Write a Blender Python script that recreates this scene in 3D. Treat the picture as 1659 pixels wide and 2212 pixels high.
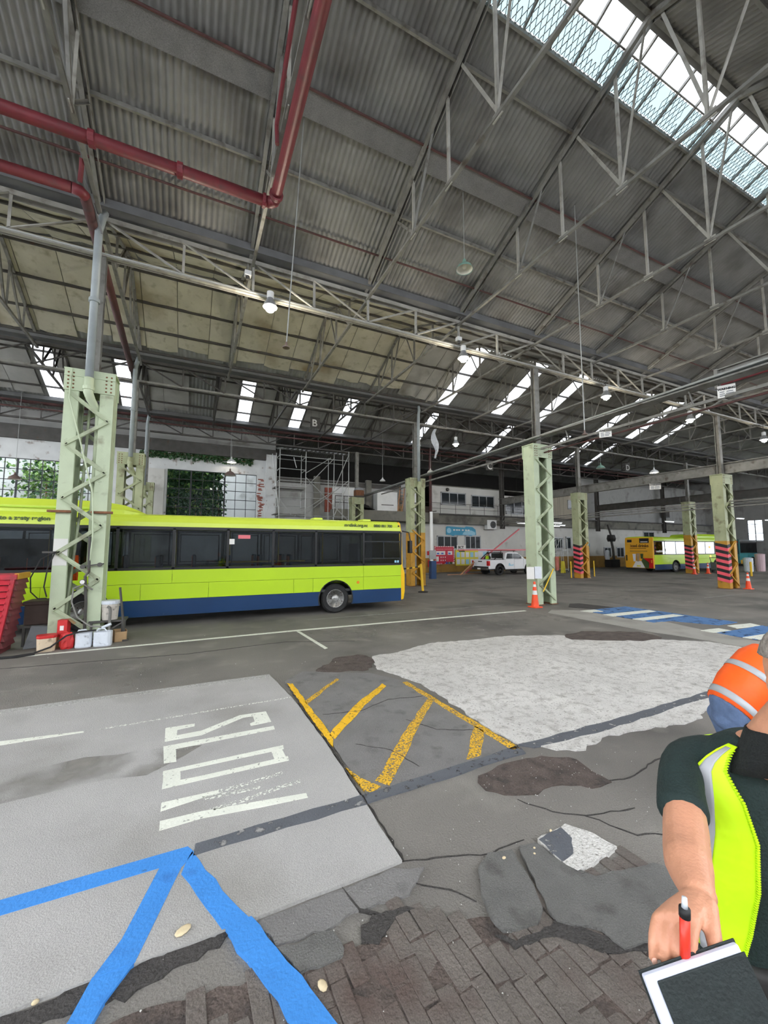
import bpy, bmesh, math, random
from mathutils import Vector, Matrix
random.seed(7)
for _o in list(bpy.data.objects):
    bpy.data.objects.remove(_o)
scene = bpy.context.scene
COL = scene.collection
R = math.radians

# ------------------------------------------------------------------ camera
cd = bpy.data.cameras.new('camera')
cam = bpy.data.objects.new('camera', cd)
COL.objects.link(cam)
cam.location = (0, 0, 2.15)
cam.rotation_euler = (R(95.058), 0, R(-25.508))
cd.sensor_fit = 'VERTICAL'
cd.sensor_height = 24
cd.sensor_width = 24
cd.lens = 870 / 2212 * 24
cd.clip_start = 0.02
cd.clip_end = 400
scene.camera = cam

# ------------------------------------------------------------------ light: bright overcast sky
world = bpy.data.worlds.new('overcast_sky')
scene.world = world
world.use_nodes = True
wn = world.node_tree.nodes
bg = wn['Background']
bg.inputs[0].default_value = (0.91, 0.95, 1.0, 1)
bg.inputs[1].default_value = 3.2
scene.view_settings.view_transform = 'Standard'
scene.view_settings.look = 'None'
scene.view_settings.gamma = 1
scene.view_settings.use_curve_mapping = False
scene.view_settings.exposure = 0.4

cy = scene.cycles
cy.max_bounces = 6; cy.diffuse_bounces = 3; cy.glossy_bounces = 2; cy.transmission_bounces = 3; cy.transparent_max_bounces = 10
cy.caustics_reflective = False; cy.caustics_refractive = False
cy.use_adaptive_sampling = True; cy.adaptive_threshold = 0.1; cy.adaptive_min_samples = 12
cy.sample_clamp_indirect = 4.0; cy.use_light_tree = False

# ------------------------------------------------------------------ materials
def c(r, g, b):
    f = lambda u: (u / 255 / 12.92) if u / 255 <= 0.04045 else ((u / 255 + 0.055) / 1.055) ** 2.4
    return (f(r), f(g), f(b))

MATS = {}
def pm(name, col, rough=0.6, metal=0.0, var=0.12, scale=2.5, stain=None, bump=0.0, bscale=40, wear=None, stain2=None, speck=0.0, sscale=140):
    """procedural surface: noise-varied colour, optional stains, bump, and wear (paint eaten away)"""
    m = bpy.data.materials.new(name)
    m.use_nodes = True
    nt = m.node_tree
    N, L = nt.nodes, nt.links
    p = N['Principled BSDF']
    p.inputs['Roughness'].default_value = rough
    p.inputs['Metallic'].default_value = metal
    g = N.new('ShaderNodeNewGeometry')
    def noise(s, det=3.0):
        n = N.new('ShaderNodeTexNoise')
        n.inputs['Scale'].default_value = s
        n.inputs['Detail'].default_value = det
        L.new(g.outputs['Position'], n.inputs['Vector'])
        return n
    def ramp(src, lo, hi):
        r = N.new('ShaderNodeMapRange')
        r.inputs['From Min'].default_value = lo
        r.inputs['From Max'].default_value = hi
        L.new(src, r.inputs['Value'])
        return r.outputs['Result']
    def mix(fac, a, b):
        x = N.new('ShaderNodeMix')
        x.data_type = 'RGBA'
        L.new(fac, x.inputs['Factor'])
        for s, v in ((x.inputs['A'], a), (x.inputs['B'], b)):
            if isinstance(v, tuple):
                s.default_value = (*v, 1)
            else:
                L.new(v, s)
        return x.outputs['Result']
    n1 = noise(scale)
    lo = tuple(max(0, v * (1 - var)) for v in col)
    hi = tuple(min(1, v * (1 + var)) for v in col)
    out = mix(ramp(n1.outputs['Fac'], 0.3, 0.7), lo, hi)
    for st in (stain, stain2):
        if st:
            sc, s_s, s_lo, s_hi = st
            out = mix(ramp(noise(s_s, 4).outputs['Fac'], s_lo, s_hi), out, sc)
    if speck:
        d = N.new('ShaderNodeMix'); d.data_type = 'RGBA'; d.blend_type = 'MULTIPLY'; d.inputs['Factor'].default_value = 1.0
        L.new(out, d.inputs['A'])
        L.new(mix(ramp(noise(sscale, 3).outputs['Fac'], 0.3, 0.7), (1 - speck,) * 3, (1 + speck * .6,) * 3), d.inputs['B'])
        out = d.outputs['Result']
    L.new(out, p.inputs['Base Color'])
    if bump:
        b = N.new('ShaderNodeBump')
        b.inputs['Strength'].default_value = bump
        b.inputs['Distance'].default_value = 0.02
        L.new(noise(bscale, 2).outputs['Fac'], b.inputs['Height'])
        L.new(b.outputs['Normal'], p.inputs['Normal'])
    if wear:
        w_s, w_lo, w_hi = wear
        a = ramp(noise(w_s, 4).outputs['Fac'], w_lo, w_hi)
        L.new(a, p.inputs['Alpha'])
    MATS[name] = m
    return m

def emis(name, col, strength):
    m = bpy.data.materials.new(name)
    m.use_nodes = True
    p = m.node_tree.nodes['Principled BSDF']
    p.inputs['Base Color'].default_value = (*col, 1)
    p.inputs['Emission Color'].default_value = (*col, 1)
    p.inputs['Emission Strength'].default_value = strength
    m.cycles.emission_sampling = 'NONE'      # the lamp's own point light does the lighting
    MATS[name] = m
    return m

def glass(name, tint, gloss=0.12, rough=0.02, ior=1.5):
    m = bpy.data.materials.new(name)
    m.use_nodes = True
    N, L = m.node_tree.nodes, m.node_tree.links
    N.remove(N['Principled BSDF'])
    t = N.new('ShaderNodeBsdfTransparent'); t.inputs[0].default_value = (*tint, 1)
    g = N.new('ShaderNodeBsdfGlossy'); g.inputs['Roughness'].default_value = rough
    g.inputs[0].default_value = (0.9, 0.95, 1, 1)
    lw = N.new('ShaderNodeFresnel'); lw.inputs[0].default_value = ior
    ad = N.new('ShaderNodeMath'); ad.operation = 'ADD'; ad.inputs[1].default_value = gloss
    L.new(lw.outputs[0], ad.inputs[0])
    mx = N.new('ShaderNodeMixShader')
    L.new(ad.outputs[0], mx.inputs[0]); L.new(t.outputs[0], mx.inputs[1]); L.new(g.outputs[0], mx.inputs[2])
    L.new(mx.outputs[0], N['Material Output'].inputs[0])
    MATS[name] = m
    return m

def sheet(name, col, through):
    """translucent roof sheet: lets daylight through"""
    m = bpy.data.materials.new(name)
    m.use_nodes = True
    N, L = m.node_tree.nodes, m.node_tree.links
    N.remove(N['Principled BSDF'])
    t = N.new('ShaderNodeBsdfTransparent'); t.inputs[0].default_value = (*col, 1)
    d = N.new('ShaderNodeBsdfTranslucent'); d.inputs[0].default_value = (*col, 1)
    mx = N.new('ShaderNodeMixShader'); mx.inputs[0].default_value = through
    L.new(d.outputs[0], mx.inputs[1]); L.new(t.outputs[0], mx.inputs[2])
    L.new(mx.outputs[0], N['Material Output'].inputs[0])
    MATS[name] = m
    return m

pm('roof_grey', c(130, 129, 126), 0.65, 0.0, 0.16, 1.3, stain=(c(90, 88, 84), 0.7, 0.5, 0.75))
pm('roof_far', c(140, 142, 140), 0.7, 0.0, 0.15, 0.9, stain=(c(98, 98, 94), 0.5, 0.5, 0.75))
pm('insulation', c(190, 186, 168), 0.8, 0, 0.1, 1.2, stain=(c(138, 122, 90), 0.45, 0.54, 0.74), stain2=(c(150, 144, 122), 3.5, 0.55, 0.8), bump=0.3, bscale=9)
pm('insulation_grey', c(172, 172, 168), 0.8, 0, 0.12, 1.2, stain=(c(116, 112, 102), 0.6, 0.5, 0.75), bump=0.3, bscale=9)
pm('steel_grey', c(128, 127, 122), 0.6, 0.1, 0.2, 3, stain=(c(86, 78, 70), 4, 0.55, 0.75))
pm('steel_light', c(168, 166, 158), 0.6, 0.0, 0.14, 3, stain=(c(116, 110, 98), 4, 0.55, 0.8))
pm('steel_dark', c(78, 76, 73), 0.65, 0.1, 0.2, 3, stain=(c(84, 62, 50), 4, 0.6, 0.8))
pm('steel_red', c(84, 50, 48), 0.65, 0.0, 0.2, 3, stain=(c(66, 54, 50), 4, 0.5, 0.75))
pm('gutter_grey', c(108, 109, 110), 0.7, 0.0, 0.15, 2)
pm('pipe_red', c(118, 44, 52), 0.5, 0, 0.15, 3, stain=(c(92, 56, 60), 5, 0.55, 0.8))
pm('pipe_grey', c(150, 158, 160), 0.45, 0, 0.1, 3)
pm('galvanised', c(176, 178, 176), 0.4, 0.4, 0.12, 4)
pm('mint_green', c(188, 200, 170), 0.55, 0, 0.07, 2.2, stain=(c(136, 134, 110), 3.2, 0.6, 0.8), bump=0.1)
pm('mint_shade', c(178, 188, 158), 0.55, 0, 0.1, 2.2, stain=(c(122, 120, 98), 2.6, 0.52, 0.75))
pm('olive_green', c(168, 174, 138), 0.55, 0, 0.12, 2.2, stain=(c(118, 114, 88), 3.2, 0.55, 0.75))
pm('mustard', c(196, 146, 44), 0.55, 0, 0.12, 3, stain=(c(120, 92, 46), 5, 0.6, 0.8))
pm('safety_yellow', c(240, 196, 40), 0.5, 0, 0.06)
pm('hazard_pink', c(238, 90, 104), 0.5, 0, 0.06)
pm('hazard_black', c(34, 33, 32), 0.6, 0, 0.15)
pm('rust', c(126, 84, 58), 0.8, 0.1, 0.25, 9)
pm('lime', c(186, 222, 42), 0.28, 0, 0.03, 0.8)
pm('lime_roof', c(206, 226, 74), 0.32, 0, 0.04, 0.8)
pm('navy', c(22, 58, 100), 0.32, 0, 0.08, 1.5, stain=(c(60, 84, 112), 7, 0.68, 0.8))
pm('bus_yellow', c(246, 196, 24), 0.3, 0, 0.03)
pm('bus_orange_yellow', c(238, 176, 40), 0.35, 0, 0.04)
pm('lettering_green', c(62, 84, 40), 0.5, 0, 0.05)
pm('lettering_brown', c(96, 58, 20), 0.5, 0, 0.05)
pm('black_rubber', c(34, 34, 35), 0.75, 0, 0.15, 12, bump=0.2, bscale=60)
pm('black_trim', c(18, 19, 21), 0.4, 0, 0.1)
pm('wheel_steel', c(172, 172, 170), 0.35, 0.5, 0.12, 14, stain=(c(84, 66, 56), 20, 0.55, 0.7))
pm('seat_blue', c(52, 62, 74), 0.8, 0, 0.15, 8)
pm('seat_orange', c(224, 96, 34), 0.6, 0, 0.1, 8)
pm('interior_grey', c(150, 152, 154), 0.7, 0, 0.08)
pm('interior_dark', c(64, 66, 68), 0.8, 0, 0.1)
pm('white_paint', c(226, 227, 226), 0.45, 0, 0.05, 2)
pm('car_white', c(240, 241, 243), 0.25, 0, 0.02, 2)
pm('off_white_wall', c(212, 211, 206), 0.85, 0, 0.07, 0.7, stain=(c(150, 146, 138), 0.9, 0.58, 0.8), bump=0.1, bscale=20)
pm('peeling_white', c(214, 216, 216), 0.85, 0, 0.08, 1.5, stain=(c(136, 120, 110), 2.2, 0.6, 0.72), bump=0.15, bscale=14)
pm('grey_wall', c(170, 170, 168), 0.85, 0, 0.1, 0.8, stain=(c(110, 106, 100), 0.8, 0.52, 0.75))
pm('beige_wall', c(176, 168, 152), 0.85, 0, 0.06, 0.8)
pm('wall_dado', c(168, 130, 66), 0.8, 0, 0.12, 1.2, stain=(c(110, 88, 56), 1.6, 0.52, 0.75))
pm('slab_grey', c(124, 122, 114), 0.85, 0, 0.14, 1, stain=(c(70, 68, 64), 1.2, 0.5, 0.75))
pm('brick_red', c(150, 84, 70), 0.9, 0, 0.2, 6)
pm('painted_void', c(40, 39, 38), 0.9, 0, 0.1)  # near-black that paints the shade of unlit spaces
pm('window_bar', c(52, 54, 58), 0.5, 0.2, 0.1)
pm('aluminium', c(160, 162, 164), 0.4, 0.4, 0.06)
pm('ivy', c(46, 84, 44), 0.6, 0, 0.35, 6)
pm('ivy_light', c(116, 150, 70), 0.6, 0, 0.3, 6)
pm('cone_orange', c(246, 84, 40), 0.5, 0, 0.06, 4)
pm('reflective_white', c(226, 226, 224), 0.35, 0, 0.05)
pm('cabinet_red', c(190, 44, 58), 0.45, 0, 0.08, 4, stain=(c(120, 46, 54), 3, 0.6, 0.8))
pm('cabinet_dark_red', c(124, 62, 66), 0.6, 0, 0.15, 4, stain=(c(90, 70, 66), 4, 0.52, 0.75))
pm('plastic_white', c(214, 220, 228), 0.45, 0, 0.06, 6, stain=(c(140, 144, 150), 9, 0.6, 0.75))
pm('plastic_dirty', c(206, 200, 190), 0.5, 0, 0.1, 6, stain=(c(110, 100, 92), 8, 0.55, 0.7))
pm('plastic_beige', c(216, 196, 168), 0.5, 0, 0.06, 6, stain=(c(150, 130, 108), 9, 0.58, 0.72))
pm('plastic_red', c(204, 46, 46), 0.5, 0, 0.08, 6)
pm('cardboard', c(176, 146, 108), 0.85, 0, 0.1, 5)
pm('brown_box', c(62, 48, 42), 0.7, 0, 0.15, 5)
pm('panel_grey', c(104, 108, 110), 0.6, 0, 0.1, 5)
pm('sign_white', c(234, 232, 228), 0.5, 0, 0.04, 5)
pm('sign_blue', c(66, 158, 196), 0.5, 0, 0.06, 3)
pm('sign_blue_pale', c(158, 210, 230), 0.5, 0, 0.05, 3)
pm('sign_red', c(206, 44, 70), 0.5, 0, 0.05, 3)
pm('sign_yellow', c(232, 218, 70), 0.5, 0, 0.05, 3)
pm('print_blue', c(70, 100, 190), 0.6, 0, 0.1, 10)
pm('print_grey', c(122, 126, 132), 0.6, 0, 0.1, 10)
pm('paper', c(222, 226, 234), 0.7, 0, 0.04, 8)
pm('ink_black', c(24, 24, 26), 0.6, 0, 0.05)
pm('tail_red', c(206, 30, 34), 0.25, 0, 0.05)
pm('amber', c(236, 140, 40), 0.3, 0, 0.05)
pm('teal_paint', c(70, 150, 156), 0.4, 0, 0.06)
pm('pink_bar', c(226, 116, 124), 0.5, 0, 0.06, 3)
pm('timber', c(188, 140, 104), 0.7, 0, 0.15, 4)
pm('bin_pink', c(206, 178, 184), 0.5, 0, 0.06)
pm('lamp_green', c(122, 158, 144), 0.4, 0, 0.06, 5)
pm('lamp_inside', c(222, 220, 208), 0.5, 0, 0.05, 5)
pm('lamp_brown', c(110, 92, 84), 0.5, 0, 0.1, 5)
pm('plastic_film', c(182, 186, 192), 0.3, 0, 0.15, 9)
pm('hi_vis_yellow', c(206, 250, 10), 0.6, 0, 0.06, 7, bump=0.25, bscale=14)
pm('hi_vis_orange', c(255, 96, 20), 0.6, 0, 0.06, 7, bump=0.25, bscale=14)
pm('reflective_grey', c(172, 174, 178), 0.45, 0.1, 0.06, 9)
pm('shirt_green_black', c(24, 42, 40), 0.85, 0, 0.18, 12, bump=0.3, bscale=120)
pm('fleece_black', c(22, 26, 26), 0.9, 0, 0.2, 14, bump=0.35, bscale=160)
pm('denim', c(92, 112, 146), 0.85, 0, 0.2, 14, bump=0.2, bscale=60)
pm('skin', c(204, 146, 116), 0.5, 0, 0.08, 14, bump=0.12, bscale=120)
pm('nail', c(222, 176, 156), 0.35, 0, 0.04, 14)
pm('hair_grey', c(146, 138, 130), 0.7, 0, 0.25, 60, bump=0.5, bscale=120)
pm('eye_white', c(228, 224, 218), 0.25, 0, 0.02)
pm('pen_red', c(222, 58, 40), 0.35, 0, 0.05)
pm('notebook_black', c(28, 36, 36), 0.7, 0, 0.18, 40, bump=0.2, bscale=160)
pm('page_white', c(216, 222, 240), 0.7, 0, 0.03)
# ground
pm('asphalt', c(124, 120, 114), 0.85, 0, 0.16, 0.35, stain=(c(92, 89, 85), 0.45, 0.5, 0.7), stain2=(c(150, 146, 138), 1.4, 0.56, 0.85), bump=0.45, bscale=60, speck=0.22)
pm('asphalt_patch', c(124, 122, 120), 0.85, 0, 0.1, 2.5, stain=(c(98, 96, 94), 4, 0.55, 0.75), bump=0.5, bscale=70, speck=0.2)
pm('asphalt_blob', c(106, 105, 102), 0.85, 0, 0.1, 5, stain=(c(84, 82, 79), 6, 0.55, 0.75), bump=0.5, bscale=90, speck=0.2)
pm('concrete_slab', c(174, 172, 169), 0.85, 0, 0.08, 0.9, stain=(c(142, 139, 133), 0.5, 0.48, 0.7), bump=0.35, bscale=110, speck=0.16, sscale=110)
pm('rough_concrete', c(210, 207, 202), 0.9, 0, 0.1, 1.2, stain=(c(172, 168, 162), 7, 0.5, 0.72), stain2=(c(140, 136, 130), 38, 0.57, 0.72), bump=0.9, bscale=44, speck=0.2)
pm('smooth_concrete', c(160, 157, 150), 0.85, 0, 0.08, 1.2, stain=(c(132, 129, 122), 1.5, 0.5, 0.75), bump=0.15)
pm('paver', c(108, 101, 95), 0.85, 0, 0.14, 5, stain=(c(92, 78, 72), 1.6, 0.48, 0.66), bump=0.6, bscale=50, speck=0.25)
pm('dirt', c(92, 81, 75), 0.95, 0, 0.22, 5, stain=(c(68, 61, 58), 7, 0.5, 0.7), bump=1.0, bscale=40, speck=0.3, sscale=90)
pm('tar', c(66, 63, 61), 0.9, 0, 0.2, 6, bump=0.9, bscale=60, speck=0.3, sscale=80)
pm('paint_white', c(226, 228, 216), 0.7, 0, 0.05, 4, wear=(30, 0.27, 0.38), bump=0.2)
pm('paint_white_worn', c(222, 224, 214), 0.7, 0, 0.05, 4, wear=(42, 0.45, 0.56), bump=0.2)
pm('paint_white_faint', c(206, 206, 200), 0.7, 0, 0.05, 4, wear=(40, 0.42, 0.7), bump=0.2)
pm('paint_yellow', c(236, 184, 34), 0.7, 0, 0.08, 4, wear=(34, 0.3, 0.42), bump=0.3)
pm('paint_yellow_worn', c(224, 176, 48), 0.7, 0, 0.08, 4, wear=(48, 0.38, 0.52), bump=0.3)
pm('paint_blue', c(62, 138, 216), 0.65, 0, 0.06, 3, stain=(c(50, 112, 186), 5, 0.6, 0.8), wear=(9, 0.22, 0.3), bump=0.3, bscale=50)
pm('paint_blue_dull', c(78, 122, 176), 0.7, 0, 0.08, 2, wear=(5, 0.32, 0.46))
pm('paint_dark', c(92, 95, 101), 0.75, 0, 0.08, 4, wear=(14, 0.3, 0.42), bump=0.3, bscale=70)
pm('grime', c(142, 138, 131), 0.85, 0, 0.1, 2, wear=(1.6, 0.38, 0.75), speck=0.2)
pm('dust', c(168, 165, 158), 0.9, 0, 0.1, 2, wear=(3.2, 0.5, 0.95), speck=0.25)
pm('net_band', c(118, 117, 115), 0.8, 0, 0.12, 3, speck=0.3, sscale=60)
pm('pebble', c(214, 196, 160), 0.7, 0, 0.15, 30)
pm('rubble', c(190, 188, 182), 0.85, 0, 0.2, 20)
glass('bus_glass', (0.5, 0.53, 0.55), 0.0)
glass('bus_glass_bright', (0.35, 0.4, 0.44), 0.34)
glass('office_glass', (0.2, 0.22, 0.24), 0.08)
glass('window_glass', (0.88, 0.91, 0.93), 0.0, ior=1.12)
glass('vehicle_glass', (0.14, 0.15, 0.16), 0.06)
sheet('skylight_sheet', (0.97, 0.98, 1.0), 0.7)
sheet('wired_glass', (0.47, 0.55, 0.57), 0.9)
emis('lamp_glow', (1.0, 0.92, 0.76), 90)
emis('tube_glow', (0.95, 0.97, 1.0), 3.5)
emis('marker_glow', (1.0, 0.42, 0.1), 1.6)

# ------------------------------------------------------------------ mesh helpers
class MB:
    def __init__(s, origin=(0, 0, 0)):
        s.v, s.f, s.o = [], [], Vector(origin)
    def add(s, vs, fs):
        n = len(s.v)
        s.v += [tuple(Vector(p) - s.o) for p in vs]
        s.f += [tuple(i + n for i in f) for f in fs]
        return s
    def box(s, x0, y0, z0, x1, y1, z1):
        vs = [(x, y, z) for z in (z0, z1) for y in (y0, y1) for x in (x0, x1)]
        return s.add(vs, [(0, 2, 3, 1), (4, 5, 7, 6), (0, 1, 5, 4), (2, 6, 7, 3), (0, 4, 6, 2), (1, 3, 7, 5)])
    def bar(s, p, q, w, h, up=(0, 0, 1)):
        p, q = Vector(p), Vector(q)
        d = (q - p).normalized()
        u = Vector(up)
        a = d.cross(u)
        if a.length < 1e-4:
            a = d.cross(Vector((1, 0, 0)))
        a.normalize()
        b = a.cross(d).normalized()
        vs = [e + a * (i * w / 2) + b * (j * h / 2) for e in (p, q) for j in (-1, 1) for i in (-1, 1)]
        return s.add(vs, [(0, 1, 3, 2), (4, 6, 7, 5), (0, 4, 5, 1), (2, 3, 7, 6), (0, 2, 6, 4), (1, 5, 7, 3)])
    def angle(s, p, q, leg=0.08, t=0.012, up=(0, 0, 1)):
        p, q = Vector(p), Vector(q)
        d = (q - p).normalized()
        a = d.cross(Vector(up))
        if a.length < 1e-4:
            a = d.cross(Vector((1, 0, 0)))
        a.normalize(); b = a.cross(d).normalized()
        s.bar(p + a * leg / 2, q + a * leg / 2, leg, t, up)
        s.bar(p + b * leg / 2, q + b * leg / 2, t, leg, up)
        return s
    def ibeam(s, p, q, h, w, t=0.02, up=(0, 0, 1)):
        p, q = Vector(p), Vector(q)
        d = (q - p).normalized()
        a = d.cross(Vector(up)).normalized()
        b = a.cross(d).normalized()
        s.bar(p, q, t, h - t, up)
        s.bar(p + b * (h / 2), q + b * (h / 2), w, t, up)
        s.bar(p - b * (h / 2), q - b * (h / 2), w, t, up)
        return s
    def tube(s, p, q, r, n=8, r2=None):
        p, q = Vector(p), Vector(q)
        d = (q - p).normalized()
        a = d.cross(Vector((0, 0, 1)))
        if a.length < 1e-4:
            a = Vector((1, 0, 0))
        a.normalize(); b = d.cross(a)
        r2 = r if r2 is None else r2
        vs = []
        for e, rr in ((p, r), (q, r2)):
            vs += [e + (a * math.cos(2 * math.pi * i / n) + b * math.sin(2 * math.pi * i / n)) * rr for i in range(n)]
        fs = [(i, (i + 1) % n, n + (i + 1) % n, n + i) for i in range(n)] + [tuple(range(n - 1, -1, -1)), tuple(range(n, 2 * n))]
        return s.add(vs, fs)
    def path(s, pts, r, n=8):
        pts = [Vector(p) for p in pts]
        rs = r if isinstance(r, (list, tuple)) else [r] * len(pts)
        ref = None
        vs, fs = [], []
        for i, p in enumerate(pts):
            t = (pts[min(i + 1, len(pts) - 1)] - pts[max(i - 1, 0)]).normalized()
            if ref is None:
                ref = t.cross(Vector((0, 0, 1)))
                if ref.length < 1e-3:
                    ref = Vector((1, 0, 0))
            a = (ref - t * ref.dot(t)).normalized()
            ref = a
            b = t.cross(a)
            vs += [p + (a * math.cos(2 * math.pi * k / n) + b * math.sin(2 * math.pi * k / n)) * rs[i] for k in range(n)]
        for i in range(len(pts) - 1):
            fs += [(i * n + k, i * n + (k + 1) % n, (i + 1) * n + (k + 1) % n, (i + 1) * n + k) for k in range(n)]
        m = len(pts) - 1
        fs += [tuple(range(n - 1, -1, -1)), tuple(m * n + k for k in range(n))]
        return s.add(vs, fs)
    def prism(s, poly, z0, z1):
        a = sum(poly[i][0] * poly[(i + 1) % len(poly)][1] - poly[(i + 1) % len(poly)][0] * poly[i][1] for i in range(len(poly)))
        if a < 0:
            poly = poly[::-1]
        n = len(poly)
        vs = [(x, y, z0) for x, y in poly] + [(x, y, z1) for x, y in poly]
        fs = [(i, (i + 1) % n, n + (i + 1) % n, n + i) for i in range(n)] + [tuple(range(n - 1, -1, -1)), tuple(range(n, 2 * n))]
        return s.add(vs, fs)
    def prism_xz(s, poly, y0, y1):
        n = len(poly)
        vs = [(x, y0, z) for x, z in poly] + [(x, y1, z) for x, z in poly]
        fs = [(i, (i + 1) % n, n + (i + 1) % n, n + i) for i in range(n)] + [tuple(range(n - 1, -1, -1)), tuple(range(n, 2 * n))]
        return s.add(vs, fs)
    def prism_yz(s, poly, x0, x1):
        n = len(poly)
        vs = [(x0, y, z) for y, z in poly] + [(x1, y, z) for y, z in poly]
        fs = [(i, (i + 1) % n, n + (i + 1) % n, n + i) for i in range(n)] + [tuple(range(n - 1, -1, -1)), tuple(range(n, 2 * n))]
        return s.add(vs, fs)
    def lathe(s, prof, ctr=(0, 0, 0), n=16, axis='z', caps=True):
        cx, cy, cz = ctr
        vs, fs = [], []
        for r, h in prof:
            for k in range(n):
                ca, sa = math.cos(2 * math.pi * k / n) * r, math.sin(2 * math.pi * k / n) * r
                vs.append((cx + ca, cy + sa, cz + h) if axis == 'z' else ((cx + ca, cy + h, cz + sa) if axis == 'y' else (cx + h, cy + ca, cz + sa)))
        for i in range(len(prof) - 1):
            fs += [(i * n + k, i * n + (k + 1) % n, (i + 1) * n + (k + 1) % n, (i + 1) * n + k) for k in range(n)]
        if caps:
            fs += [tuple(range(n - 1, -1, -1)), tuple((len(prof) - 1) * n + k for k in range(n))]
        return s.add(vs, fs)
    def build(s, name, mat, parent=None, smooth=False, bevel=0, label=None, kind=None):
        me = bpy.data.meshes.new(name)
        me.from_pydata(s.v, [], s.f)
        me.materials.append(MATS[mat])
        bm = bmesh.new(); bm.from_mesh(me)
        bmesh.ops.recalc_face_normals(bm, faces=bm.faces)
        bm.to_mesh(me); bm.free()
        if smooth:
            for p in me.polygons:
                p.use_smooth = True
        me.update()
        o = bpy.data.objects.new(name, me)
        COL.objects.link(o)
        o.parent = parent
        if bevel:
            b = o.modifiers.new('bevel', 'BEVEL'); b.width = bevel; b.segments = 2; b.limit_method = 'ANGLE'
        if label: o['label'] = label
        if kind: o['kind'] = kind
        return o

def thing(name, label, cat, loc=(0, 0, 0), rz=0, group=None):
    o = bpy.data.objects.new(name, None)
    COL.objects.link(o)
    o.empty_display_size = 0.2
    o.location = loc
    o.rotation_euler = (0, 0, rz)
    o['label'] = label
    o['category'] = cat
    if group: o['group'] = group
    return o

def tag(o, label, cat, group=None):
    o['label'] = label; o['category'] = cat
    if group: o['group'] = group
    return o

def struct(o, label=None):
    o['kind'] = 'structure'
    if label: o['label'] = label
    return o

def copy_tree(o, parent=None):
    n = o.copy(); COL.objects.link(n)
    if parent is not None: n.parent = parent
    for ch in list(o.children):
        copy_tree(ch, n)
    return n

def share(o, parent, loc=(0, 0, 0), rot=(0, 0, 0), scale=(1, 1, 1)):
    n = o.copy(); COL.objects.link(n); n.parent = parent
    n.location = loc; n.rotation_euler = rot; n.scale = scale
    return n

def text(body, size, mat, parent, loc, rot, extrude=0.004, name='lettering', align='LEFT', bold=0.0, sx=1.0):
    cu = bpy.data.curves.new(name, 'FONT')
    cu.body = body; cu.size = size; cu.extrude = extrude; cu.align_x = align
    cu.offset = bold
    tmp = bpy.data.objects.new(name + '_tmp', cu)
    COL.objects.link(tmp)
    bpy.context.view_layer.update()
    me = bpy.data.meshes.new_from_object(tmp.evaluated_get(bpy.context.evaluated_depsgraph_get()))
    bpy.data.objects.remove(tmp)
    me.materials.clear(); me.materials.append(MATS[mat])
    o = bpy.data.objects.new(name, me)
    COL.objects.link(o)
    o.parent = parent; o.location = loc; o.rotation_euler = rot; o.scale = (sx, 1, 1)
    return o

def jitter(poly, step=0.12, amp=0.02):
    out = []
    n = len(poly)
    for i in range(n):
        a, b = Vector((*poly[i], 0)), Vector((*poly[(i + 1) % n], 0))
        k = max(1, int((b - a).length / step))
        d = (b - a).normalized() if (b - a).length else Vector((1, 0, 0))
        nrm = Vector((-d.y, d.x, 0))
        for j in range(k):
            p = a.lerp(b, j / k) + nrm * random.uniform(-amp, amp)
            out.append((p.x, p.y))
    return out

# ================================================================== FLOOR
floor = struct(MB().box(-30, -14, -0.2, 80, 50, 0).build('floor', 'asphalt'), 'worn dark asphalt depot floor')
def flat(name, poly, z0, z1, mat, label=None, jit=None, kind=None):
    if jit: poly = jitter(poly, *jit)
    return MB().prism(poly, z0, z1).build(name, mat, floor, label=label, kind=kind)
flat('concrete_slab', [(-9, 7.12), (1.27, 7.17), (1.38, 5.97), (1.42, 4.4), (1.40, 3.37), (1.385, 2.615), (0.4, 2.60), (-9, 2.61)], -0.1, 0.02, 'concrete_slab', 'smooth light grey concrete slab with SLOW lettering', (0.16, 0.006))
flat('asphalt_patch', [(1.44, 6.72), (1.82, 7.1), (2.83, 6.53), (3.18, 5.91), (3.24, 3.4), (1.46, 3.36), (1.47, 4.43)], -0.1, 0.012, 'asphalt_patch', 'grey asphalt patch crossed by yellow lines', (0.12, 0.015))
flat('rough_concrete', [(3.3, 7.47), (3.07, 6.69), (3.36, 5.71), (3.32, 4.64), (3.28, 3.57), (3.6, 3.28), (3.76, 3.13), (4.41, 3.23), (4.82, 3.19), (5.71, 3.04), (7.13, 3.3), (9.6, 3.5), (10.8, 4.5), (10.75, 5.3), (9.95, 5.95), (8.64, 6.43), (8.3, 7.23), (7.05, 7.72), (5.75, 7.81), (4.95, 7.94), (3.8, 7.52)], -0.1, 0.016, 'rough_concrete', 'pale rough broken concrete patch', (0.1, 0.035))
flat('smooth_concrete_strip', [(11.4, 10.35), (12.1, 9.8), (12.0, 7.9), (12.5, 7.2), (11.9, 5.2), (11.8, 3.4), (10.95, 3.4), (10.85, 5.72), (10.7, 6.6), (10.73, 9.9)], -0.1, 0.008, 'smooth_concrete', None, (0.3, 0.02))
flat('dusty_patch', [(16.2, 12.2), (18.2, 12.1), (19.1, 11.2), (18.8, 8.7), (17.7, 8.5), (17.2, 9.7), (16.3, 10.9)], -0.1, 0.004, 'dust', None, (0.25, 0.12))
flat('dusty_patch', [(-6.5, 8.0), (-2.5, 8.1), (-2.0, 8.32), (-0.92, 8.78), (-0.61, 8.47), (-0.8, 7.75), (-0.63, 7.32), (-1.46, 7.22), (-6.5, 7.3)], -0.1, 0.004, 'dust', None, (0.15, 0.08))
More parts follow.
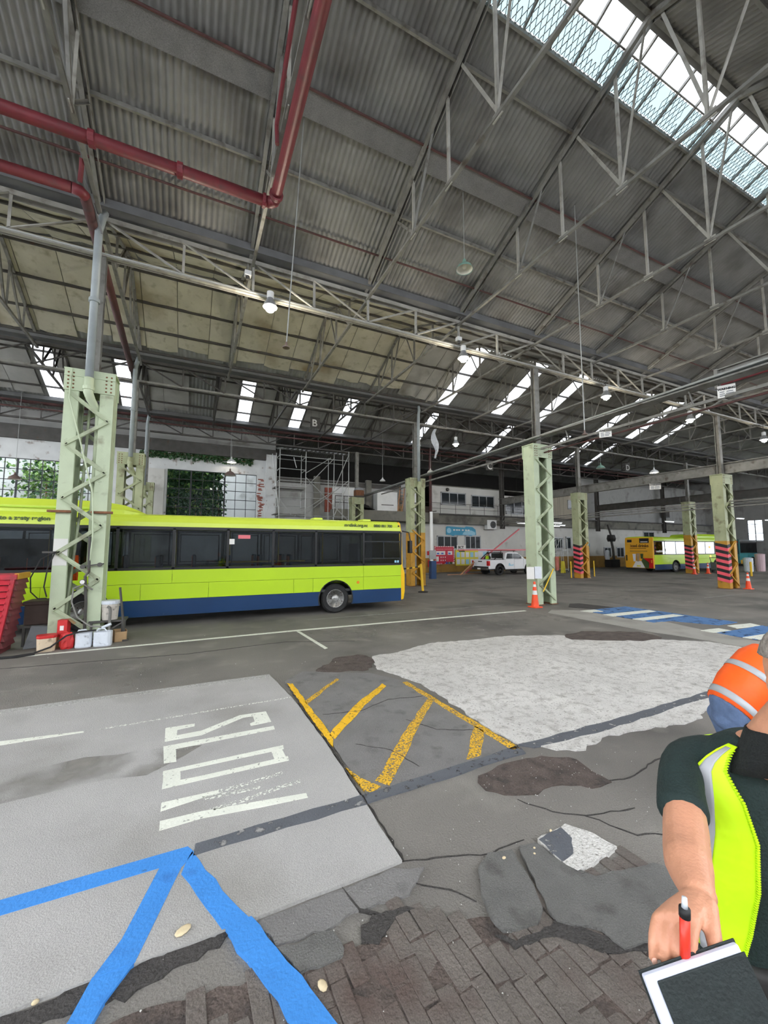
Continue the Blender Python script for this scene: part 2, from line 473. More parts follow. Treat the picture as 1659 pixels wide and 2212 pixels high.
flat('paler_lane', [(2.8, 10.4), (10.6, 10.45), (10.6, 8.6), (6.5, 8.9), (2.8, 9.3)], -0.1, 0.003, 'dust', None, (0.3, 0.1))
flat('dark_cover', [(12.4, 10.5), (13.2, 11.1), (13.6, 11.0), (13.9, 9.4), (13.2, 9.15)], -0.1, 0.012, 'tar', None, (0.4, 0.01))
flat('pothole_dirt', [(8.3, 7.19), (9.1, 7.35), (10.4, 6.65), (10.2, 6.04), (9.6, 5.95), (8.5, 6.47), (8.08, 6.8)], -0.1, 0.02, 'dirt', 'broken dirt-filled pothole', (0.15, 0.05))
flat('pothole_dirt', [(2.45, 3.17), (2.62, 3.25), (3.09, 3.3), (3.42, 3.2), (3.64, 3.03), (3.55, 2.81), (3.57, 2.6), (3.4, 2.6), (3.12, 2.81), (2.82, 2.8), (2.61, 2.85), (2.43, 3.02)], -0.1, 0.008, 'dirt', 'brown dirt-filled pothole with pebbles', (0.08, 0.025))
flat('pothole_dirt', [(2.0, 7.0), (2.7, 7.75), (3.2, 7.7), (3.25, 7.2), (2.9, 6.7), (2.3, 6.85)], -0.1, 0.009, 'dirt', None, (0.1, 0.04))
flat('pothole_dirt', [(4.3, 2.6), (4.7, 2.75), (5.1, 2.5), (4.9, 2.2), (4.45, 2.25)], -0.1, 0.008, 'dirt', None, (0.1, 0.03))
flat('cover_slab', [(2.37, 2.36), (2.68, 2.38), (2.77, 2.26), (2.82, 2.06), (2.65, 2.04), (2.52, 2.03), (2.39, 2.03), (2.35, 2.09), (2.35, 2.21)], -0.1, 0.03, 'rough_concrete', 'broken pale concrete cover slab', (0.05, 0.008))
flat('asphalt_blob', [(1.8, 2.32), (1.95, 2.4), (2.12, 2.36), (2.04, 2.07), (1.96, 1.92), (1.86, 1.87), (1.72, 1.88), (1.65, 1.92), (1.64, 2.02), (1.7, 2.16)], -0.1, 0.03, 'asphalt_blob', None, (0.05, 0.008))
flat('asphalt_blob', [(2.2, 2.37), (2.33, 2.33), (2.35, 2.13), (2.45, 1.95), (2.9, 1.85), (3.2, 1.4), (2.9, 1.2), (2.42, 1.5), (2.17, 1.56), (2.15, 1.68), (1.98, 1.83), (1.98, 1.91), (2.08, 2.11)], -0.1, 0.028, 'asphalt_blob', None, (0.06, 0.01))
flat('asphalt_blob', [(0.5, 2.37), (0.59, 2.34), (0.75, 2.35), (0.8, 2.33), (0.82, 2.21), (0.8, 2.17), (0.58, 2.19)], -0.1, 0.022, 'asphalt_blob', None, (0.04, 0.006))
flat('asphalt_blob', [(0.42, 2.58), (0.9, 2.58), (1.3, 2.58), (1.5, 2.5), (1.3, 2.36), (0.95, 2.4), (0.8, 2.36), (0.5, 2.4)], -0.1, 0.014, 'asphalt_patch', None, (0.05, 0.012))
flat('tar_seam', [(-1.6, 2.60), (0.3, 2.60), (0.22, 2.53), (0.0, 2.5), (-0.2, 2.44), (-0.45, 2.5), (-0.8, 2.5), (-1.6, 2.54)], -0.1, 0.009, 'tar', None, (0.05, 0.02))
flat('tar_seam', [(0.95, 2.30), (1.12, 2.33), (1.28, 2.27), (1.12, 2.24), (1.0, 2.16), (0.93, 2.2)], -0.1, 0.016, 'tar', None, (0.04, 0.015))
flat('tar_seam', [(1.6, 1.93), (1.68, 1.855), (1.88, 1.835), (2.0, 1.85), (2.15, 1.64), (2.5, 1.45), (2.47, 1.41), (2.05, 1.6), (1.9, 1.78), (1.65, 1.82)], -0.1, 0.018, 'tar', None, (0.04, 0.01))
flat('joint_dirt', [(-1.2, 0.6), (3.2, 0.6), (3.2, 1.5), (2.2, 1.75), (1.9, 1.9), (1.5, 2.1), (0.9, 2.2), (-1.2, 2.48)], -0.1, 0.008, 'dirt', None, (0.1, 0.02))
flat('tyre_grime', [(-9, 5.3), (-0.3, 5.15), (0.2, 4.95), (-0.3, 4.6), (-9, 4.35)], 0.018, 0.0206, 'grime', 'dark tyre grime band across the slab', (0.3, 0.06))
# brick pavers in the foreground, long side running away from the camera
brick_meshes = []
for i in range(5):
    w, l = 0.086, (0.21, 0.23, 0.25, 0.31, 0.19)[i]
    b = MB()
    j = lambda: random.uniform(-0.006, 0.006)
    top = [(-w / 2 + j(), -l / 2 + j(), 0.014), (w / 2 + j(), -l / 2 + j(), 0.014 + j() / 3), (w / 2 + j(), l / 2 + j(), 0.014), (-w / 2 + j(), l / 2 + j(), 0.014 + j() / 3)]
    bot = [(x * 1.03, y * 1.01, -0.05) for x, y, z in top]
    b.add(bot + top, [(0, 3, 2, 1), (4, 5, 6, 7), (0, 1, 5, 4), (1, 2, 6, 5), (2, 3, 7, 6), (3, 0, 4, 7)])
    brick_meshes.append(b.build('brick', 'paver', floor, bevel=0.004))
nb = 0
for ix in range(36):
    x = -0.35 + ix * 0.091
    y = 0.75 + random.uniform(0, 0.2)
    while y < (1.86 if x > 1.55 else 2.12):
        src = brick_meshes[nb % 5] if nb >= 5 else None
        l = (0.21, 0.23, 0.25, 0.31, 0.19)[nb % 5]
        o = brick_meshes[nb] if nb < 5 else share(src, floor)
        o.location = (x + random.uniform(-0.004, 0.004), y + l / 2, random.uniform(-0.006, 0.003))
        o.rotation_euler = (random.uniform(-0.02, 0.02), random.uniform(-0.02, 0.02), random.uniform(-0.02, 0.02))
        y += l + 0.012
        nb += 1
# cracks in the asphalt
def crack(pts, w=0.006, z=0.013):
    P = []
    for a, b_ in zip(pts[:-1], pts[1:]):
        n = max(2, int(math.dist(a, b_) / 0.07))
        for i in range(n):
            f = i / n
            P.append((a[0] + (b_[0] - a[0]) * f + random.uniform(-.012, .012), a[1] + (b_[1] - a[1]) * f + random.uniform(-.012, .012)))
    P.append(pts[-1])
    L_, R_ = [], []
    for i, p in enumerate(P):
        q0, q1 = P[max(0, i - 1)], P[min(len(P) - 1, i + 1)]
        dx, dy = q1[0] - q0[0], q1[1] - q0[1]; l = math.hypot(dx, dy) or 1
        h = w * random.uniform(.3, 1.0) * (0.3 if i in (0, len(P) - 1) else 1)
        L_.append((p[0] - dy / l * h, p[1] + dx / l * h)); R_.append((p[0] + dy / l * h, p[1] - dx / l * h))
    MB().prism(L_ + R_[::-1], -0.05, z).build('crack', 'tar', floor)
crack([(1.43, 3.3), (1.42, 2.9), (1.4, 2.62)], .012, .006)
crack([(1.4, 2.62), (1.75, 2.5), (2.0, 2.42), (2.3, 2.42)], .006, .006)
crack([(2.6, 2.8), (2.75, 2.55), (2.95, 2.4), (3.4, 2.3)], .007, .006)
crack([(2.95, 2.4), (3.1, 2.1), (3.5, 1.9)], .006, .006)
crack([(0.95, 2.58), (0.98, 2.4), (1.1, 2.3)], .008, .017)
crack([(1.3, 2.5), (1.55, 2.3), (1.65, 2.15)], .006, .006)
crack([(1.6, 5.2), (2.1, 5.1), (2.6, 5.3), (3.1, 5.2)], .005, .0165)
crack([(1.7, 4.3), (2.0, 4.0), (2.1, 3.6)], .005, .0165)
crack([(2.5, 4.6), (2.7, 4.2), (3.1, 4.0)], .005, .0165)
crack([(1.44, 6.6), (1.43, 5.5), (1.44, 4.4), (1.42, 3.4)], .010, .0165)
crack([(-3, 9.6), (0, 9.3), (2.0, 9.5), (3.5, 8.9)], .012, .006)
crack([(3.2, 2.75), (3.8, 2.6), (4.4, 2.7), (5.2, 2.5)], .008, .006)
flat('cover_stain', [(2.37, 2.35), (2.62, 2.37), (2.6, 2.25), (2.48, 2.14), (2.36, 2.12), (2.36, 2.22)], 0.02, 0.0315, 'paint_dark', None, (0.05, 0.006))
# ---- painted markings
ZS, ZS1 = 0.019, 0.0225
slow = [
 [(-0.181, 5.229), (-0.193, 5.606), (0.122, 5.594), (0.119, 5.517), (-0.064, 5.496), (-0.064, 5.34), (0.193, 5.351), (0.64, 5.615), (0.962, 5.597), (0.97, 5.249), (0.728, 5.236), (0.727, 5.305), (0.788, 5.343), (0.79, 5.513), (0.67, 5.518), (0.191, 5.227)],
 [(-0.163, 4.723), (-0.187, 5.112), (0.975, 5.115), (0.971, 5.021), (-0.063, 4.994), (-0.052, 4.709)]]
for pl, nm in zip(slow, 'SL'):
    flat('painted_letter', pl, ZS, ZS1, 'paint_white', 'white painted letter %s' % nm)
b = MB()
for pl in ([(-0.161, 4.50), (-0.159, 4.566), (0.981, 4.59), (0.969, 4.502), (-0.01, 4.50)], [(-0.152, 4.246), (-0.153, 4.34), (0.171, 4.325), (0.977, 4.335), (0.969, 4.248), (0.17, 4.25)],
           [(-0.15, 4.34), (-0.155, 4.5), (-0.01, 4.5), (-0.007, 4.33)], [(0.842, 4.335), (0.841, 4.50), (0.951, 4.50), (0.956, 4.335)]):
    b.prism(pl, ZS, ZS1)
b.build('painted_letter', 'paint_white', floor, label='worn white painted letter O')
b = MB()
for pl in ([(-0.143, 3.905), (-0.143, 4.03), (0.164, 4.02), (0.3, 4.02), (0.3, 3.96), (0.163, 3.955)], [(-0.136, 3.655), (-0.139, 3.775), (0.159, 3.765), (0.603, 3.70), (0.985, 3.64), (0.984, 3.571), (0.592, 3.61), (0.157, 3.67)]):
    b.prism(pl, ZS, ZS1)
wl = b.build('painted_letter', 'paint_white', floor, label='worn white painted letter W with faded middle strokes')
b = MB()
for pl in ([(0.3, 4.02), (0.487, 4.03), (0.866, 4.077), (0.864, 4.03), (0.483, 3.98), (0.3, 3.96)], [(0.163, 3.975), (0.636, 3.92), (0.651, 3.88), (0.197, 3.91)], [(0.217, 3.77), (0.506, 3.80), (0.77, 3.85), (0.986, 3.865), (0.98, 3.819), (0.762, 3.795), (0.513, 3.75), (0.258, 3.73)]):
    b.prism(pl, ZS, ZS1)
b.build('faded_stroke', 'paint_white_worn', wl)
flat('painted_line', [(-9, 7.1), (1.25, 7.15), (1.25, 7.02), (-9, 6.97)], ZS, ZS1, 'paint_white_faint', 'faint white edge line along the slab')
flat('painted_line', [(-9, 6.05), (-1.82, 6.02), (-1.05, 5.93), (-1.04, 5.89), (-1.44, 5.9), (-9, 5.94)], ZS, ZS1, 'paint_white', 'thin white line fading out on the slab')
flat('painted_line', [(-0.9, 5.92), (1.36, 5.98), (1.36, 5.95), (-0.9, 5.89)], ZS, ZS1, 'paint_white_worn')
flat('painted_line', [(-9, 3.38), (0.06, 3.385), (0.1, 3.31), (0.03, 3.2), (-0.09, 3.25), (-9, 3.25)], ZS, ZS1, 'paint_blue', 'bright blue line running along the slab')
flat('painted_line', [(-0.10, 3.28), (0.045, 3.26), (-0.18, 2.603), (-0.362, 2.603), (-0.26, 2.78)], ZS, ZS1 - 0.0005, 'paint_blue', 'bright blue diagonal stripe, the inner one of two')
flat('painted_line', [(-0.18, 2.61), (-0.29, 2.45), (-0.6, 1.7), (-0.8, 1.7), (-0.42, 2.43), (-0.362, 2.61)], 0.0, 0.021, 'paint_blue')
flat('painted_line', [(0.09, 3.32), (0.26, 2.88), (0.387, 2.605), (0.243, 2.605), (0.16, 2.79), (0.02, 3.13)], ZS, ZS1, 'paint_blue', 'wide bright blue stripe with wavy edges', (0.1, 0.008))
flat('painted_line', [(0.39, 2.615), (0.5, 2.37), (0.58, 2.17), (0.74, 1.7), (0.55, 1.7), (0.45, 2.11), (0.37, 2.29), (0.245, 2.615)], 0.0, 0.0228, 'paint_blue', None, (0.08, 0.012))
flat('painted_line', [(0.1, 3.27), (0.11, 3.39), (1.41, 3.41), (1.40, 3.27)], ZS, ZS1, 'paint_dark', 'dark grey blacked-out line on the slab', (0.2, 0.01))
flat('painted_line', [(1.43, 3.41), (3.3, 3.5), (3.24, 3.36), (1.43, 3.30)], -0.01, 0.0155, 'paint_dark', None, (0.2, 0.012))
flat('painted_line', [(3.3, 3.51), (4.77, 3.49), (6.74, 3.52), (9.5, 3.55), (9.5, 3.42), (6.4, 3.39), (4.54, 3.33), (3.4, 3.39)], 0, 0.0195, 'paint_dark', 'dark blue-grey line across the rough concrete', (0.2, 0.015))
def yl(poly, worn=False, label=None, jit=(0.15, 0.012)):
    flat('painted_line', poly, 0, 0.0155, 'paint_yellow_worn' if worn else 'paint_yellow', label, jit)
yl([(1.45, 6.6), (1.53, 6.55), (1.53, 4.5), (1.46, 4.34), (1.44, 4.5)], False, 'yellow line along the slab edge')
yl([(1.45, 3.9), (1.52, 3.66), (1.62, 3.46), (1.5, 3.41), (1.46, 3.48)], True)
yl([(1.5, 5.74), (1.81, 6.06), (2.24, 6.5), (2.26, 6.42), (1.89, 6.04), (1.52, 5.62)], True)
yl([(1.5, 4.62), (2.14, 5.36), (2.81, 5.95), (2.81, 5.81), (2.22, 5.25), (1.54, 4.5)])
yl([(1.62, 3.56), (2.25, 4.24), (3.1, 5.08), (3.18, 5.03), (2.33, 4.13), (1.7, 3.44)], True)
yl([(3.12, 5.85), (3.2, 5.85), (3.26, 3.46), (3.16, 3.46)], True, 'worn yellow line along the rough concrete')
yl([(3.16, 4.1), (3.18, 3.94), (2.78, 3.5), (2.59, 3.5)], True)
flat('painted_line', [(-3, 10.53), (2.58, 10.72), (10.4, 10.64), (10.4, 10.52), (2.53, 10.58), (-3, 10.45)], 0, 0.006, 'paint_white', 'long thin white line in front of the buses')
flat('painted_line', [(2.53, 10.54), (2.61, 10.5), (2.73, 8.53), (2.65, 8.48)], 0, 0.006, 'paint_white')
for pl in ([(12.0, 8.86), (14.3, 8.8), (14.2, 8.48), (11.95, 8.48)], [(12.1, 7.95), (14.1, 7.92), (14.15, 7.61), (12.05, 7.61)], [(12.0, 9.7), (12.7, 9.68), (12.63, 9.3), (12.04, 9.34)],
           [(13.4, 6.15), (14.4, 6.05), (14.25, 5.75), (13.2, 5.85)], [(12.0, 6.1), (12.75, 6.05), (12.7, 5.75), (12.0, 5.8)], [(12.0, 5.2), (13.1, 5.15), (13.0, 4.86), (12.05, 4.9)]):
    flat('crossing_bar', pl, 0, 0.016, 'paint_white', 'white bar of the blue pedestrian crossing', (0.3, 0.01))
flat('crossing_ground', [(12.2, 9.7), (14.4, 9.7), (14.3, 6.3), (13.3, 6.3), (12.8, 7.3), (12.05, 7.3)], 0, 0.0125, 'paint_blue_dull', 'dull blue ground of the pedestrian crossing', (0.3, 0.02))
flat('crossing_ground', [(12.05, 5.75), (14.3, 5.75), (14.2, 3.9), (12.0, 3.9)], 0, 0.0125, 'paint_blue_dull', None, (0.3, 0.02))
for (x0, y0, x1, y1) in ((3.2, 12.0, 10.8, 12.06), (16, 13.3, 24, 13.36), (20, 9.9, 25, 9.97), (14.5, 17.5, 22.5, 17.56), (18, 20.8, 33, 20.86), (28, 15.4, 33, 15.46)):
    flat('painted_line', [(x0, y0), (x1, y0), (x1, y1), (x0, y1)], 0, 0.005, 'paint_white_faint')
# pebbles and litter
pb = MB().lathe([(0.006, 0), (0.02, 0.006), (0.022, 0.012), (0.012, 0.02), (0.002, 0.021)], n=9).build('pebble', 'pebble', None, smooth=True)
tag(pb, 'large cream pebble on the slab between the blue stripes', 'pebble', 'loose pebbles on the floor')
pb.location = (0.04, 2.68, 0.02); pb.scale = (2.1, 1.3, 1); pb.rotation_euler = (0, 0, 0.5)
for x, y, sx, sy, rz, lb in ((0.66, 2.08, 1.0, 1.5, 0.2, 'oval cream pebble right of the wide blue stripe'), (-0.58, 2.59, 0.7, 0.5, 0.1, 'small cream pebble at the near slab edge'), (2.53, 2.38, 0.5, 0.5, 0, 'yellowish pebble beside the broken cover slab'),
                          (2.28, 2.3, 0.6, 0.5, 0.3, 'pale pebble left of the broken cover slab'), (2.24, 2.26, 0.5, 0.5, 0.9, 'grey pebble in the hole left of the cover slab'), (2.02, 2.32, 1.2, 0.8, 0.4, 'white crumb of concrete on the dark asphalt')):
    o = pb.copy(); COL.objects.link(o); o.location = (x, y, 0.012); o.scale = (sx, sy, 1); o.rotation_euler = (0, 0, rz); o['label'] = lb
b = MB()
for i in range(300):
    k = random.random()
    if k < 0.2: x, y = random.uniform(2.45, 3.6), random.uniform(2.55, 3.3)
    elif k < 0.7: x, y = random.uniform(-0.6, 4.5), random.uniform(1.3, 3.3)
    else: x, y = random.uniform(-4, 12), random.uniform(7.2, 11)
    s = random.uniform(0.0015, 0.006) * (1 if y < 5 else 1.8)
    z = 0.012
    pts = [(x + s * random.uniform(.6, 1.3) * math.cos(a), y + s * random.uniform(.6, 1.3) * math.sin(a), z) for a in (0, 1.5, 3, 4.6)]
    b.add(pts + [(x, y, z + s * 1.2)], [(0, 1, 4), (1, 2, 4), (2, 3, 4), (3, 0, 4), (3, 2, 1, 0)])
gr = b.build('scattered_grit', 'rubble', None)
gr['kind'] = 'stuff'; gr['label'] = 'scattered white grit and crumbs on the floor'; gr['category'] = 'grit'

# ================================================================== ROOF
XL, XR = -16.7, 62
def corrugated(x0, x1, ya, za, yb, zb, pitch=0.115, amp=0.02, rows=1, per=4):
    n = int((x1 - x0) / pitch * per) + 1
    vs, fs = [], []
    for j in range(rows + 1):
        t = j / rows
        y, z = ya + (yb - ya) * t, za + (zb - za) * t
        for i in range(n + 1):
            x = x0 + (x1 - x0) * i / n
            vs.append((x, y, z + amp * math.sin(2 * math.pi * (x - x0) / pitch)))
    for j in range(rows):
        for i in range(n):
            a = j * (n + 1) + i
            fs.append((a, a + 1, a + n + 2, a + n + 1))
    return vs, fs
def corr(name, mat, parent, *a, **k):
    m = MB(); vs, fs = corrugated(*a, **k); m.add(vs, fs)
    return m.build(name, mat, parent, smooth=True)
Y1, M, ZV = 11.6, 0.42, 10.62
RIDGE1 = 4.45
SKT = 4.6
zr = lambda y: ZV + M * (Y1 - y)                    # near bay, slope facing the far side
ceiling = struct(corr('ceiling', 'roof_grey', None, XL, XR, Y1 + 0.1, zr(Y1 + 0.1), 5.6, zr(5.6), pitch=0.14, amp=0.03), 'grey corrugated roof sheeting of the near bay')
corr('roof_sheet', 'roof_grey', ceiling, XL, 2.2, 5.6, zr(5.6), RIDGE1, zr(RIDGE1), pitch=0.14, amp=0.03)
corr('roof_sheet', 'roof_grey', ceiling, 30, XR, 5.6, zr(5.6), RIDGE1, zr(RIDGE1), pitch=0.14, amp=0.03)
zs_ = lambda y: zr(RIDGE1) - M * (RIDGE1 - y)
corr('roof_sheet', 'roof_grey', ceiling, XL, XR, RIDGE1 + 0.02, zs_(RIDGE1), -2.8, zs_(-2.8), pitch=0.14, amp=0.03)
Y2, Y3 = 20.1, 28.6
R2, R3 = (Y1 + Y2) / 2, (Y2 + Y3) / 2
z2n = lambda y: ZV + M * (y - Y1)
z2f = lambda y: ZV + M * (Y2 - y)
z3n = lambda y: ZV + M * (y - Y2)
z3f = lambda y: ZV + M * (Y3 - y)
corr('roof_sheet', 'roof_far', ceiling, XL, XR, Y1 - 0.1, z2n(Y1), R2, z2n(R2), pitch=0.2, amp=0.02)
corr('roof_sheet', 'roof_far', ceiling, XL, XR, Y2 - 0.1, z3n(Y2), R3, z3n(R3), pitch=0.2, amp=0.02)
# far slopes with translucent strips let into them
SKY2 = [(12.85, 0.9), (17.0, 0.9), (20.5, 0.85), (26.85, 0.85), (30.3, 0.9), (33.6, 0.9)]
SKY3 = [(-7.6, 0.85), (-4.1, 0.7), (2.42, 0.82), (5.9, 0.8), (9.2, 0.85), (15.9, 0.65), (23.2, 0.7), (29.9, 0.7), (33.1, 0.7), (36.5, 0.6)]
def strips(sky, zf, ya, yb):
    x = XL
    for (sx, sw) in sky:
        corr('roof_sheet', 'roof_far', ceiling, x, sx, ya, zf(ya), yb, zf(yb), pitch=0.2, amp=0.02)
        x = sx + sw
    corr('roof_sheet', 'roof_far', ceiling, x, XR, ya, zf(ya), yb, zf(yb), pitch=0.2, amp=0.02)
strips(SKY2, z2f, R2, Y2 + 0.1)
strips(SKY3, z3f, R3, Y3 + 0.1)
ordn = ['first', 'second', 'third', 'fourth', 'fifth', 'sixth', 'seventh', 'eighth', 'ninth', 'tenth', 'eleventh', 'twelfth', 'thirteenth', 'fourteenth', 'fifteenth', 'sixteenth']
def sky_strip(x, w, zf, ya, yb, label, grp, covered=0.0):
    t = thing('skylight_strip', label, 'skylight', (x + w / 2, (ya + yb) / 2, zf((ya + yb) / 2)), 0, grp)
    n = 4
    for i in range(n):
        a, b_ = ya + (yb - ya) * i / n, ya + (yb - ya) * (i + 1) / n
        m = MB(t.location)
        p = [(x, a, zf(a)), (x + w, a, zf(a)), (x + w, b_, zf(b_)), (x, b_, zf(b_))]
        q = [(u, v, z - 0.012) for u, v, z in p]
        m.add(p + q, [(0, 1, 2, 3), (7, 6, 5, 4), (0, 4, 5, 1), (1, 5, 6, 2), (2, 6, 7, 3), (3, 7, 4, 0)])
        m.build('pane', 'skylight_sheet', t)
    m = MB(t.location)
    for xx in (x, x + w):
        m.bar((xx, ya, zf(ya) - 0.02), (xx, yb, zf(yb) - 0.02), 0.03, 0.05)
    m.build('edge_frame', 'steel_grey', t)
for i, (x, w) in enumerate(SKY2):
    sky_strip(x, w, z2f, R2 + 0.05, Y2, '%s glowing translucent roof strip from the left in the middle roof' % ordn[i], 'roof strips of the middle bay')
for i, (x, w) in enumerate(SKY3):
    sky_strip(x, w, z3f, R3 + 0.05, Y3, '%s glowing translucent roof strip from the left in the far roof' % ordn[i], 'roof strips of the far bay')
# faded foil insulation hung under the middle and far slopes: one panel per sheet
def ins_panel(x0, x1, ya, yb, zf, mat):
    m = MB(); nx, ny = 3, 5
    vs, fs = [], []
    for j in range(ny + 1):
        for i in range(nx + 1):
            y = ya + (yb - ya) * j / ny
            s = 0.03 * math.sin(math.pi * i / nx) * (0.5 + random.random())
            e = random.uniform(-0.12, 0.12) if j == ny else 0
            vs.append((x0 + (x1 - x0) * i / nx, y + e, zf(y) - 0.07 - s))
    for j in range(ny):
        for i in range(nx):
            a = j * (nx + 1) + i
            fs.append((a, a + 1, a + nx + 2, a + nx + 1))
    m.add(vs, fs)
    return m.build('insulation_panel', mat, ceiling, smooth=True)
x = XL
while x < 12.7:
    w = 1.22
    ins_panel(x, min(x + w - 0.02, 12.8), R2 + 0.05, Y2 - random.uniform(0.35, 0.9), z2f, 'insulation' if x < 9.5 else 'insulation_grey')
    ins_panel(x, min(x + w - 0.02, 12.8), Y1 + 0.5, R2 - 0.05, z2n, 'insulation' if x < 9.5 else 'insulation_grey')
    x += w
for (xa, xb) in ((-16.7, -7.8), (-6.7, -4.2), (-3.2, 2.3), (3.3, 5.8), (6.8, 9.1)):
    n = max(1, round((xb - xa) / 1.25)); w = (xb - xa) / n
    for i in range(n):
        if (xa, i) == (-3.2, 2): continue
        ins_panel(xa + i * w, xa + (i + 1) * w - 0.02, R3 + 0.05, Y3 - random.uniform(0.3, 0.7), z3f, 'insulation_grey')
# rear bay over the offices (no skylights) and lean-to over the left wall
corr('roof_sheet', 'roof_far', ceiling, 5.4, XR, Y3 - 0.1, ZV, 33, ZV + M * 4.4, pitch=0.2, amp=0.02)
corr('roof_sheet', 'roof_far', ceiling, 5.4, XR, 33, ZV + M * 4.4, 37.2, ZV, pitch=0.2, amp=0.02)
corr('roof_sheet', 'roof_far', ceiling, XL, 5.4, Y3 - 0.1, ZV - 0.05, 30.3, ZV - 0.4, pitch=0.2, amp=0.02)
# purlins
for y in (9.38, 6.42, 5.62):
    MB().bar((XL, y, zr(y) - 0.06), (XR, y, zr(y) - 0.06), 0.055, 0.1).build('purlin', 'steel_grey', ceiling)
for y in (3.2, 1.6, 0, -1.6):
    MB().bar((XL, y, zs_(y) - 0.07), (XR, y, zs_(y) - 0.07), 0.07, 0.12).build('purlin', 'steel_grey', ceiling)
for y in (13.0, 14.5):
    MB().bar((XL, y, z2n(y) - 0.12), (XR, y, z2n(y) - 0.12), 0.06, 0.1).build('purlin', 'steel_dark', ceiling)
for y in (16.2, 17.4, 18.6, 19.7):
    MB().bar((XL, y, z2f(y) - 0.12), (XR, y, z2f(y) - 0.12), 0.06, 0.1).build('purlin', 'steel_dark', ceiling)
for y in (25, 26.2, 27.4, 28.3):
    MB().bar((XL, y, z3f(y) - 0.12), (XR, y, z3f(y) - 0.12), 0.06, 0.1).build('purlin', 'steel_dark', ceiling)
# wide strip under the near slope: netting rail and its band
MB().bar((XL, 8.05, zr(8.05) - 0.12), (XR, 8.05, zr(8.05) - 0.12), 0.5, 0.03, up=(0, M, 1)).build('netting_band', 'net_band', ceiling)
MB().tube((XL, 7.8, zr(7.8) - 0.16), (XR, 7.8, zr(7.8) - 0.16), 0.03, 6).build('netting_rail', 'steel_red', ceiling)
# valley gutters
for y in (Y1, Y2, Y3):
    g_ = MB()
    g_.box(XL, y - 0.34, ZV - 0.12, XR, y + 0.34, ZV - 0.08)
    g_.box(XL, y - 0.36, ZV - 0.12, XR, y - 0.33, ZV + 0.1)
    g_.box(XL, y + 0.33, ZV - 0.12, XR, y + 0.36, ZV + 0.1)
    g_.build('gutter', 'gutter_grey', ceiling)
MB().bar((2.2, (SKT + RIDGE1) / 2, zr((SKT + RIDGE1) / 2)), (30, (SKT + RIDGE1) / 2, zr((SKT + RIDGE1) / 2)), 0.2, 0.02, up=(0, M, 1)).build('ridge_capping', 'roof_grey', ceiling)
# ---- ridge skylight of the near bay
sk = thing('ridge_skylight', 'long glazed ridge skylight with wire mesh and glazing bars, upper right', 'skylight', (16, 5, zr(5)))
O = sk.location
for i in range(38):
    x = 2.2 + i * 0.752
    MB(O).bar((x, 5.62, zr(5.62) - 0.0), (x, SKT, zr(SKT) - 0.0), 0.045, 0.07).build('glazing_bar', 'steel_grey', sk)
    if i < 37:
        for a, b_, mt in ((5.6, 5.06, 'wired_glass'), (5.04, SKT, 'skylight_sheet')):
            if mt == 'skylight_sheet' and i % 5 == 3: continue
            m = MB(O); p = [(x + .02, a, zr(a) + .03), (x + .73, a, zr(a) + .03), (x + .73, b_, zr(b_) + .03), (x + .02, b_, zr(b_) + .03)]
            m.add(p + [(u, v, z + 0.006) for u, v, z in p], [(3, 2, 1, 0), (4, 5, 6, 7), (0, 1, 5, 4), (1, 2, 6, 5), (2, 3, 7, 6), (3, 0, 4, 7)])
            m.build('pane', mt, sk)
MB(O).bar((2.2, 5.0, zr(5.0) - .04), (30, 5.0, zr(5.0) - .04), 0.03, 0.03).build('cross_rail', 'steel_grey', sk)
MB(O).bar((2.2, RIDGE1, zr(RIDGE1) - .05), (30, RIDGE1, zr(RIDGE1) - .05), 0.1, 0.12).build('ridge_beam', 'steel_grey', sk)
m = MB(O)
yA, yB = 5.6, 5.0
k = 0.13
nx = int((30 - 2.2) / k)
for i in range(nx):
    x = 2.2 + i * k
    for s in (-1, 1):
        pts = []
        seg = 5
        for j in range(seg + 1):
            y = yA + (yB - yA) * j / seg
            xx = x + (s * k / 2 if j % 2 else 0)
            pts.append(Vector((xx, y, zr(y) - 0.05)))
        if 0.35 < (i * 0.37) % 3.1 < 0.9: pts = pts[:3]
        for a, b_ in zip(pts[:-1], pts[1:]):
            d = 0.010
            m.add([a + Vector((-d, 0, 0)), a + Vector((d, 0, 0)), a + Vector((0, 0, -d * 1.6)), b_ + Vector((-d, 0, 0)), b_ + Vector((d, 0, 0)), b_ + Vector((0, 0, -d * 1.6))], [(0, 1, 4, 3), (1, 2, 5, 4), (2, 0, 3, 5)])
wm = m.build('wire_mesh', 'steel_grey', sk); wm['kind'] = 'stuff'

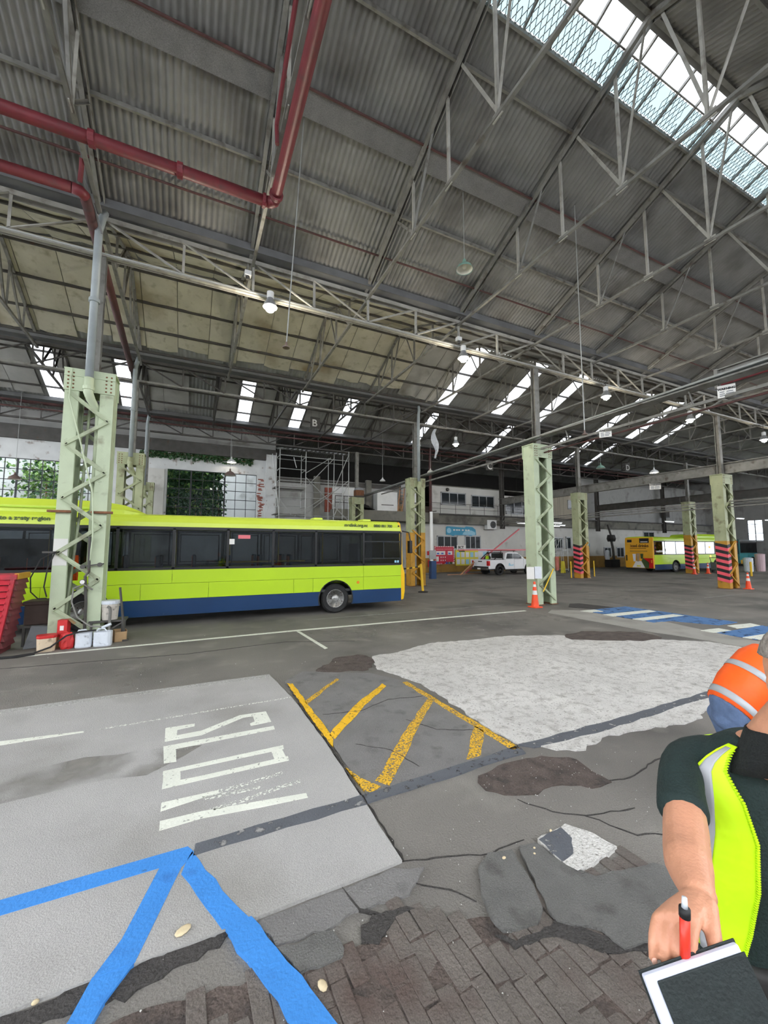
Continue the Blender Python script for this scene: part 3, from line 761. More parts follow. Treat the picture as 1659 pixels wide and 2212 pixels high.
# ================================================================== ROOF TRUSSES
def near_truss():
    t = thing('roof_truss', '', 'roof truss', (0, 4.45, 10.3), 0, 'trusses of the near roof')
    o = t.location
    zc = 10.25
    for s in (1, -1):
        Yf = lambda y: 4.45 + s * (y - 4.45)
        zf = lambda y: 13.5 - 0.42 * (y - 4.45) - 0.02
        m = MB(o)
        m.bar((-.06, Yf(11.55), zf(11.55)), (-.06, Yf(4.45), zf(4.45)), 0.09, 0.12)
        m.bar((.06, Yf(11.55), zf(11.55)), (.06, Yf(4.45), zf(4.45)), 0.02, 0.14)
        m.build('rafter', 'steel_grey', t)
        for y in (8.5, 6.9, 5.3):
            MB(o).angle((0, Yf(y), zc), (0, Yf(y), zf(y)), 0.055).build('vertical_strut', 'steel_light', t)
            MB(o).box(-.012, Yf(y) - .13, zc - .06, .012, Yf(y) + .13, zc + .1).build('gusset', 'steel_light', t)
        for a, b_ in (((8.5, zc), (9.5, zf(9.5))), ((8.5, zc), (7.5, zf(7.5))), ((5.3, zc), (6.42, zf(6.42))), ((5.3, zc), (4.6, zf(4.6)))):
            MB(o).angle((0.02, Yf(a[0]), a[1]), (0.02, Yf(b_[0]), b_[1]), 0.06).build('diagonal_strut', 'steel_light' if a[0] == 5.3 else 'steel_grey', t)
    m = MB(o)
    m.bar((-.035, 11.55, zc), (-.035, -2.7, zc), 0.012, 0.07)
    m.bar((.0, 11.55, zc - .03), (.0, -2.7, zc - .03), 0.075, 0.012)
    m.bar((.035, 11.55, zc), (.035, -2.7, zc), 0.012, 0.07)
    m.build('bottom_chord', 'steel_grey', t)
    return t
def small_truss(mat):
    t = thing('roof_truss', '', 'roof truss', (0, 0, 10.3), 0, '')
    o = Vector((0, 0, 10.3))
    hs = 4.25; zc = 10.2; zf = lambda d: 12.32 - 0.42 * abs(d)
    for s in (1, -1):
        MB(o).bar((0, s * hs, zf(hs)), (0, 0, zf(0)), 0.1, 0.12).build('rafter', mat, t)
        for d in (2.6, 1.1):
            MB(o).angle((0, s * d, zc), (0, s * d, zf(d)), 0.06).build('vertical_strut', mat, t)
        for d0, d1 in ((2.6, 1.1), (1.1, 0.05)):
            MB(o).angle((0, s * d0, zc), (0, s * d1, zf(d1)), 0.06).build('diagonal_strut', mat, t)
    MB(o).bar((0, hs, zc), (0, -hs, zc), 0.09, 0.08).build('bottom_chord', mat, t)
    return t
TX = [-9.5 + 3.6 * k for k in range(15)]
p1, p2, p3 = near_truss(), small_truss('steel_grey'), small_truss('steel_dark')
for i, x in enumerate(TX):
    if 1 <= i <= 13:
        t = p1 if i == 1 else copy_tree(p1)
        t.location = (x, 4.45, 10.3)
        t['label'] = '%s steel truss from the left under the near corrugated roof' % ordn[i - 1]
    t = p2 if i == 0 else copy_tree(p2)
    t.location = (x, R2, 10.3); t['group'] = 'trusses of the middle roof'
    t['label'] = '%s steel truss from the left under the middle roof' % ordn[i]
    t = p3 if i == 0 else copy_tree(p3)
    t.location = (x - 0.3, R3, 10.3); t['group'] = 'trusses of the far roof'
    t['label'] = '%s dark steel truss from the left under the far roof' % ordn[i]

# ================================================================== LATTICE GIRDERS under the valleys
def girder(y, xa, xb, mats, label, grp):
    tmat, cmat, bmat = mats
    t = thing('lattice_girder', label, 'girder', ((xa + xb) / 2, y, 9.4), 0, grp)
    o = t.location
    L = xb - xa; n = 8; st = L / n
    zt, zb = 10.4, 9.42
    m = MB(o); m.bar((xa, y - .05, zt), (xb, y - .05, zt), 0.1, 0.02); m.bar((xa, y - .1, zt - .04), (xb, y - .1, zt - .04), 0.02, 0.12); m.bar((xa, y + .1, zt - .04), (xb, y + .1, zt - .04), 0.02, 0.12); m.build('top_chord', tmat, t)
    m = MB(o); m.bar((xa, y - .06, zb), (xb, y - .06, zb), 0.09, 0.09); m.bar((xa, y + .06, zb), (xb, y + .06, zb), 0.02, 0.09); m.build('bottom_chord', bmat, t)
    for i in range(n):
        x = xa + i * st
        if i: MB(o).angle((x, y - .08, zb), (x, y - .08, zt - .06), 0.06).build('vertical_strut', cmat, t)
        a, b_ = ((x, zt - .08), (x + st, zb)) if i < n / 2 else ((x, zb), (x + st, zt - .08))
        MB(o).angle((a[0], y - .08, a[1]), (b_[0], y - .08, b_[1]), 0.065).build('diagonal_strut', cmat, t)
    return t
CX = [-16.7, -2.3, 12.1, 26.3, 40.7, 55]
nm = ['left of the nearest pale green column', 'between the two nearest pale green columns', 'right of the pale green column with the cone', 'right of the striped column on the right', 'at the far right end']
for k in range(5):
    girder(Y1, CX[k], CX[k + 1], ('steel_light', 'steel_light', 'steel_light'), 'grey lattice girder overhead, %s' % nm[k], 'near row lattice girders')
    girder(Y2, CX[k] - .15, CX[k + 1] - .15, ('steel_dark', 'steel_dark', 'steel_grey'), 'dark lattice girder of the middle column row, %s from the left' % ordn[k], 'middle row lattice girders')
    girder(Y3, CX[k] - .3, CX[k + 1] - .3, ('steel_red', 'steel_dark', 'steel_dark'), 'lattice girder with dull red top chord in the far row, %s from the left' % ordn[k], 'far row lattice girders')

# ================================================================== WALLS
pm('office_pane', c(44, 50, 54), 0.06, 0, 0.1, 1)
YB = 30.0
W1 = (-11.6, -4.7, 3.6, 7.35); W2 = (-1.6, 4.1, 3.6, 7.38)
def wall_with_holes(x0, x1, y0, y1, z0, z1, holes):
    m = MB(); x = x0
    for (a, b_, lo, hi) in holes:
        m.box(x, y0, z0, a, y1, z1); m.box(a, y0, z0, b_, y1, lo); m.box(a, y0, hi, b_, y1, z1); x = b_
    m.box(x, y0, z0, x1, y1, z1)
    return m
wb = struct(wall_with_holes(XL, 5.4, YB, YB + .35, 0, 8.5, [W1, W2]).build('wall_back', 'peeling_white'), 'white peeling brick wall with steel windows')
MB().box(4.7, YB - .35, 0, 5.45, YB + .1, 8.9).build('brick_pier', 'peeling_white', wb)
MB().box(-3.0, YB - .3, 0, -1.75, YB + .1, 7.3).build('brick_pier', 'off_white_wall', wb)
MB().box(XL, YB - .25, 8.5, 5.4, YB + .3, 9.3).build('wall_beam', 'steel_dark', wb)
MB().box(XL, YB - .02, 9.3, 5.4, YB + .3, 10.6).build('upper_cladding', 'grey_wall', wb)
# bare red bricks where the paint has fallen off, beside the second window
bk = MB().box(-.11, -.02, -.035, .11, .02, .035).build('brick', 'brick_red', wb)
first = True
for i in range(46):
    z = 4.1 + random.random() ** 1.0 * 3.0
    x = 4.22 + random.uniform(0, .38) * (0.5 + 0.5 * math.sin(z * 2.1) ** 2)
    z = 4.1 + round((z - 4.1) / .085) * .085
    o = bk if first else share(bk, wb)
    o.location = (x, YB - .005, z); first = False
# big steel-framed windows
def steel_window(nm, x0, x1, z0, z1, cols, rows, heavy, y, gl):
    w = MB()
    w.box(x0 - .05, y - .06, z0 - .05, x1 + .05, y + .02, z0 + .02); w.box(x0 - .05, y - .06, z1 - .03, x1 + .05, y + .02, z1 + .05)
    w.box(x0 - .05, y - .06, z0, x0 + .02, y + .02, z1); w.box(x1 - .02, y - .06, z0, x1 + .05, y + .02, z1)
    o = struct(w.build(nm, 'window_bar'))
    dx, dz = (x1 - x0) / cols, (z1 - z0) / rows
    for i in range(1, cols):
        t = .09 if i in heavy else .035
        MB().box(x0 + i * dx - t / 2, y - .05, z0, x0 + i * dx + t / 2, y + .01, z1).build('mullion', 'window_bar', o)
    for j in range(1, rows):
        MB().box(x0, y - .05, z0 + j * dz - .02, x1, y + .01, z0 + j * dz + .02).build('glazing_bar', 'window_bar', o)
    pn = None
    for i in range(cols):
        for j in range(rows):
            if pn is None:
                pn = MB().box(0.02, -.004, 0.02, dx - .02, .004, dz - .02).build('pane', gl, o); q = pn
            else: q = share(pn, o)
            q.location = (x0 + i * dx, y - .02, z0 + j * dz)
    return o
w1 = steel_window('window_1', *W1, 12, 6, (4, 8), YB + .1, 'window_glass'); w1['label'] = 'wide steel-framed window of many panes above the bus roof pod'
w2 = steel_window('window_2', *W2, 8, 6, (2, 5), YB + .1, 'window_glass'); w2['label'] = 'steel-framed window half overgrown with ivy'
# outside: neighbouring wall and greenery seen through the windows
ext = MB().box(-22, 37, 0, 5.0, 37.4, 9.6).build('wall_outside', 'off_white_wall'); struct(ext, 'pale neighbouring wall seen through the windows')
MB().box(-22, 36.97, 4.6, 5.0, 37.0, 4.75).build('string_course', 'pink_bar', ext)
def leaves(name, n, fn, mats, sz, parent):
    for mt, part in mats:
        m = MB()
        for i in range(int(n * part)):
            p = Vector(fn())
            a = Vector((random.uniform(-1, 1), random.uniform(-.5, .5), random.uniform(-1, 1))).normalized() * sz * random.uniform(.6, 1.3)
            b_ = a.cross(Vector((random.uniform(-1, 1), random.uniform(-1, 1), random.uniform(-.3, 1)))).normalized() * a.length * .6
            m.add([p - a, p + b_, p + a, p - b_], [(0, 1, 2, 3)])
        o = m.build(name, mt, parent); o['kind'] = 'stuff'
iv = thing('ivy', 'dense green ivy climbing over the left half of the second window', 'ivy', (0, 30.6, 0))
leaves('foliage', 3600, lambda: (random.uniform(-1.7, 1.3 + 0.9 * random.random()), random.uniform(-.05, .25), random.uniform(3.4, 7.5)), (('ivy', .85), ('ivy_light', .15)), .17, iv)
MB().prism_xz([(-1.7, 3.2), (1.0, 3.2), (1.25, 4.6), (1.0, 5.6), (1.3, 6.6), (1.0, 7.5), (-1.7, 7.5)], .3, .4).build('backing_sheet', 'ivy', iv)  # solid dark sheet added behind the leaves to close bright gaps
m = MB()
for i in range(7): m.path([(-1.5 + i * .5, .1, 0), (-1.4 + i * .5 + random.uniform(-.2, .2), .1, 3.5), (-1.5 + i * .5, .12, 7.3)], .02, 5)
m.build('stem', 'timber', iv)
iv2 = thing('ivy', 'ivy creeping along the top of the white brick wall', 'ivy', (0, 29.9, 8.3))
leaves('foliage', 900, lambda: (random.uniform(-3.2, 3.8), random.uniform(-.12, .05), random.gauss(0, .14)), (('ivy', 1.0),), .1, iv2)
MB().path([(-3.2, 0, 0), (0, -.02, .08), (3.8, 0, -.05)], .02, 5).build('stem', 'timber', iv2)
for i, (x, z, r, lb) in enumerate(((-9.5, 9, 2.2, 'pale bush outside behind the wide left window'), (-4.2, 8.2, 1.4, 'green bush outside at the right end of the left window'))):
    bu = thing('outdoor_bush', lb, 'bush', (x, 36, 0))
    leaves('foliage', 900, lambda: (random.gauss(0, r * .5), random.uniform(-.6, .6), z - 2.2 + random.gauss(0, r * .45)), (('ivy_light', .7), ('ivy', .3)), .16, bu)
    MB().path([(0, 0, 0), (.1, 0, 3), (0, .1, z - 2)], .06, 6).build('trunk', 'timber', bu)
# wall behind the scaffold, offices, right part
wc = struct(MB().box(5.4, YB, 0, 17.6, YB + .35, 7.4).build('wall_back.001', 'grey_wall'), 'grey wall behind the scaffold')
for xx in (8.3, 12.6): MB().box(xx, YB - .3, 0, xx + .45, YB, 7.6).build('wall_post', 'slab_grey', wc)
MB().box(5.4, YB - .1, 7.0, 17.6, YB, 7.35).build('wall_beam', 'steel_dark', wc)
MB().box(9.2, YB - .12, 4.9, 9.75, YB, 6.8).build('brick_edge', 'brick_red', wc)
MB().box(9.8, YB - .1, 4.9, 12.2, YB, 6.9).build('white_panel', 'white_paint', wc)
wo = struct(MB().box(17.6, YB, 1.25, 62, YB + .35, 4.25).build('wall_back.002', 'off_white_wall'), 'white lower office wall')
MB().box(17.6, YB - .02, 0, 62, YB + .35, 1.25).build('wall_dado', 'wall_dado', wo)
MB().box(10.2, YB - .55, 4.25, 62, YB + .35, 5.05).build('floor_slab_edge', 'slab_grey', wo)
MB().box(10.2, YB - .75, 5.0, 62, YB - .3, 5.12).build('walkway_deck', 'steel_dark', wo)
wu = struct(MB().box(19.0, YB, 5.05, 27.0, YB + .3, 7.62).build('wall_upper', 'off_white_wall'), 'white upper office wall with dark windows')
MB().box(27.0, YB + .1, 5.05, 32.2, YB + .4, 7.2).build('upper_wall_step', 'off_white_wall', wu)
MB().box(33.2, YB - .3, 5.05, 38.0, YB + .3, 8.0).build('upper_wall_beige', 'beige_wall', wu)
MB().box(38.0, YB, 5.05, 62, YB + .3, 9.7).build('upper_wall_grey', 'grey_wall', wu)
MB().box(18.9, YB, 7.62, 33.0, YB + 3.0, 7.72).build('office_roof', 'slab_grey', wu)
MB().box(19.0, YB + 2.9, 0, 33.0, YB + 3, 7.6).build('office_rear', 'painted_void', wu)
struct(MB().box(5.4, 37.1, 0, 62, 37.4, 12).build('wall_far', 'painted_void'), 'rear wall coloured dark for the unlit space above the offices')  # added to close the rear bay, its darkness painted into the colour
struct(MB().box(5.2, YB, 0, 5.5, 37.3, 11.5).build('wall_side', 'painted_void'))
wr = struct(wall_with_holes(0, 1, 0, 1, 0, 1, []).build('wall_right', 'grey_wall'), 'far right end wall with bright windows')
m = MB(); y = 13.0
for (a, b_) in ((14.5, 16.2), (19.6, 21.2), (24.1, 25.6), (27.5, 29)):
    m.box(62, y, 0, 62.3, a, 14); m.box(62, a, 0, 62.3, b_, 2.9); m.box(62, a, 5.5, 62.3, b_, 14); y = b_
m.box(62, y, 0, 62.3, 37.3, 14)
old = wr.data; me = bpy.data.meshes.new('wall_right'); me.from_pydata(m.v, [], m.f); me.materials.append(MATS['grey_wall']); wr.data = me
for k, (a, b_) in enumerate(((14.5, 16.2), (19.6, 21.2), (24.1, 25.6), (27.5, 29))):
    w = MB()
    for yy in (a, (a + b_) / 2, b_): w.box(62.05, yy - .04, 2.9, 62.12, yy + .04, 5.5)
    for zz in (2.9, 3.9, 5.0, 5.5): w.box(62.05, a, zz - .03, 62.12, b_, zz + .03)
    o = struct(w.build('window_%d' % (20 + k), 'window_bar'))
    MB().box(62.07, a, 2.9, 62.08, b_, 5.5).build('pane', 'window_glass', o)
# office windows
def office_window(n, x0, x1, z0, z1, cols, y=YB, label=None):
    w = MB()
    for a in (x0, x1): w.box(a - .05, y - .05, z0 - .05, a + .05, y + .02, z1 + .05)
    for a in (z0, z1): w.box(x0 - .05, y - .05, a - .05, x1 + .05, y + .02, a + .05)
    o = struct(w.build('window_%d' % n, 'aluminium'), label)
    dx = (x1 - x0) / cols
    for i in range(cols):
        if i: MB().box(x0 + i * dx - .04, y - .045, z0, x0 + i * dx + .04, y, z1).build('mullion', 'aluminium', o)
        MB().box(x0 + i * dx + .04, y - .03, z0 + .03, x0 + (i + 1) * dx - .04, y - .012, z1 - .03).build('pane', 'office_pane', o)
office_window(3, 19.95, 22.6, 6.0, 7.08, 3, label='upper office window nearest the red pipe')
office_window(4, 23.3, 25.9, 5.92, 6.98, 3, label='upper office window left of the dark post')
office_window(5, 27.5, 31.6, 5.45, 6.72, 4, YB + .1, label='upper office window right of the dark post')
office_window(6, 35.6, 37.2, 6.2, 7.1, 2, YB - .3, label='small louvred window in the beige upper wall')
office_window(7, 19.5, 21.6, 2.05, 3.16, 3, label='lower office window above the red board')
office_window(8, 22.5, 24.2, 2.05, 3.2, 3, label='lower office window above the notice board')
office_window(9, 33.6, 35.0, 2.1, 3.15, 2, label='lower window behind the step ladder')
office_window(10, 35.45, 36.15, 2.05, 3.25, 1)
office_window(11, 41.4, 42.5, 1.1, 2.15, 2)
office_window(12, 43.5, 44.7, 1.1, 2.15, 2)
office_window(13, 48.5, 50.5, 3.0, 4.0, 2)
d1 = struct(MB().box(37.9, YB - .06, 0, 38.9, YB, 2.2).build('door_1', 'painted_void'), 'doorway right of the mustard column, painted dark as an unlit opening')  # solid panel, the doorway's shade is put into its colour
MB().box(37.85, YB - .1, 2.25, 38.95, YB - .02, 2.6).build('door_sign', 'sign_blue', d1)
MB().box(9.6, 28.75, 4.3, 18.9, YB, 5.08).build('low_roof', 'slab_grey', wc)
# handrail on the office walkway
hr = thing('walkway_railing', 'thin dark railing along the upper office walkway', 'railing', (25, YB - .7, 5.1))
o = hr.location
for x in [17.8 + 1.6 * i for i in range(10)]:
    MB(o).tube((x, YB - .7, 5.1), (x, YB - .7, 6.05), .02, 6).build('post', 'steel_dark', hr)
for z in (5.55, 6.03):
    MB(o).tube((17.8, YB - .7, z), (32.4, YB - .7, z), .016, 6).build('rail', 'steel_dark', hr)
# back posts
for x, y, lb in ((26.3, 29.3, 'dark steel post in front of the upper office windows'), (39.6, 29.3, 'dark steel post on the grey upper wall'), (51.5, 29.3, 'dark steel post above the rear bus')):
    t = thing('steel_post', lb, 'post', (x, y, 3.9))
    m = MB(); m.bar((-.16, 0, 0), (-.16, 0, 6.5), .04, .3, up=(0, 1, 0)); m.bar((.16, 0, 0), (.16, 0, 6.5), .04, .3, up=(0, 1, 0)); m.build('flange', 'steel_dark', t)
    MB().bar((0, 0, 0), (0, 0, 6.5), .3, .05, up=(0, 1, 0)).build('web', 'steel_dark', t)
    if x == 26.3:
        for i in range(3): MB().bar((-.15, -.16, .1 + i * .4), (.15, -.16, .5 + i * .4), .02, .04).build('lacing_bar', 'steel_grey', t)

# added out-of-view wall to darken glass reflections, left open above for daylight
wf = struct(MB().box(XL, -11.3, 0, XR, -11, 5.5).build('wall_added_unseen', 'grey_wall'), 'added unseen grey wall that darkens window reflections')
MB().box(XL, -11.1, 5.4, XR, -10.9, 5.6).build('wall_cap', 'steel_grey', wf)
# ================================================================== LATTICE COLUMNS
def column(x, y, label, mat='mint_green', top=6.15, pipe=True, paint=None, hazard=False, post_top=9.42, sc=1.0):
    t = thing('lattice_column', label, 'column', (x, y, 0), 0, 'lattice columns')
    lx0, lx1, hy = .21 * sc, .48 * sc, .26 * sc
    zsplit = paint or 0
    for s in (-1, 1):
        for z0, z1, mm in (((0, zsplit, 'mustard'), (zsplit, top, mat)) if paint else ((0, top, mat),)):
            m = MB()
            cx = s * (lx0 + lx1) / 2
            for yy in (-hy, hy):
                m.box(cx - .135 * sc, yy - .012, z0, cx + .135 * sc, yy + .012, z1)
            xo = s * lx1 - s * .02
            m.box(min(xo, xo - s * .03), -hy, z0, max(xo, xo - s * .03), hy, z1)
            m.box(cx - s * .135 * sc - .01, -hy, z0, cx - s * .135 * sc + .01, -hy + .06, z1); m.box(cx - s * .135 * sc - .01, hy - .06, z0, cx - s * .135 * sc + .01, hy, z1)
            m.build('leg', mm, t)
    n = 9
    st = (top - .72) / n
    for yy in (-hy - .02, hy + .02):
        for i in range(n):
            a, b_ = (-lx1 + .08, lx1 - .08) if (i % 2 == 0) == (yy < 0) else (lx1 - .08, -lx1 + .08)
            mm = mat if not paint or (i + .3) * st > paint - .18 else 'mustard'
            z0 = .18 + i * st
            m = MB(); m.bar((b_, yy, z0), (a, yy, z0 + st), .09, .016, up=(0, 1, 0))
            m.bar((b_, yy - .02 if yy < 0 else yy + .02, z0 - .045), (a, yy - .02 if yy < 0 else yy + .02, z0 + st - .045), .012, .05, up=(0, 1, 0))
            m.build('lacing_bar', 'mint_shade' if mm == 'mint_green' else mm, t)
    for yy in (-hy - .025, hy + .025):
        m = MB(); m.box(-lx1 - .02, yy - .01, top - .5, lx1 + .02, yy + .01, top); m.box(-lx1 - .02, yy - .025, top - .16, lx1 + .02, yy + .025, top - .13)
        pl = m.build('head_plate', mat, t)
        m = MB()
        for s in (-1, 1):
            for i in range(2):
                for j in range(5):
                    m.lathe([(.022, 0), (.016, -.012 if yy < 0 else .012)], (s * (lx1 - .06 - i * .1), yy + (-.011 if yy < 0 else .011), top - .44 + j * .09), 6, 'y')
        rv = m.build('rivets', 'rust', pl); rv['kind'] = 'stuff'
    MB().box(-lx1 - .03, -hy - .04, top, lx1 + .03, hy + .04, top + .03).build('cap_plate', mat, t)
    m = MB(); m.bar((0, -.09, top), (0, -.09, post_top), .24, .025, up=(0, 1, 0)); m.bar((0, .09, top), (0, .09, post_top), .24, .025, up=(0, 1, 0)); m.bar((.02, 0, top), (.02, 0, post_top), .03, .18, up=(0, 1, 0))
    m.build('upper_post', 'steel_grey', t)
    for s in (-1, 1):
        MB().box(s * (lx0 + lx1) / 2 - .17, -hy - .06, 0, s * (lx0 + lx1) / 2 + .17, hy + .06, .025).build('base_plate', 'rust', t)
    if pipe:
        px = .0; py = -hy - .16
        m = MB(); m.path([(px + .08, py + .1, 10.35), (px + .05, py, 10.1), (px, py, 9.8), (px, py, top - .5)], .085, 10)
        pp = m.build('downpipe', 'pipe_grey', t, smooth=True)
        m = MB(); m.path([(px, py, top - .2), (px, py, top - .55), (px + .05, py + .06, top - .7), (px + .14, py + .26, top - .86), (px + .17, py + .3, top - 1.0), (px + .17, py + .3, 1.6)], [.1, .1, .095, .08, .065, .055], 10)
        m.build('downpipe_bend', mat, t, smooth=True)
        for z in (8.0, top - .45):
            MB().lathe([(.09, -.05), (.115, -.04), (.115, .04), (.09, .05)], (px, py, z), 12).build('pipe_collar', 'pipe_grey' if z > 7 else mat, pp)
    if hazard:
        k = 0
        for i in range(6):
            z = .3 + i * .33
            for face in ('x', 'y'):
                for z_, mt, d_ in ((z, 'hazard_pink', .012), (z + .165, 'hazard_black', .011)):
                    m = MB()
                    if face == 'x': m.prism_yz([(-hy - .02, z_), (hy, z_ + .14), (hy, z_ + .305), (-hy - .02, z_ + .165)], -lx1 - d_, -lx1 + .0)
                    else: m.prism_xz([(-lx1 - .01, z_), (-lx0 + .02, z_ + .07), (-lx0 + .02, z_ + .235), (-lx1 - .01, z_ + .165)], -hy - d_ - .014, -hy - .013)
                    m.build('hazard_stripe', mt, t)
    return t
c1 = column(-2.3, 11.6, 'large pale green lattice column with downpipe in front of the lime bus', top=6.3)
c2 = column(12.28, 11.6, 'pale green lattice column with an orange cone and white notice at its foot', pipe=False)
c3 = column(25.85, 11.65, 'pale green and mustard lattice column with pink and black stripes, far right', 'olive_green', 6.05, False, 2.5, True)
column(-2.45, 20.1, 'olive green lattice column behind the lime bus, left of the ivy window', 'olive_green')
column(11.6, 20.1, 'pale green lattice column with mustard lower half behind the lime bus front', 'olive_green', 6.1, True, 3.0)
column(25.2, 20.05, 'pale green lattice column with mustard striped foot beside the step ladder', 'olive_green', 6.05, False, 2.3, True)
column(38.2, 19.7, 'mustard and pink striped lattice column in front of the rear bus', 'olive_green', 6.0, False, 3.2, True)
column(-2.7, 28.4, 'small distant olive lattice column beside the ivy window', 'olive_green', 6.1)
column(11.2, 28.3, 'distant olive lattice column with a rusty box on top, behind the bus roof', 'olive_green', 5.9, False)
# extra fittings on the big column
m = MB(); m.path([(-.35, -.34, 6.3), (-.36, -.36, 5.6), (-.1, -.37, 4.6), (.2, -.38, 3.4), (.26, -.38, 2.4), (.2, -.36, 1.5)], .018, 6); m.build('cable', 'mint_green', c1)
m = MB(); m.path([(-.05, .1, 5.6), (-.1, .05, 3), (-.22, -.1, .5)], .03, 8); m.build('conduit', 'mint_shade', c1)
for s in (-1, 1):
    MB().prism([(-.22 + s * .4, -.36), (.22 + s * .4, -.40), (.2 + s * .4, -.26), (-.2 + s * .4, -.26)], 2.94, 2.99).build('rusty_bracket', 'rust', c1)
m = MB(); m.bar((.05, -.36, 1.72), (.5, -.36, 1.78), .02, .03); m.lathe([(.05, -.02), (.05, .02)], (.1, -.37, 1.72), 10, 'y'); m.lathe([(.05, -.02), (.05, .02)], (.42, -.37, 1.76), 10, 'y'); m.build('valve', 'steel_dark', c1)
m = MB(); m.lathe([(.055, -.03), (.055, .02)], (.12, -.38, 1.38), 14, 'y'); g1 = m.build('pressure_gauge', 'steel_dark', c1)
MB().lathe([(.045, -.035), (.045, -.03)], (.12, -.38, 1.38), 14, 'y').build('dial', 'sign_white', g1)
m = MB(); m.path([(.2, -.36, 2.4), (.22, -.36, 1.6), (.16, -.36, 1.5), (.2, -.34, .9), (.2, -.3, .2)], .03, 8); m.build('air_line', 'steel_dark', c1)
MB().box(-.475, -.283, 1.75, -.215, -.273, 2.35).build('white_patch', 'off_white_wall', c1)
# hose loops on the big column
hs = thing('air_hose', 'black air hose looping on the left of the large green column', 'hose', (-2.85, 11.3, 1.2))
m = MB(hs.location); m.path([(-2.72, 11.25, 2.05), (-2.95, 11.2, 1.9), (-3.1, 11.2, 1.5), (-3.08, 11.2, 1.2), (-2.95, 11.2, 1.05), (-2.8, 11.22, 1.05)], .014, 6); m.path([(-2.72, 11.25, 2.05), (-2.82, 11.2, 1.7), (-2.86, 11.2, 1.3), (-2.8, 11.2, 1.08)], .014, 6); m.build('loop', 'black_rubber', hs)
MB(hs.location).box(-2.95, 11.25, 2.03, -2.7, 11.3, 2.07).build('hook', 'steel_dark', hs)
h2 = thing('grease_hose', 'grey hose hanging from the large green column down to the jerrycans', 'hose', (-2.0, 11.1, 0.5))
m = MB(h2.location); m.path([(-1.98, 11.2, 1.2), (-2.15, 11.15, 1.33), (-2.32, 11.12, 1.25), (-2.33, 11.1, .95), (-2.2, 11.05, .62), (-1.95, 11.0, .42), (-1.7, 10.95, .4)], .018, 7); m.build('hose', 'steel_grey', h2)
MB(h2.location).tube((-1.72, 10.95, .38), (-1.55, 10.93, .45), .03, 8).build('nozzle', 'plastic_white', h2)
# red sleeve and sandbag bits on second column
MB().box(.44, -.36, 1.28, .58, -.3, 1.8).build('red_box', 'brick_red', c2)
MB().tube((-.3, -.36, .5), (.25, -.38, 1.35), .022, 6).build('striped_rod', 'safety_yellow', c2)
nt = thing('white_notice', 'white notice board tied to the green column above the cone', 'sign', (11.42, 11.1, 1.02), R(-38))
MB().box(-.27, -.015, -.02, .0, .015, .42).build('board', 'sign_white', nt); MB().box(.01, -.015, 0, .25, .015, .44).build('board', 'paper', nt); MB().tube((0, -.02, -.02), (0, -.02, .43), .006, 5).build('tie', 'steel_dark', nt)

# ================================================================== PIPES, TRAYS, BEAMS
pa = thing('fire_pipe', 'thick dull red fire pipe turning a corner below the near roof', 'pipe', (1.4, 8.7, 9.9))
o = pa.location
m = MB(o); m.tube((XL, 8.72, 9.9), (1.25, 8.72, 9.9), .115, 14); m.build('pipe_run', 'pipe_red', pa, smooth=True)
m = MB(o); m.path([(1.25, 8.72, 9.9), (1.33, 8.7, 9.9), (1.39, 8.64, 9.9), (1.4, 8.55, 9.9)], .118, 14); m.build('elbow', 'pipe_red', pa, smooth=True)
m = MB(o); m.tube((1.4, 8.55, 9.9), (1.4, -2.6, 9.9), .115, 14); m.build('pipe_run', 'pipe_red', pa, smooth=True)
for x in (-5.2, -2.0, -0.5): MB(o).lathe([(.115, -.06), (.15, -.05), (.15, .05), (.115, .06)], (x, 8.72, 9.9), 14, 'x').build('pipe_coupling', 'pipe_red', pa)
for p in ((1.18, 8.72), ): MB(o).lathe([(.115, -.04), (.15, -.03), (.15, .03), (.115, .04)], (p[0], p[1], 9.9), 14, 'x').build('pipe_coupling', 'pipe_red', pa)
MB(o).lathe([(.115, -.04), (.15, -.03), (.15, .03), (.115, .04)], (1.4, 8.45, 9.9), 14, 'y').build('pipe_coupling', 'pipe_red', pa)
m = MB(o); m.path([(1.22, 7.4, 10.0), (1.2, 7.4, 10.4), (1.2, 7.1, 10.6), (1.2, 4, 11.6)], .04, 8); m.build('branch_pipe', 'pipe_red', pa)
pb_ = thing('fire_pipe', 'dull red fire pipe bending beside the top of the large green column', 'pipe', (-2.4, 10.1, 9.85))
o = pb_.location
m = MB(o); m.tube((XL, 10.1, 9.85), (-2.6, 10.1, 9.85), .11, 14); m.build('pipe_run', 'pipe_red', pb_, smooth=True)
m = MB(o); m.path([(-2.6, 10.1, 9.85), (-2.46, 10.13, 9.85), (-2.4, 10.25, 9.85)], .113, 14); m.build('elbow', 'pipe_red', pb_, smooth=True)
m = MB(o); m.tube((-2.4, 10.25, 9.85), (-2.62, 20.0, 9.85), .11, 14); m.build('pipe_run', 'steel_red', pb_, smooth=True)
m = MB(o); m.path([(-2.45, 10.0, 9.95), (-2.4, 9.85, 10.2), (-2.38, 9.75, 10.3)], .045, 8); m.build('branch_pipe', 'pipe_red', pb_)
pt = thing('sprinkler_pipe', 'thin dark red sprinkler pipe running just under the near roof', 'pipe', (5, 9.75, 10.9))
MB(pt.location).tube((XL, 10.45, 10.98), (40, 10.45, 10.98), .028, 8).build('pipe_run', 'steel_red', pt)
for i in range(9): MB(pt.location).tube((-9.2 + i * 3.6, 10.45, 10.98), (-9.2 + i * 3.6, 10.45, 11.1), .01, 5).build('hanger', 'steel_dark', pt)
rp = thing('fire_pipe', 'dark red vertical fire pipe left of the upper office windows', 'pipe', (17.9, 28.2, 0))
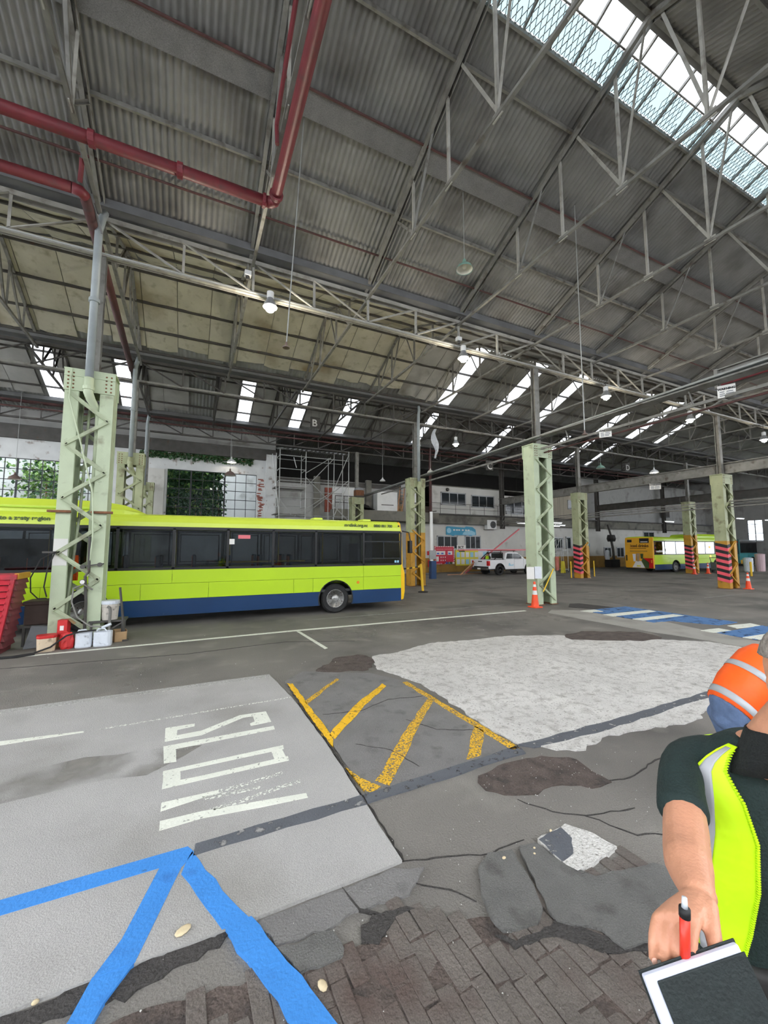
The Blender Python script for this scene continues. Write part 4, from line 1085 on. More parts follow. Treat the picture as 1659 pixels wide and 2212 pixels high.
m = MB(rp.location); m.tube((17.9, 28.5, 4.3), (17.9, 28.5, 10.5), .12, 10); m.build('riser', 'steel_red', rp); MB(rp.location).tube((17.9, 28.5, 0), (17.9, 28.5, 4.3), .09, 10).build('riser', 'off_white_wall', rp)
rq = thing('fire_pipe', 'dark red pipe running along the far row of girders', 'pipe', (25, 28.1, 9.5))
MB(rq.location).tube((XL, 28.15, 9.9), (55, 28.15, 9.9), .05, 8).build('pipe_run', 'steel_red', rq)
bl = thing('blue_cable', 'blue-grey cable drooping beside the top of the large green column', 'cable', (-2.6, 9, 10))
MB(bl.location).path([(-2.65, 4.5, 12.6), (-2.5, 8.5, 11.4), (-2.42, 10.4, 10.3), (-2.2, 11.0, 9.6)], .022, 6).build('run', 'gutter_grey', bl)
gc = thing('conduit', 'thin pale conduit along the bottom of the near lattice girder', 'conduit', (10, 11.4, 9.3))
MB(gc.location).tube((XL, 11.38, 9.36), (45, 11.38, 9.36), .022, 6).build('run', 'galvanised', gc)
# service run at the second column: bundle of pipes going from front to back
ct = thing('service_pipes', 'bundle of grey pipes running from front to back past the green column with the cone', 'pipes', (12.0, 10, 6.4))
o = ct.location
for dx, z, r, mt in ((-.12, 6.5, .035, 'galvanised'), (-.03, 6.52, .028, 'galvanised'), (.05, 6.5, .03, 'pipe_grey'), (.12, 6.44, .03, 'steel_dark')):
    MB(o).tube((12 + dx, -2, z + .1), (12 + dx, 36, z - .4), r, 8).build('pipe', mt, ct)
MB(o).box(11.8, -2, 6.36, 12.2, 11, 6.4).build('tray', 'steel_grey', ct)
c5 = thing('service_pipes', 'lower thin rail with white signs running from front to back near the cone column', 'pipes', (12.3, 8, 5.9))
o = c5.location
MB(o).bar((12.2, -2, 6.02), (12.2, 26, 5.98), .05, .08).build('rail', 'steel_grey', c5)
MB(o).tube((12.35, -2, 5.86), (12.35, 13, 5.86), .03, 8).build('red_line', 'steel_red', c5)
for y in (2, 6, 10): MB(o).bar((12.2, y, 6.0), (12.0, y, 6.4), .03, .03).build('bracket', 'steel_grey', c5)
bb = thing('box_beam', 'heavy grey overhead beam ending at the warning sign, right edge', 'beam', (13.0, 2, 6.6))
MB(bb.location).ibeam((13.0, -3, 6.78), (13.0, 5.75, 6.78), .5, .22, .03).build('beam', 'steel_grey', bb)
MB(bb.location).box(12.85, 5.7, 6.5, 13.15, 5.78, 7.05).build('end_plate', 'steel_grey', bb)
MB(bb.location).tube((12.8, -3, 6.55), (12.8, 5.6, 6.55), .035, 8).build('red_pipe', 'pipe_red', bb)
for nme, x, y0, y1, z, h, lb in (('crane_beam', 26.2, -3, 29.5, 6.45, .55, 'long grey crane beam running back from the striped column'), ('crane_beam', 39.6, 10, 29.5, 6.4, .6, 'dark crane beam across the grey upper wall')):
    t = thing(nme, lb, 'beam', (x, (y0 + y1) / 2, z))
    MB(t.location).ibeam((x, y0, z), (x, y1, z), h, .3, .04).build('beam', 'steel_grey' if x < 30 else 'steel_dark', t)
    for y in range(int(y0) + 3, int(y1), 4): MB(t.location).box(x - .13, y, z - h / 2, x + .13, y + .02, z + h / 2).build('stiffener', 'steel_grey', t)
tr = thing('lighting_tray', 'low bundle of grey lighting trays running back towards the offices', 'trays', (26, 20, 4.4))
for dx, z, r in ((-.1, 4.62, .05), (.1, 4.5, .04), (.25, 4.35, .05), (-.3, 4.32, .04)):
    MB(tr.location).bar((26 + dx, 2, z), (26 + dx, 29.5, z), r * 1.6, r * 1.2).build('tray', 'steel_grey', tr)
for i, (x, y, z) in enumerate(((27.2, 24, 4.2), (28, 28.5, 4.45), (31, 27.5, 4.2), (33.5, 29, 4.4), (44, 24.5, 4.8), (52, 22, 5.2), (58, 22, 5.2))):
    t = thing('fluorescent_lamp', '%s long white fluorescent lamp from the left, above the rear floor' % ordn[i], 'lamp', (x, y, z), 0, 'fluorescent lamps at the back')
    MB().box(-.75, -.07, 0, .75, .07, .08).build('housing', 'white_paint', t)
    MB().tube((-.72, 0, -.02), (.72, 0, -.02), .025, 8).build('tube', 'tube_glow', t)
    rz_ = (z3n(y) if y < R3 else z3f(y)) if y < Y3 else ZV + M * (y - Y3)
    for s in (-.6, .6): MB().tube((s, 0, .08), (s, 0, rz_ - z + .03), .006, 5).build('hanger', 'steel_dark', t)

# ================================================================== LAMPS
def pendant(x, y, ztop, z, r, label, shade, glow=None, rod=.012, tilt=(0, 0)):
    t = thing('pendant_lamp', label, 'lamp', (x, y, z), 0, 'pendant lamps')
    MB().tube((0, 0, .3), (tilt[0], tilt[1], ztop - z), rod, 6).build('rod', 'galvanised', t)
    MB().lathe([(r, 0), (r * .97, .03), (r * .8, r * .42), (r * .45, r * .72), (.06, r * .85), (.05, r * 1.1), (.035, r * 1.3)], n=20, caps=False).build('shade', shade, t, smooth=True)
    MB().lathe([(r * .95, .01), (r * .78, r * .38), (r * .42, r * .66), (.02, r * .75)], n=20, caps=False).build('shade_lining', 'lamp_inside', t, smooth=True)
    MB().lathe([(.01, .02), (.05, .05), (.06, .1), (.03, .2)], n=10).build('bulb', 'lamp_glow' if glow else 'lamp_inside', t, smooth=True)
    return t
pendant(6.4, 8.35, 11.97, 9.65, .23, 'mint green dome lamp hanging on a rod from the near roof', 'lamp_green')
pendant(2.15, 28.2, 10.75, 6.9, .36, 'brown dome lamp hanging in front of the ivy window', 'lamp_brown')
pendant(-8.8, 28.2, 10.75, 5.85, .3, 'brown dome lamp hanging in front of the wide left window', 'lamp_brown')
pendant(2.3, 29.3, 10.4, 8.0, .32, 'white lit dome lamp against the peeling brick wall', 'white_paint', True)
pendant(17.3, 27.5, 11.05, 8.2, .28, 'small grey dome lamp in front of the dark void', 'lamp_inside')
pendant(13.0, 27.5, 11.05, 7.2, .22, 'tiny white dome lamp above the distant rusty-topped column', 'white_paint')
pendant(27.7, 20.04, 9.45, 8.1, .32, 'green dome lamp under the girders right of the hanging letter', 'lamp_green')
pendant(34.3, 20.04, 9.45, 8.3, .34, 'white dome lamp hanging near the letter D', 'white_paint', True)
def rod_only(x, y, zt, zb, label, tilt=(0, 0)):
    t = thing('hanging_rod', label, 'rod', (x, y, zb), 0, 'lampless hanging rods')
    MB().tube((0, 0, 0), (tilt[0], tilt[1], zt - zb), .013, 6).build('rod', 'galvanised', t)
    MB().lathe([(.075, -.03), (.08, -.01), (.03, .02), (.02, .1)], n=12).build('ceiling_rose', 'lamp_brown', t)
rod_only(1.66, 8.3, 11.98, 6.4, 'long white hanging rod with a small brown disc, left of the lit lamp', (.3, 0.05))
rod_only(9.9, 7.6, 12.28, 5.35, 'long thin hanging rod with a small disc, right of the mint lamp')
def high_bay(x, y, z, label, watts):
    t = thing('high_bay_lamp', label, 'lamp', (x, y, z), 0, 'lit high bay lamps')
    MB().path([(0, 0, .45), (0, 0, 9.36 - z), (0, .26, 9.4 - z)], .015, 6).build('hook', 'steel_dark', t)
    MB().lathe([(.09, .25), (.1, .3), (.1, .45), (.04, .48)], n=12).build('ballast', 'white_paint', t)
    MB().lathe([(.2, 0), (.17, .1), (.1, .22), (.09, .27)], n=16, caps=False).build('reflector', 'aluminium', t, smooth=True)
    MB().lathe([(.02, -.15), (.1, -.11), (.13, -.03), (.1, .06), (.04, .14)], n=14).build('bulb', 'lamp_glow', t, smooth=True)
    ld = bpy.data.lights.new('lamp_light', 'POINT'); ld.energy = watts; ld.color = (1, .9, .72); ld.shadow_soft_size = .12
    lo = bpy.data.objects.new('lamp_light', ld); COL.objects.link(lo); lo.parent = t; lo.location = (0, 0, -.3)
high_bay(1.78, 11.3, 9.0, 'brightest lit lamp under the near girder, beside the long hanging rod', 160)
high_bay(8.54, 11.3, 8.9, 'lit lamp under the near girder left of the cone column post', 160)
high_bay(16.2, 11.3, 8.75, 'lit lamp under the near girder right of the cone column post', 160)
high_bay(22.6, 11.3, 8.6, 'lit lamp under the near girder just left of the striped column post', 120)
high_bay(30.1, 11.3, 8.45, 'lit lamp at the right edge beyond the striped column post', 120)
high_bay(14.5, 20.1, 8.5, 'small lit lamp in the distance right of the hanging plastic', 120)
def camera_box(x, y, z, label):
    t = thing('white_fitting', label, 'fitting', (x, y, z))
    MB().box(-.09, -.08, 0, .09, .08, .14).build('housing', 'white_paint', t, bevel=.01); MB().lathe([(.05, -.1), (.06, -.03), (.05, 0)], n=10).build('lens', 'steel_dark', t); MB().tube((0, 0, .14), (0, .05, .4), .015, 6).build('bracket', 'steel_grey', t)
camera_box(1.15, 11.3, 9.75, 'white box fitting on the near girder above the brightest lamp')
camera_box(8.35, 11.3, 9.5, 'white fitting on the near girder above the second lit lamp')

# ================================================================== HANGING SIGNS
def letter(ch, x, y, z, size, label):
    t = thing('letter_sign', label, 'sign', (x, y, z), 0, 'hanging bay letters')
    MB().box(-size * .5, .01, -.1, size * .5, .03, size * .95).build('board', 'steel_dark', t)
    text(ch, size, 'sign_white', t, (-size * .34, 0, 0), (R(90), 0, 0), bold=.01)
    for s in (-.4, .4): MB().tube((s * size, .02, size * .9), (s * size, .02, 12.3 - z), .008, 5).build('hanger', 'steel_dark', t)
letter('B', 6.75, 24.2, 9.75, .62, 'hanging sign with white letter B on a dark board')
letter('C', 20.6, 24.2, 8.2, .7, 'hanging sign with white letter C left of the cone column')
letter('D', 37.3, 24.2, 9.5, .75, 'hanging sign with white letter D on a dark board')
def warning(x, y, z, w, h, label, rz, lines=True):
    t = thing('warning_sign', label, 'sign', (x, y, z), rz, 'hanging warning signs')
    MB().box(-w / 2, -.01, 0, w / 2, .01, h).build('board', 'sign_white', t)
    text('WARNING', w * .2, 'ink_black', t, (0, -.014, h * .62), (R(90), 0, 0), align='CENTER', bold=.004)
    m = MB()
    for (u0, u1, v) in ((-.38, -.12, .42), (0, .36, .42), (-.38, -.1, .26), (-.04, .4, .26), (-.38, -.1, .12), (-.04, .3, .12)): m.box(w * u0, -.014, h * v, w * u1, -.01, h * (v + .07))
    m.build('small_print', 'print_grey', t)
    for s in (-.4, .4): MB().tube((s * w, 0, h), (s * w, 0, h + .12), .006, 5).build('chain', 'steel_dark', t)
warning(12.2, 5.24, 5.98, .36, .32, 'white warning sign hanging from the grey overhead beam, right edge', R(-66))
warning(12.2, 8.6, 5.78, .36, .32, 'smaller white warning sign hanging right of the cone column post', R(-58))
warning(26.2, 15.3, 5.8, .6, .4, 'distant pale sign hanging from the long crane beam', R(-60))
ws = thing('white_plate', 'blank white plate on the grey overhead beam at the right edge', 'plate', (12.86, 3.6, 6.62)); MB().box(-.01, -.5, 0, .01, .4, .2).build('plate', 'sign_white', ws)
# torn plastic and loose straps hanging from the pipes
pl = thing('torn_plastic', 'torn grey plastic sheet hanging in front of the middle post', 'plastic', (12.6, 19.6, 8.2))
m = MB(); prev = None
vs = []
for j in range(9):
    z = .9 - j * .22; w_ = (.08, .1, .16, .22, .24, .18, .1, .07, .05)[j]; ox = (.1, 0, -.02, .0, .05, .12, .18, .12, .08)[j]
    for i in range(4): vs.append((ox + w_ * (i / 1.5 - 1), .05 * math.sin(i * 2.3 + j), z))
m.add(vs, [(j * 4 + i, j * 4 + i + 1, j * 4 + i + 5, j * 4 + i + 4) for j in range(8) for i in range(3)])
o_ = m.build('sheet', 'plastic_film', pl); sm = o_.modifiers.new('thickness', 'SOLIDIFY'); sm.thickness = .01
MB().tube((.1, 0, .85), (.35, 0, 1.5), .012, 5).build('cord', 'steel_dark', pl)

# ================================================================== BUSES
def arc(cx, cz, r, z0, side, n=8):
    """arch edge from height z0 up to the crown"""
    a0 = math.asin(max(-1, min(1, (z0 - cz) / r)))
    pts = []
    for i in range(n + 1):
        a = a0 + (math.pi / 2 - a0) * i / n
        pts.append((cx + side * r * math.cos(a), cz + r * math.sin(a)))
    return pts
def side_polys(x0, x1, z0, z1, arches, r=.58, cz=.48):
    """split a panel x0..x1, z0..z1 around the wheel arches"""
    cuts = [a for a in arches if a - r < x1 and a + r > x0]
    if z1 < cz + r:                       # panel lower than the arch crown: separate pieces
        polys, prev = [], [(x0, z0), (x0, z1)]
        for a in cuts:
            la = [(a - math.sqrt(max(0, r * r - (z - cz) ** 2)), z) for z in [z0 + (z1 - z0) * i / 4 for i in range(5)]]
            polys.append(prev + la[::-1])
            prev = [(2 * a - u, v) for u, v in la]
        polys.append(prev + [(x1, z1), (x1, z0)])
        return polys
    pts = [(x0, z1), (x0, z0)]
    for a in cuts:
        la = arc(a, cz, r, z0, -1); ra = arc(a, cz, r, z0, 1)
        seq = la + ra[::-1][1:]
        seq = [(min(max(u, x0), x1), v) for u, v in seq]
        if seq[0][0] <= x0 + .001: pts.pop()
        pts += seq
    if not cuts or pts[-1][0] < x1 - .001: pts.append((x1, z0))
    pts.append((x1, z1))
    return [pts]

def wheel(parent, x, y, r, name='wheel', w=.28, out=-1, rimr=.62):
    """out=-1: outer face towards -y"""
    e = bpy.data.objects.new(name, None); COL.objects.link(e); e.parent = parent; e.location = (x, y, r)
    s = out
    MB().lathe([(r * .62, s * -.0), (r * .9, s * .0 + s * .02), (r, s * -.03), (r, s * (-w + .03)), (r * .9, s * -w), (r * .62, s * -w)], n=28, axis='y').build('tyre', 'black_rubber', e, smooth=False)
    MB().lathe([(r * .64, s * .01), (r * .6, s * .02), (r * .57, s * -.03), (r * .5, s * -.07), (r * .3, s * -.05), (r * .26, s * .01), (r * .12, s * .03), (.01, s * .035)], n=24, axis='y').build('rim', 'wheel_steel', e, smooth=True)
    m = MB()
    for i in range(8):
        a = i * math.pi / 4
        m.lathe([(.022, 0), (.022, s * .05), (.01, s * .06)], (r * .36 * math.cos(a), s * -.05, r * .36 * math.sin(a)), 6, 'y')
    m.build('nuts', 'rust', e)
    return e

def bus(name, label, loc, L, wheels, bounds, pod, cols, rz=0, rear_ad=False, texts=(), simple=False, glassm='bus_glass'):
    t = thing(name, label, 'bus', loc, rz)
    lime, limeroof, navy, frontm, rearm = cols
    W = 2.5
    for sd in (0, 1):
        y0, y1 = (0, .05) if sd == 0 else (W - .05, W)
        for p in side_polys(.06, L - .06, .28, .72, wheels): MB().prism_xz(p, y0, y1).build('skirt_panel', navy, t)
        seams = [.06, wheels[0] - .9, wheels[0] + 1.25, wheels[0] + 2.95, wheels[1] - 1.4, wheels[1] - .78, wheels[1] + .98, L - .06]
        for a, b_ in zip(seams[:-1], seams[1:]):
            for p in side_polys(a + .004, b_ - .004, .724, 1.155, [w_ for w_ in wheels if a < w_ < b_]): MB().prism_xz(p, y0, y1).build('side_panel', lime, t)
        for a, b_ in ((.06, wheels[0] + 2.0), (wheels[0] + 2.0, wheels[1] + .98), (wheels[1] + .98, L - .06)):
            MB().box(a + .004, y0, 1.163, b_ - .004, y1, 1.53).build('side_panel', lime, t)
        m = MB()
        yf0, yf1 = (.012, .06) if sd == 0 else (W - .06, W - .012)
        m.box(.06, yf0, 1.53, L - .06, yf1, 1.60); m.box(.06, yf0, 2.66, L - .06, yf1, 2.76)
        for bx in bounds: m.box(bx - .035, yf0, 1.55, bx + .035, yf1, 2.7)
        m.build('window_frame', 'black_trim', t)
        yg0, yg1 = (.022, .03) if sd == 0 else (W - .03, W - .022)
        for a, b_ in zip(bounds[:-1], bounds[1:]):
            pn = MB().box(a + .04, yg0, 1.59, b_ - .04, yg1, 2.68).build('pane', glassm, t)
            yy0, yy1 = (.03, .05) if sd == 0 else (W - .05, W - .03)
            # opening sash line inside some windows
            if not simple and b_ - a > 1.3 and b_ < bounds[-1]:
                m = MB()
                q = (a + .1, b_ - .1, 1.66, 2.6)
                for (u0, u1, v0, v1) in ((q[0], q[1], q[2], q[2] + .03), (q[0], q[1], q[3] - .03, q[3]), (q[0], q[0] + .03, q[2], q[3]), (q[1] - .03, q[1], q[2], q[3])): m.box(u0, yy0, v0, u1, yy1, v1)
                m.build('sash', 'black_trim', pn)
        m = MB()
        for wx in wheels:
            seg = arc(wx, .48, .585, .3, -1) ; seg2 = arc(wx, .48, .585, .3, 1)
            ring = seg + seg2[::-1][1:]
            m.path([(u, y0 if sd == 0 else y1, v) for u, v in ring], .022, 6)
        m.build('arch_trim', 'black_trim', t)
        for wx in wheels: wheel(t, wx, .06 if sd == 0 else W - .06, .475, out=-1 if sd == 0 else 1)
    # roof shell with rounded cove
    prof = [(0, 2.74), (.01, 2.86), (.05, 2.97), (.14, 3.05), (.3, 3.09), (W / 2, 3.12), (W - .3, 3.09), (W - .14, 3.05), (W - .05, 2.97), (W - .01, 2.86), (W, 2.74), (W - .06, 2.72), (W - .1, 2.9), (W - .35, 3.0), (.35, 3.0), (.1, 2.9), (.06, 2.72)]
    MB().prism_yz(prof, .04, L - .08).build('roof', limeroof, t, smooth=False)
    # roof pod, nose tapering
    if pod:
        a, b_ = pod
        m = MB(); y0, y1 = .12, W - .12
        secs = [(a, .02, .0), (a + .08, .26, .03), (a + .3, .33, .05), (b_ - 1.1, .33, .05), (b_ - .55, .24, .06), (b_ - .2, .1, .08), (b_, .0, .1)]
        vs = []
        for x, h, ins in secs:
            z0 = 3.0
            vs += [(x, y0 + ins, z0), (x, y0 + ins + .03, z0 + .06 + h * .5), (x, y0 + ins + .16, z0 + .08 + h), (x, y1 - ins - .16, z0 + .08 + h), (x, y1 - ins - .03, z0 + .06 + h * .5), (x, y1 - ins, z0)]
        fs = [(i * 6 + k, i * 6 + (k + 1) % 6, (i + 1) * 6 + (k + 1) % 6, (i + 1) * 6 + k) for i in range(len(secs) - 1) for k in range(6)] + [tuple(range(6)), tuple(range((len(secs) - 1) * 6, len(secs) * 6))]
        m.add(vs, fs)
        pd_ = m.build('roof_pod', limeroof, t)
        MB().bar((a + .2, .13, 3.18), (b_ - 1.3, .13, 3.18), .03, .04).build('pod_groove', lime, pd_)
    for x in (L - 3.0, L - 1.2): MB().prism_xz([(x - .18, 3.05), (x + .2, 3.05), (x + .17, 3.17), (x - .12, 3.17)], .5, 1.0).build('roof_hatch', limeroof, t, bevel=.02)
    # front
    fp = [(L - .08, .3), (L + .06, .32), (L + .11, .6), (L + .11, 1.25), (L + .03, 1.5), (L - .0, 2.6), (L - .06, 3.0), (L - .12, 3.08), (L - .14, 2.9), (L - .09, 1.5)]
    MB().prism_xz(fp, .02, W - .02).build('front_panel', frontm, t, bevel=.03)
    MB().prism_xz([(L + .05, 1.35), (L + .055, 1.5), (L + .025, 2.62), (L - .0, 2.6), (L + .02, 1.4)], .14, W - .14).build('windscreen', 'vehicle_glass', t)
    m = MB(); m.path([(L + .02, .06, 2.75), (L + .25, -.02, 2.7), (L + .3, -.05, 2.4)], .025, 6); mr = m.build('mirror_arm', 'black_trim', t)
    MB().box(L + .22, -.14, 1.95, L + .34, .04, 2.4).build('mirror', 'black_trim', mr, bevel=.02)
    # rear
    MB().prism_xz([(.1, .35), (-.05, .4), (-.08, 1.2), (-.04, 2.6), (.02, 3.02), (.1, 3.05)], .02, W - .02).build('rear_panel', rearm, t, bevel=.03)
    # interior
    MB().box(.1, .06, .7, L - .1, W - .06, .78).build('interior_floor', 'interior_dark', t)
    MB().box(.1, .08, 2.9, L - .1, W - .08, 2.95).build('interior_ceiling', 'interior_dark', t)
    MB().box(.1, W - .5, .78, 3.0, W - .1, 2.4).build('engine_cover', 'interior_dark', t)
    if not simple:
        sb = None
        for i in range(9):
            x = .9 + i * .95
            for y in (.35, W - .85):
                if abs(x - (wheels[1])) < .5: continue
                if sb is None:
                    m = MB(); m.box(0, 0, .42, .45, .5, .52); m.box(0, .02, .5, .1, .48, 1.15); sb = m.build('passenger_seat', 'seat_blue', t, bevel=.03); q = sb
                    MB().box(-.015, .06, .72, .0, .44, 1.1).build('seat_back', 'seat_orange', sb)
                else:
                    q = copy_tree(sb, t)
                q.location = (x, y, .78)
        for i in range(7):
            x = 2.2 + i * 1.5
            MB().tube((x, .7, .78), (x, .7, 2.9), .02, 6).build('grab_pole', 'safety_yellow', t)
        MB().tube((wheels[1] - 3.6, .25, 1.72), (wheels[1] - 1.0, .25, 1.72), .022, 6).build('grab_rail', 'safety_yellow', t)
        MB().box(L - 1.6, .3, .78, L - 1.5, 1.2, 2.3).build('driver_screen', 'interior_grey', t)
    for (body, x, z, size, mt) in texts:
        text(body, size, mt, t, (x, -.006 if z < 2.8 else .0, z), (R(90), 0, 0), bold=.004)
    MB().lathe([(.05, 0), (.05, -.012)], (wheels[1] + .78, 0, .98), 10, 'y').build('side_marker', 'amber', t)
    return t

XR0 = -5.6
lab_b = [v - XR0 for v in (-5.5, -4.45, -3.11, -1.79, -.44, .99, 2.31, 3.68, 5.36, 6.8)]
b1 = bus('city_bus', 'lime green city bus with navy skirt parked behind the large green column', (XR0, 12.84, 0), 12.46, [3.15, 9.97], lab_b, (.2, 4.45), ('lime', 'lime_roof', 'navy', 'bus_yellow', 'bus_yellow'),
         texts=(('metlink.org.nz', 10.24, 2.865, .15, 'lettering_green'), ('0800 801 700', 11.33, 2.865, .13, 'lettering_green')))
text('ticket to a zesty region', .145, 'lettering_green', b1, (1.0, -.006, 2.84), (R(90), 0, 0), bold=.004)
MB().lathe([(.03, 0), (.03, -.03)], (12.3, .0, 2.92), 8, 'y').build('side_camera', 'black_trim', b1)
# driver window inner frame and small stickers
m = MB(); L0 = 10.98; L1 = 12.38
for (u0, u1, v0, v1) in ((L0, L1, 2.34, 2.38), (L0, L1, 1.76, 1.79), (11.7, 11.73, 1.78, 2.36)): m.box(u0, .005, v0, u1, .03, v1)
m.build('driver_window_bar', 'black_trim', b1)
MB().box(5.62 + 1.25, .015, 2.42, 5.62 + 1.6, .02, 2.53).build('pink_sticker', 'pink_bar', b1)
MB().box(5.62 + .95, .015, 2.25, 5.62 + 1.15, .02, 2.41).build('white_sticker', 'sign_white', b1)
for x in (12.15, 12.25): MB().box(x, .012, 1.62, x + .07, .018, 1.7).build('round_sticker', 'sign_blue_pale', b1)
# rear city bus, its yellow tail to the camera
b2b = [.15, 1.6, 3.2, 4.75, 6.3, 7.85, 9.4, 10.8, 11.95]
b2 = bus('city_bus', 'distant lime bus with yellow tail and drink advertisement', (35.4, 21.1, 0), 12.2, [3.1, 9.6], b2b, (6.4, 11.2), ('lime', 'lime', 'navy', 'bus_yellow', 'bus_orange_yellow'), glassm='bus_glass_bright')
W = 2.5
q = R(90)
rp_ = lambda nm, y0, y1, z0, z1, mt, x=-.085: MB().box(x - .012, y0, z0, x + .02, y1, z1).build(nm, mt, b2)
rp_('destination_screen', .35, 1.15, 2.55, 2.95, 'black_trim', -.05)
rp_('screen_text', .45, 1.05, 2.62, 2.68, 'sign_white', -.065)
rp_('rear_vent', 1.85, 2.25, 2.62, 2.85, 'black_trim', -.05)
text('iced drinks', .36, 'lettering_brown', b2, (-.085, 1.95, 2.2), (R(90), 0, R(-90)), bold=.008)
rp_('advert_line', .6, 2.0, 2.07, 2.11, 'lettering_brown', -.07)
rp_('rear_grille', .5, 2.0, 1.78, 1.9, 'mustard', -.08)
def tail_poly(nm, poly, mt, d=.105):
    MB().prism_yz(poly, -d, -d + .03).build(nm, mt, b2)
tail_poly('advert_white', [(.75, .42), (1.85, .42), (1.5, 1.0), (1.05, 1.0)], 'sign_white')
tail_poly('advert_green', [(.42, .42), (.72, .42), (1.02, 1.0), (.9, 1.25), (.42, .9)], 'lettering_green', .1)
tail_poly('advert_red', [(.05, .42), (.4, .42), (.4, .9), (.88, 1.25), (.05, 1.25)], 'tail_red', .098)
tail_poly('advert_cup', [(1.55, .95), (1.72, .95), (1.78, 1.6), (1.5, 1.6)], 'paper')
tail_poly('advert_cup', [(1.2, .95), (1.4, .95), (1.45, 1.65), (1.15, 1.65)], 'cardboard')
tail_poly('advert_cup', [(.9, 1.2), (1.06, 1.2), (1.1, 1.62), (.86, 1.62)], 'lettering_green')
rp_('tail_lamp', .12, .22, .85, 1.1, 'amber', -.1)
rp_('tail_lamp', 2.28, 2.38, 1.0, 1.5, 'black_trim', -.085)
rp_('number_plate', 1.1, 1.45, .5, .62, 'sign_yellow', -.1)
text('metlink', .3, 'sign_white', b2, (.35, .015, 1.75), (R(90), 0, 0), bold=.006)
MB().prism_xz([(1.5, 1.7), (1.6, 1.7), (1.78, 1.95), (1.6, 2.2), (1.5, 2.2), (1.68, 1.95)], .006, .016).build('arrow_mark', 'sign_white', b2)
for x, z in ((8.6, 2.2), (8.6, 1.35)): MB().lathe([(.1, 0), (.1, -.02)], (x, 0.0, z), 10, 'y').build('marker_lamp', 'marker_glow', b2)
MB().box(10.0, .01, 2.3, 10.5, .02, 2.6).build('white_sticker', 'sign_white', b2)
b3 = bus('old_bus', 'teal bus with dark roof at the far right beyond the striped column', (69, 27.3, 0), 11, [2.6, 8.2], [.2, 1.8, 3.4, 5, 6.6, 8.2, 9.6, 10.8], None, ('teal_paint', 'steel_dark', 'mustard', 'teal_paint', 'teal_paint'), rz=R(180), simple=True)
MB().box(11.05, .1, 2.65, 11.1, 2.4, 2.95).build('destination_board', 'brick_red', b3)

# ================================================================== PICKUP
pk = thing('pickup_truck', 'white double-cab pickup truck with a load of pink bars on its rack', 'pickup', (20.7, 24.75, 0), R(2))
PW = 1.85
wx = [1.2, 4.35]; r_ = .47
def pk_side(z0, z1, y0, y1, x0, x1):
    pts = [(x0, z1), (x0, z0)]
    for a in wx:
        if x0 < a < x1:
            la = arc(a, .42, r_, z0, -1); pts += la + arc(a, .42, r_, z0, 1)[::-1][1:]
    pts += [(x1, z0), (x1, z1)]
    return pts
for y0, y1 in ((0, .06), (PW - .06, PW)):
    bed = [(.05, 1.2), (.05, .5)] + [(u, v) for u, v in arc(1.2, .42, r_, .5, -1) + arc(1.2, .42, r_, .5, 1)[::-1][1:]] + [(1.78, .5), (1.78, 1.2)]
    MB().prism_xz(bed, y0, y1).build('bed_side', 'car_white', pk, bevel=.015)
    for a, b_ in ((1.8, 2.72), (2.74, 3.72)):
        d = MB().prism_xz([(a, .45), (b_, .45), (b_, 1.25), (a, 1.22)], y0, y1).build('door', 'car_white', pk, bevel=.015)
        MB().box(a + .08, y0 - .02 if y0 == 0 else y1, 1.02, a + .24, y0 if y0 == 0 else y1 + .02, 1.06).build('door_handle', 'car_white', d)
    fen = [(3.74, 1.25), (3.74, .45), (3.87, .45)] + arc(4.35, .42, r_, .45, -1) + arc(4.35, .42, r_, .45, 1)[::-1][1:] + [(5.2, .45), (5.28, .8), (5.15, 1.12)]
    MB().prism_xz(fen, y0, y1).build('fender', 'car_white', pk, bevel=.015)
    m = MB()
    for a in wx:
        ring = arc(a, .42, r_ + .015, .42, -1) + arc(a, .42, r_ + .015, .42, 1)[::-1][1:]
        m.path([(u, y0 if y0 == 0 else y1, v) for u, v in ring], .035, 6)
    m.build('arch_flare', 'black_trim', pk)
    MB().tube((1.85, .05 if y0 == 0 else PW - .05, .34), (3.7, .05 if y0 == 0 else PW - .05, .34), .04, 8).build('side_step', 'black_trim', pk)
for a in wx:
    for y, s in ((.0, -1), (PW, 1)): wheel(pk, a, y, .4, out=s, w=.25)
for ch in pk.children:
    if ch.name.startswith('wheel'):
        for g in ch.children:
            if g.name.startswith('rim'): g.data.materials[0] = MATS['black_trim']
MB().box(.1, .06, .4, 5.1, PW - .06, .75).build('chassis', 'black_trim', pk)
MB().box(.05, .08, .7, 1.78, PW - .08, .78).build('bed_floor', 'steel_dark', pk)
tg = MB().box(0, .08, .68, .06, PW - .08, 1.2).build('tailgate', 'car_white', pk, bevel=.02)
MB().box(-.015, .7, 1.03, .01, 1.15, 1.1).build('handle', 'black_trim', tg)
MB().box(-.12, .05, .42, .05, PW - .05, .6).build('rear_bumper', 'steel_dark', pk, bevel=.03)
MB().box(-.135, .75, .45, -.12, 1.1, .56).build('number_plate', 'sign_white', pk)
for y in (-.012, PW - .16): MB().box(-.03, y, .75, .2, y + .17, 1.12).build('tail_lamp', 'tail_red', pk, bevel=.02)
MB().prism_xz([(1.78, 1.2), (4.1, 1.24), (3.3, 1.74), (3.1, 1.79), (2.2, 1.8), (1.95, 1.74)], .12, PW - .12).build('cab', 'car_white', pk, bevel=.05)
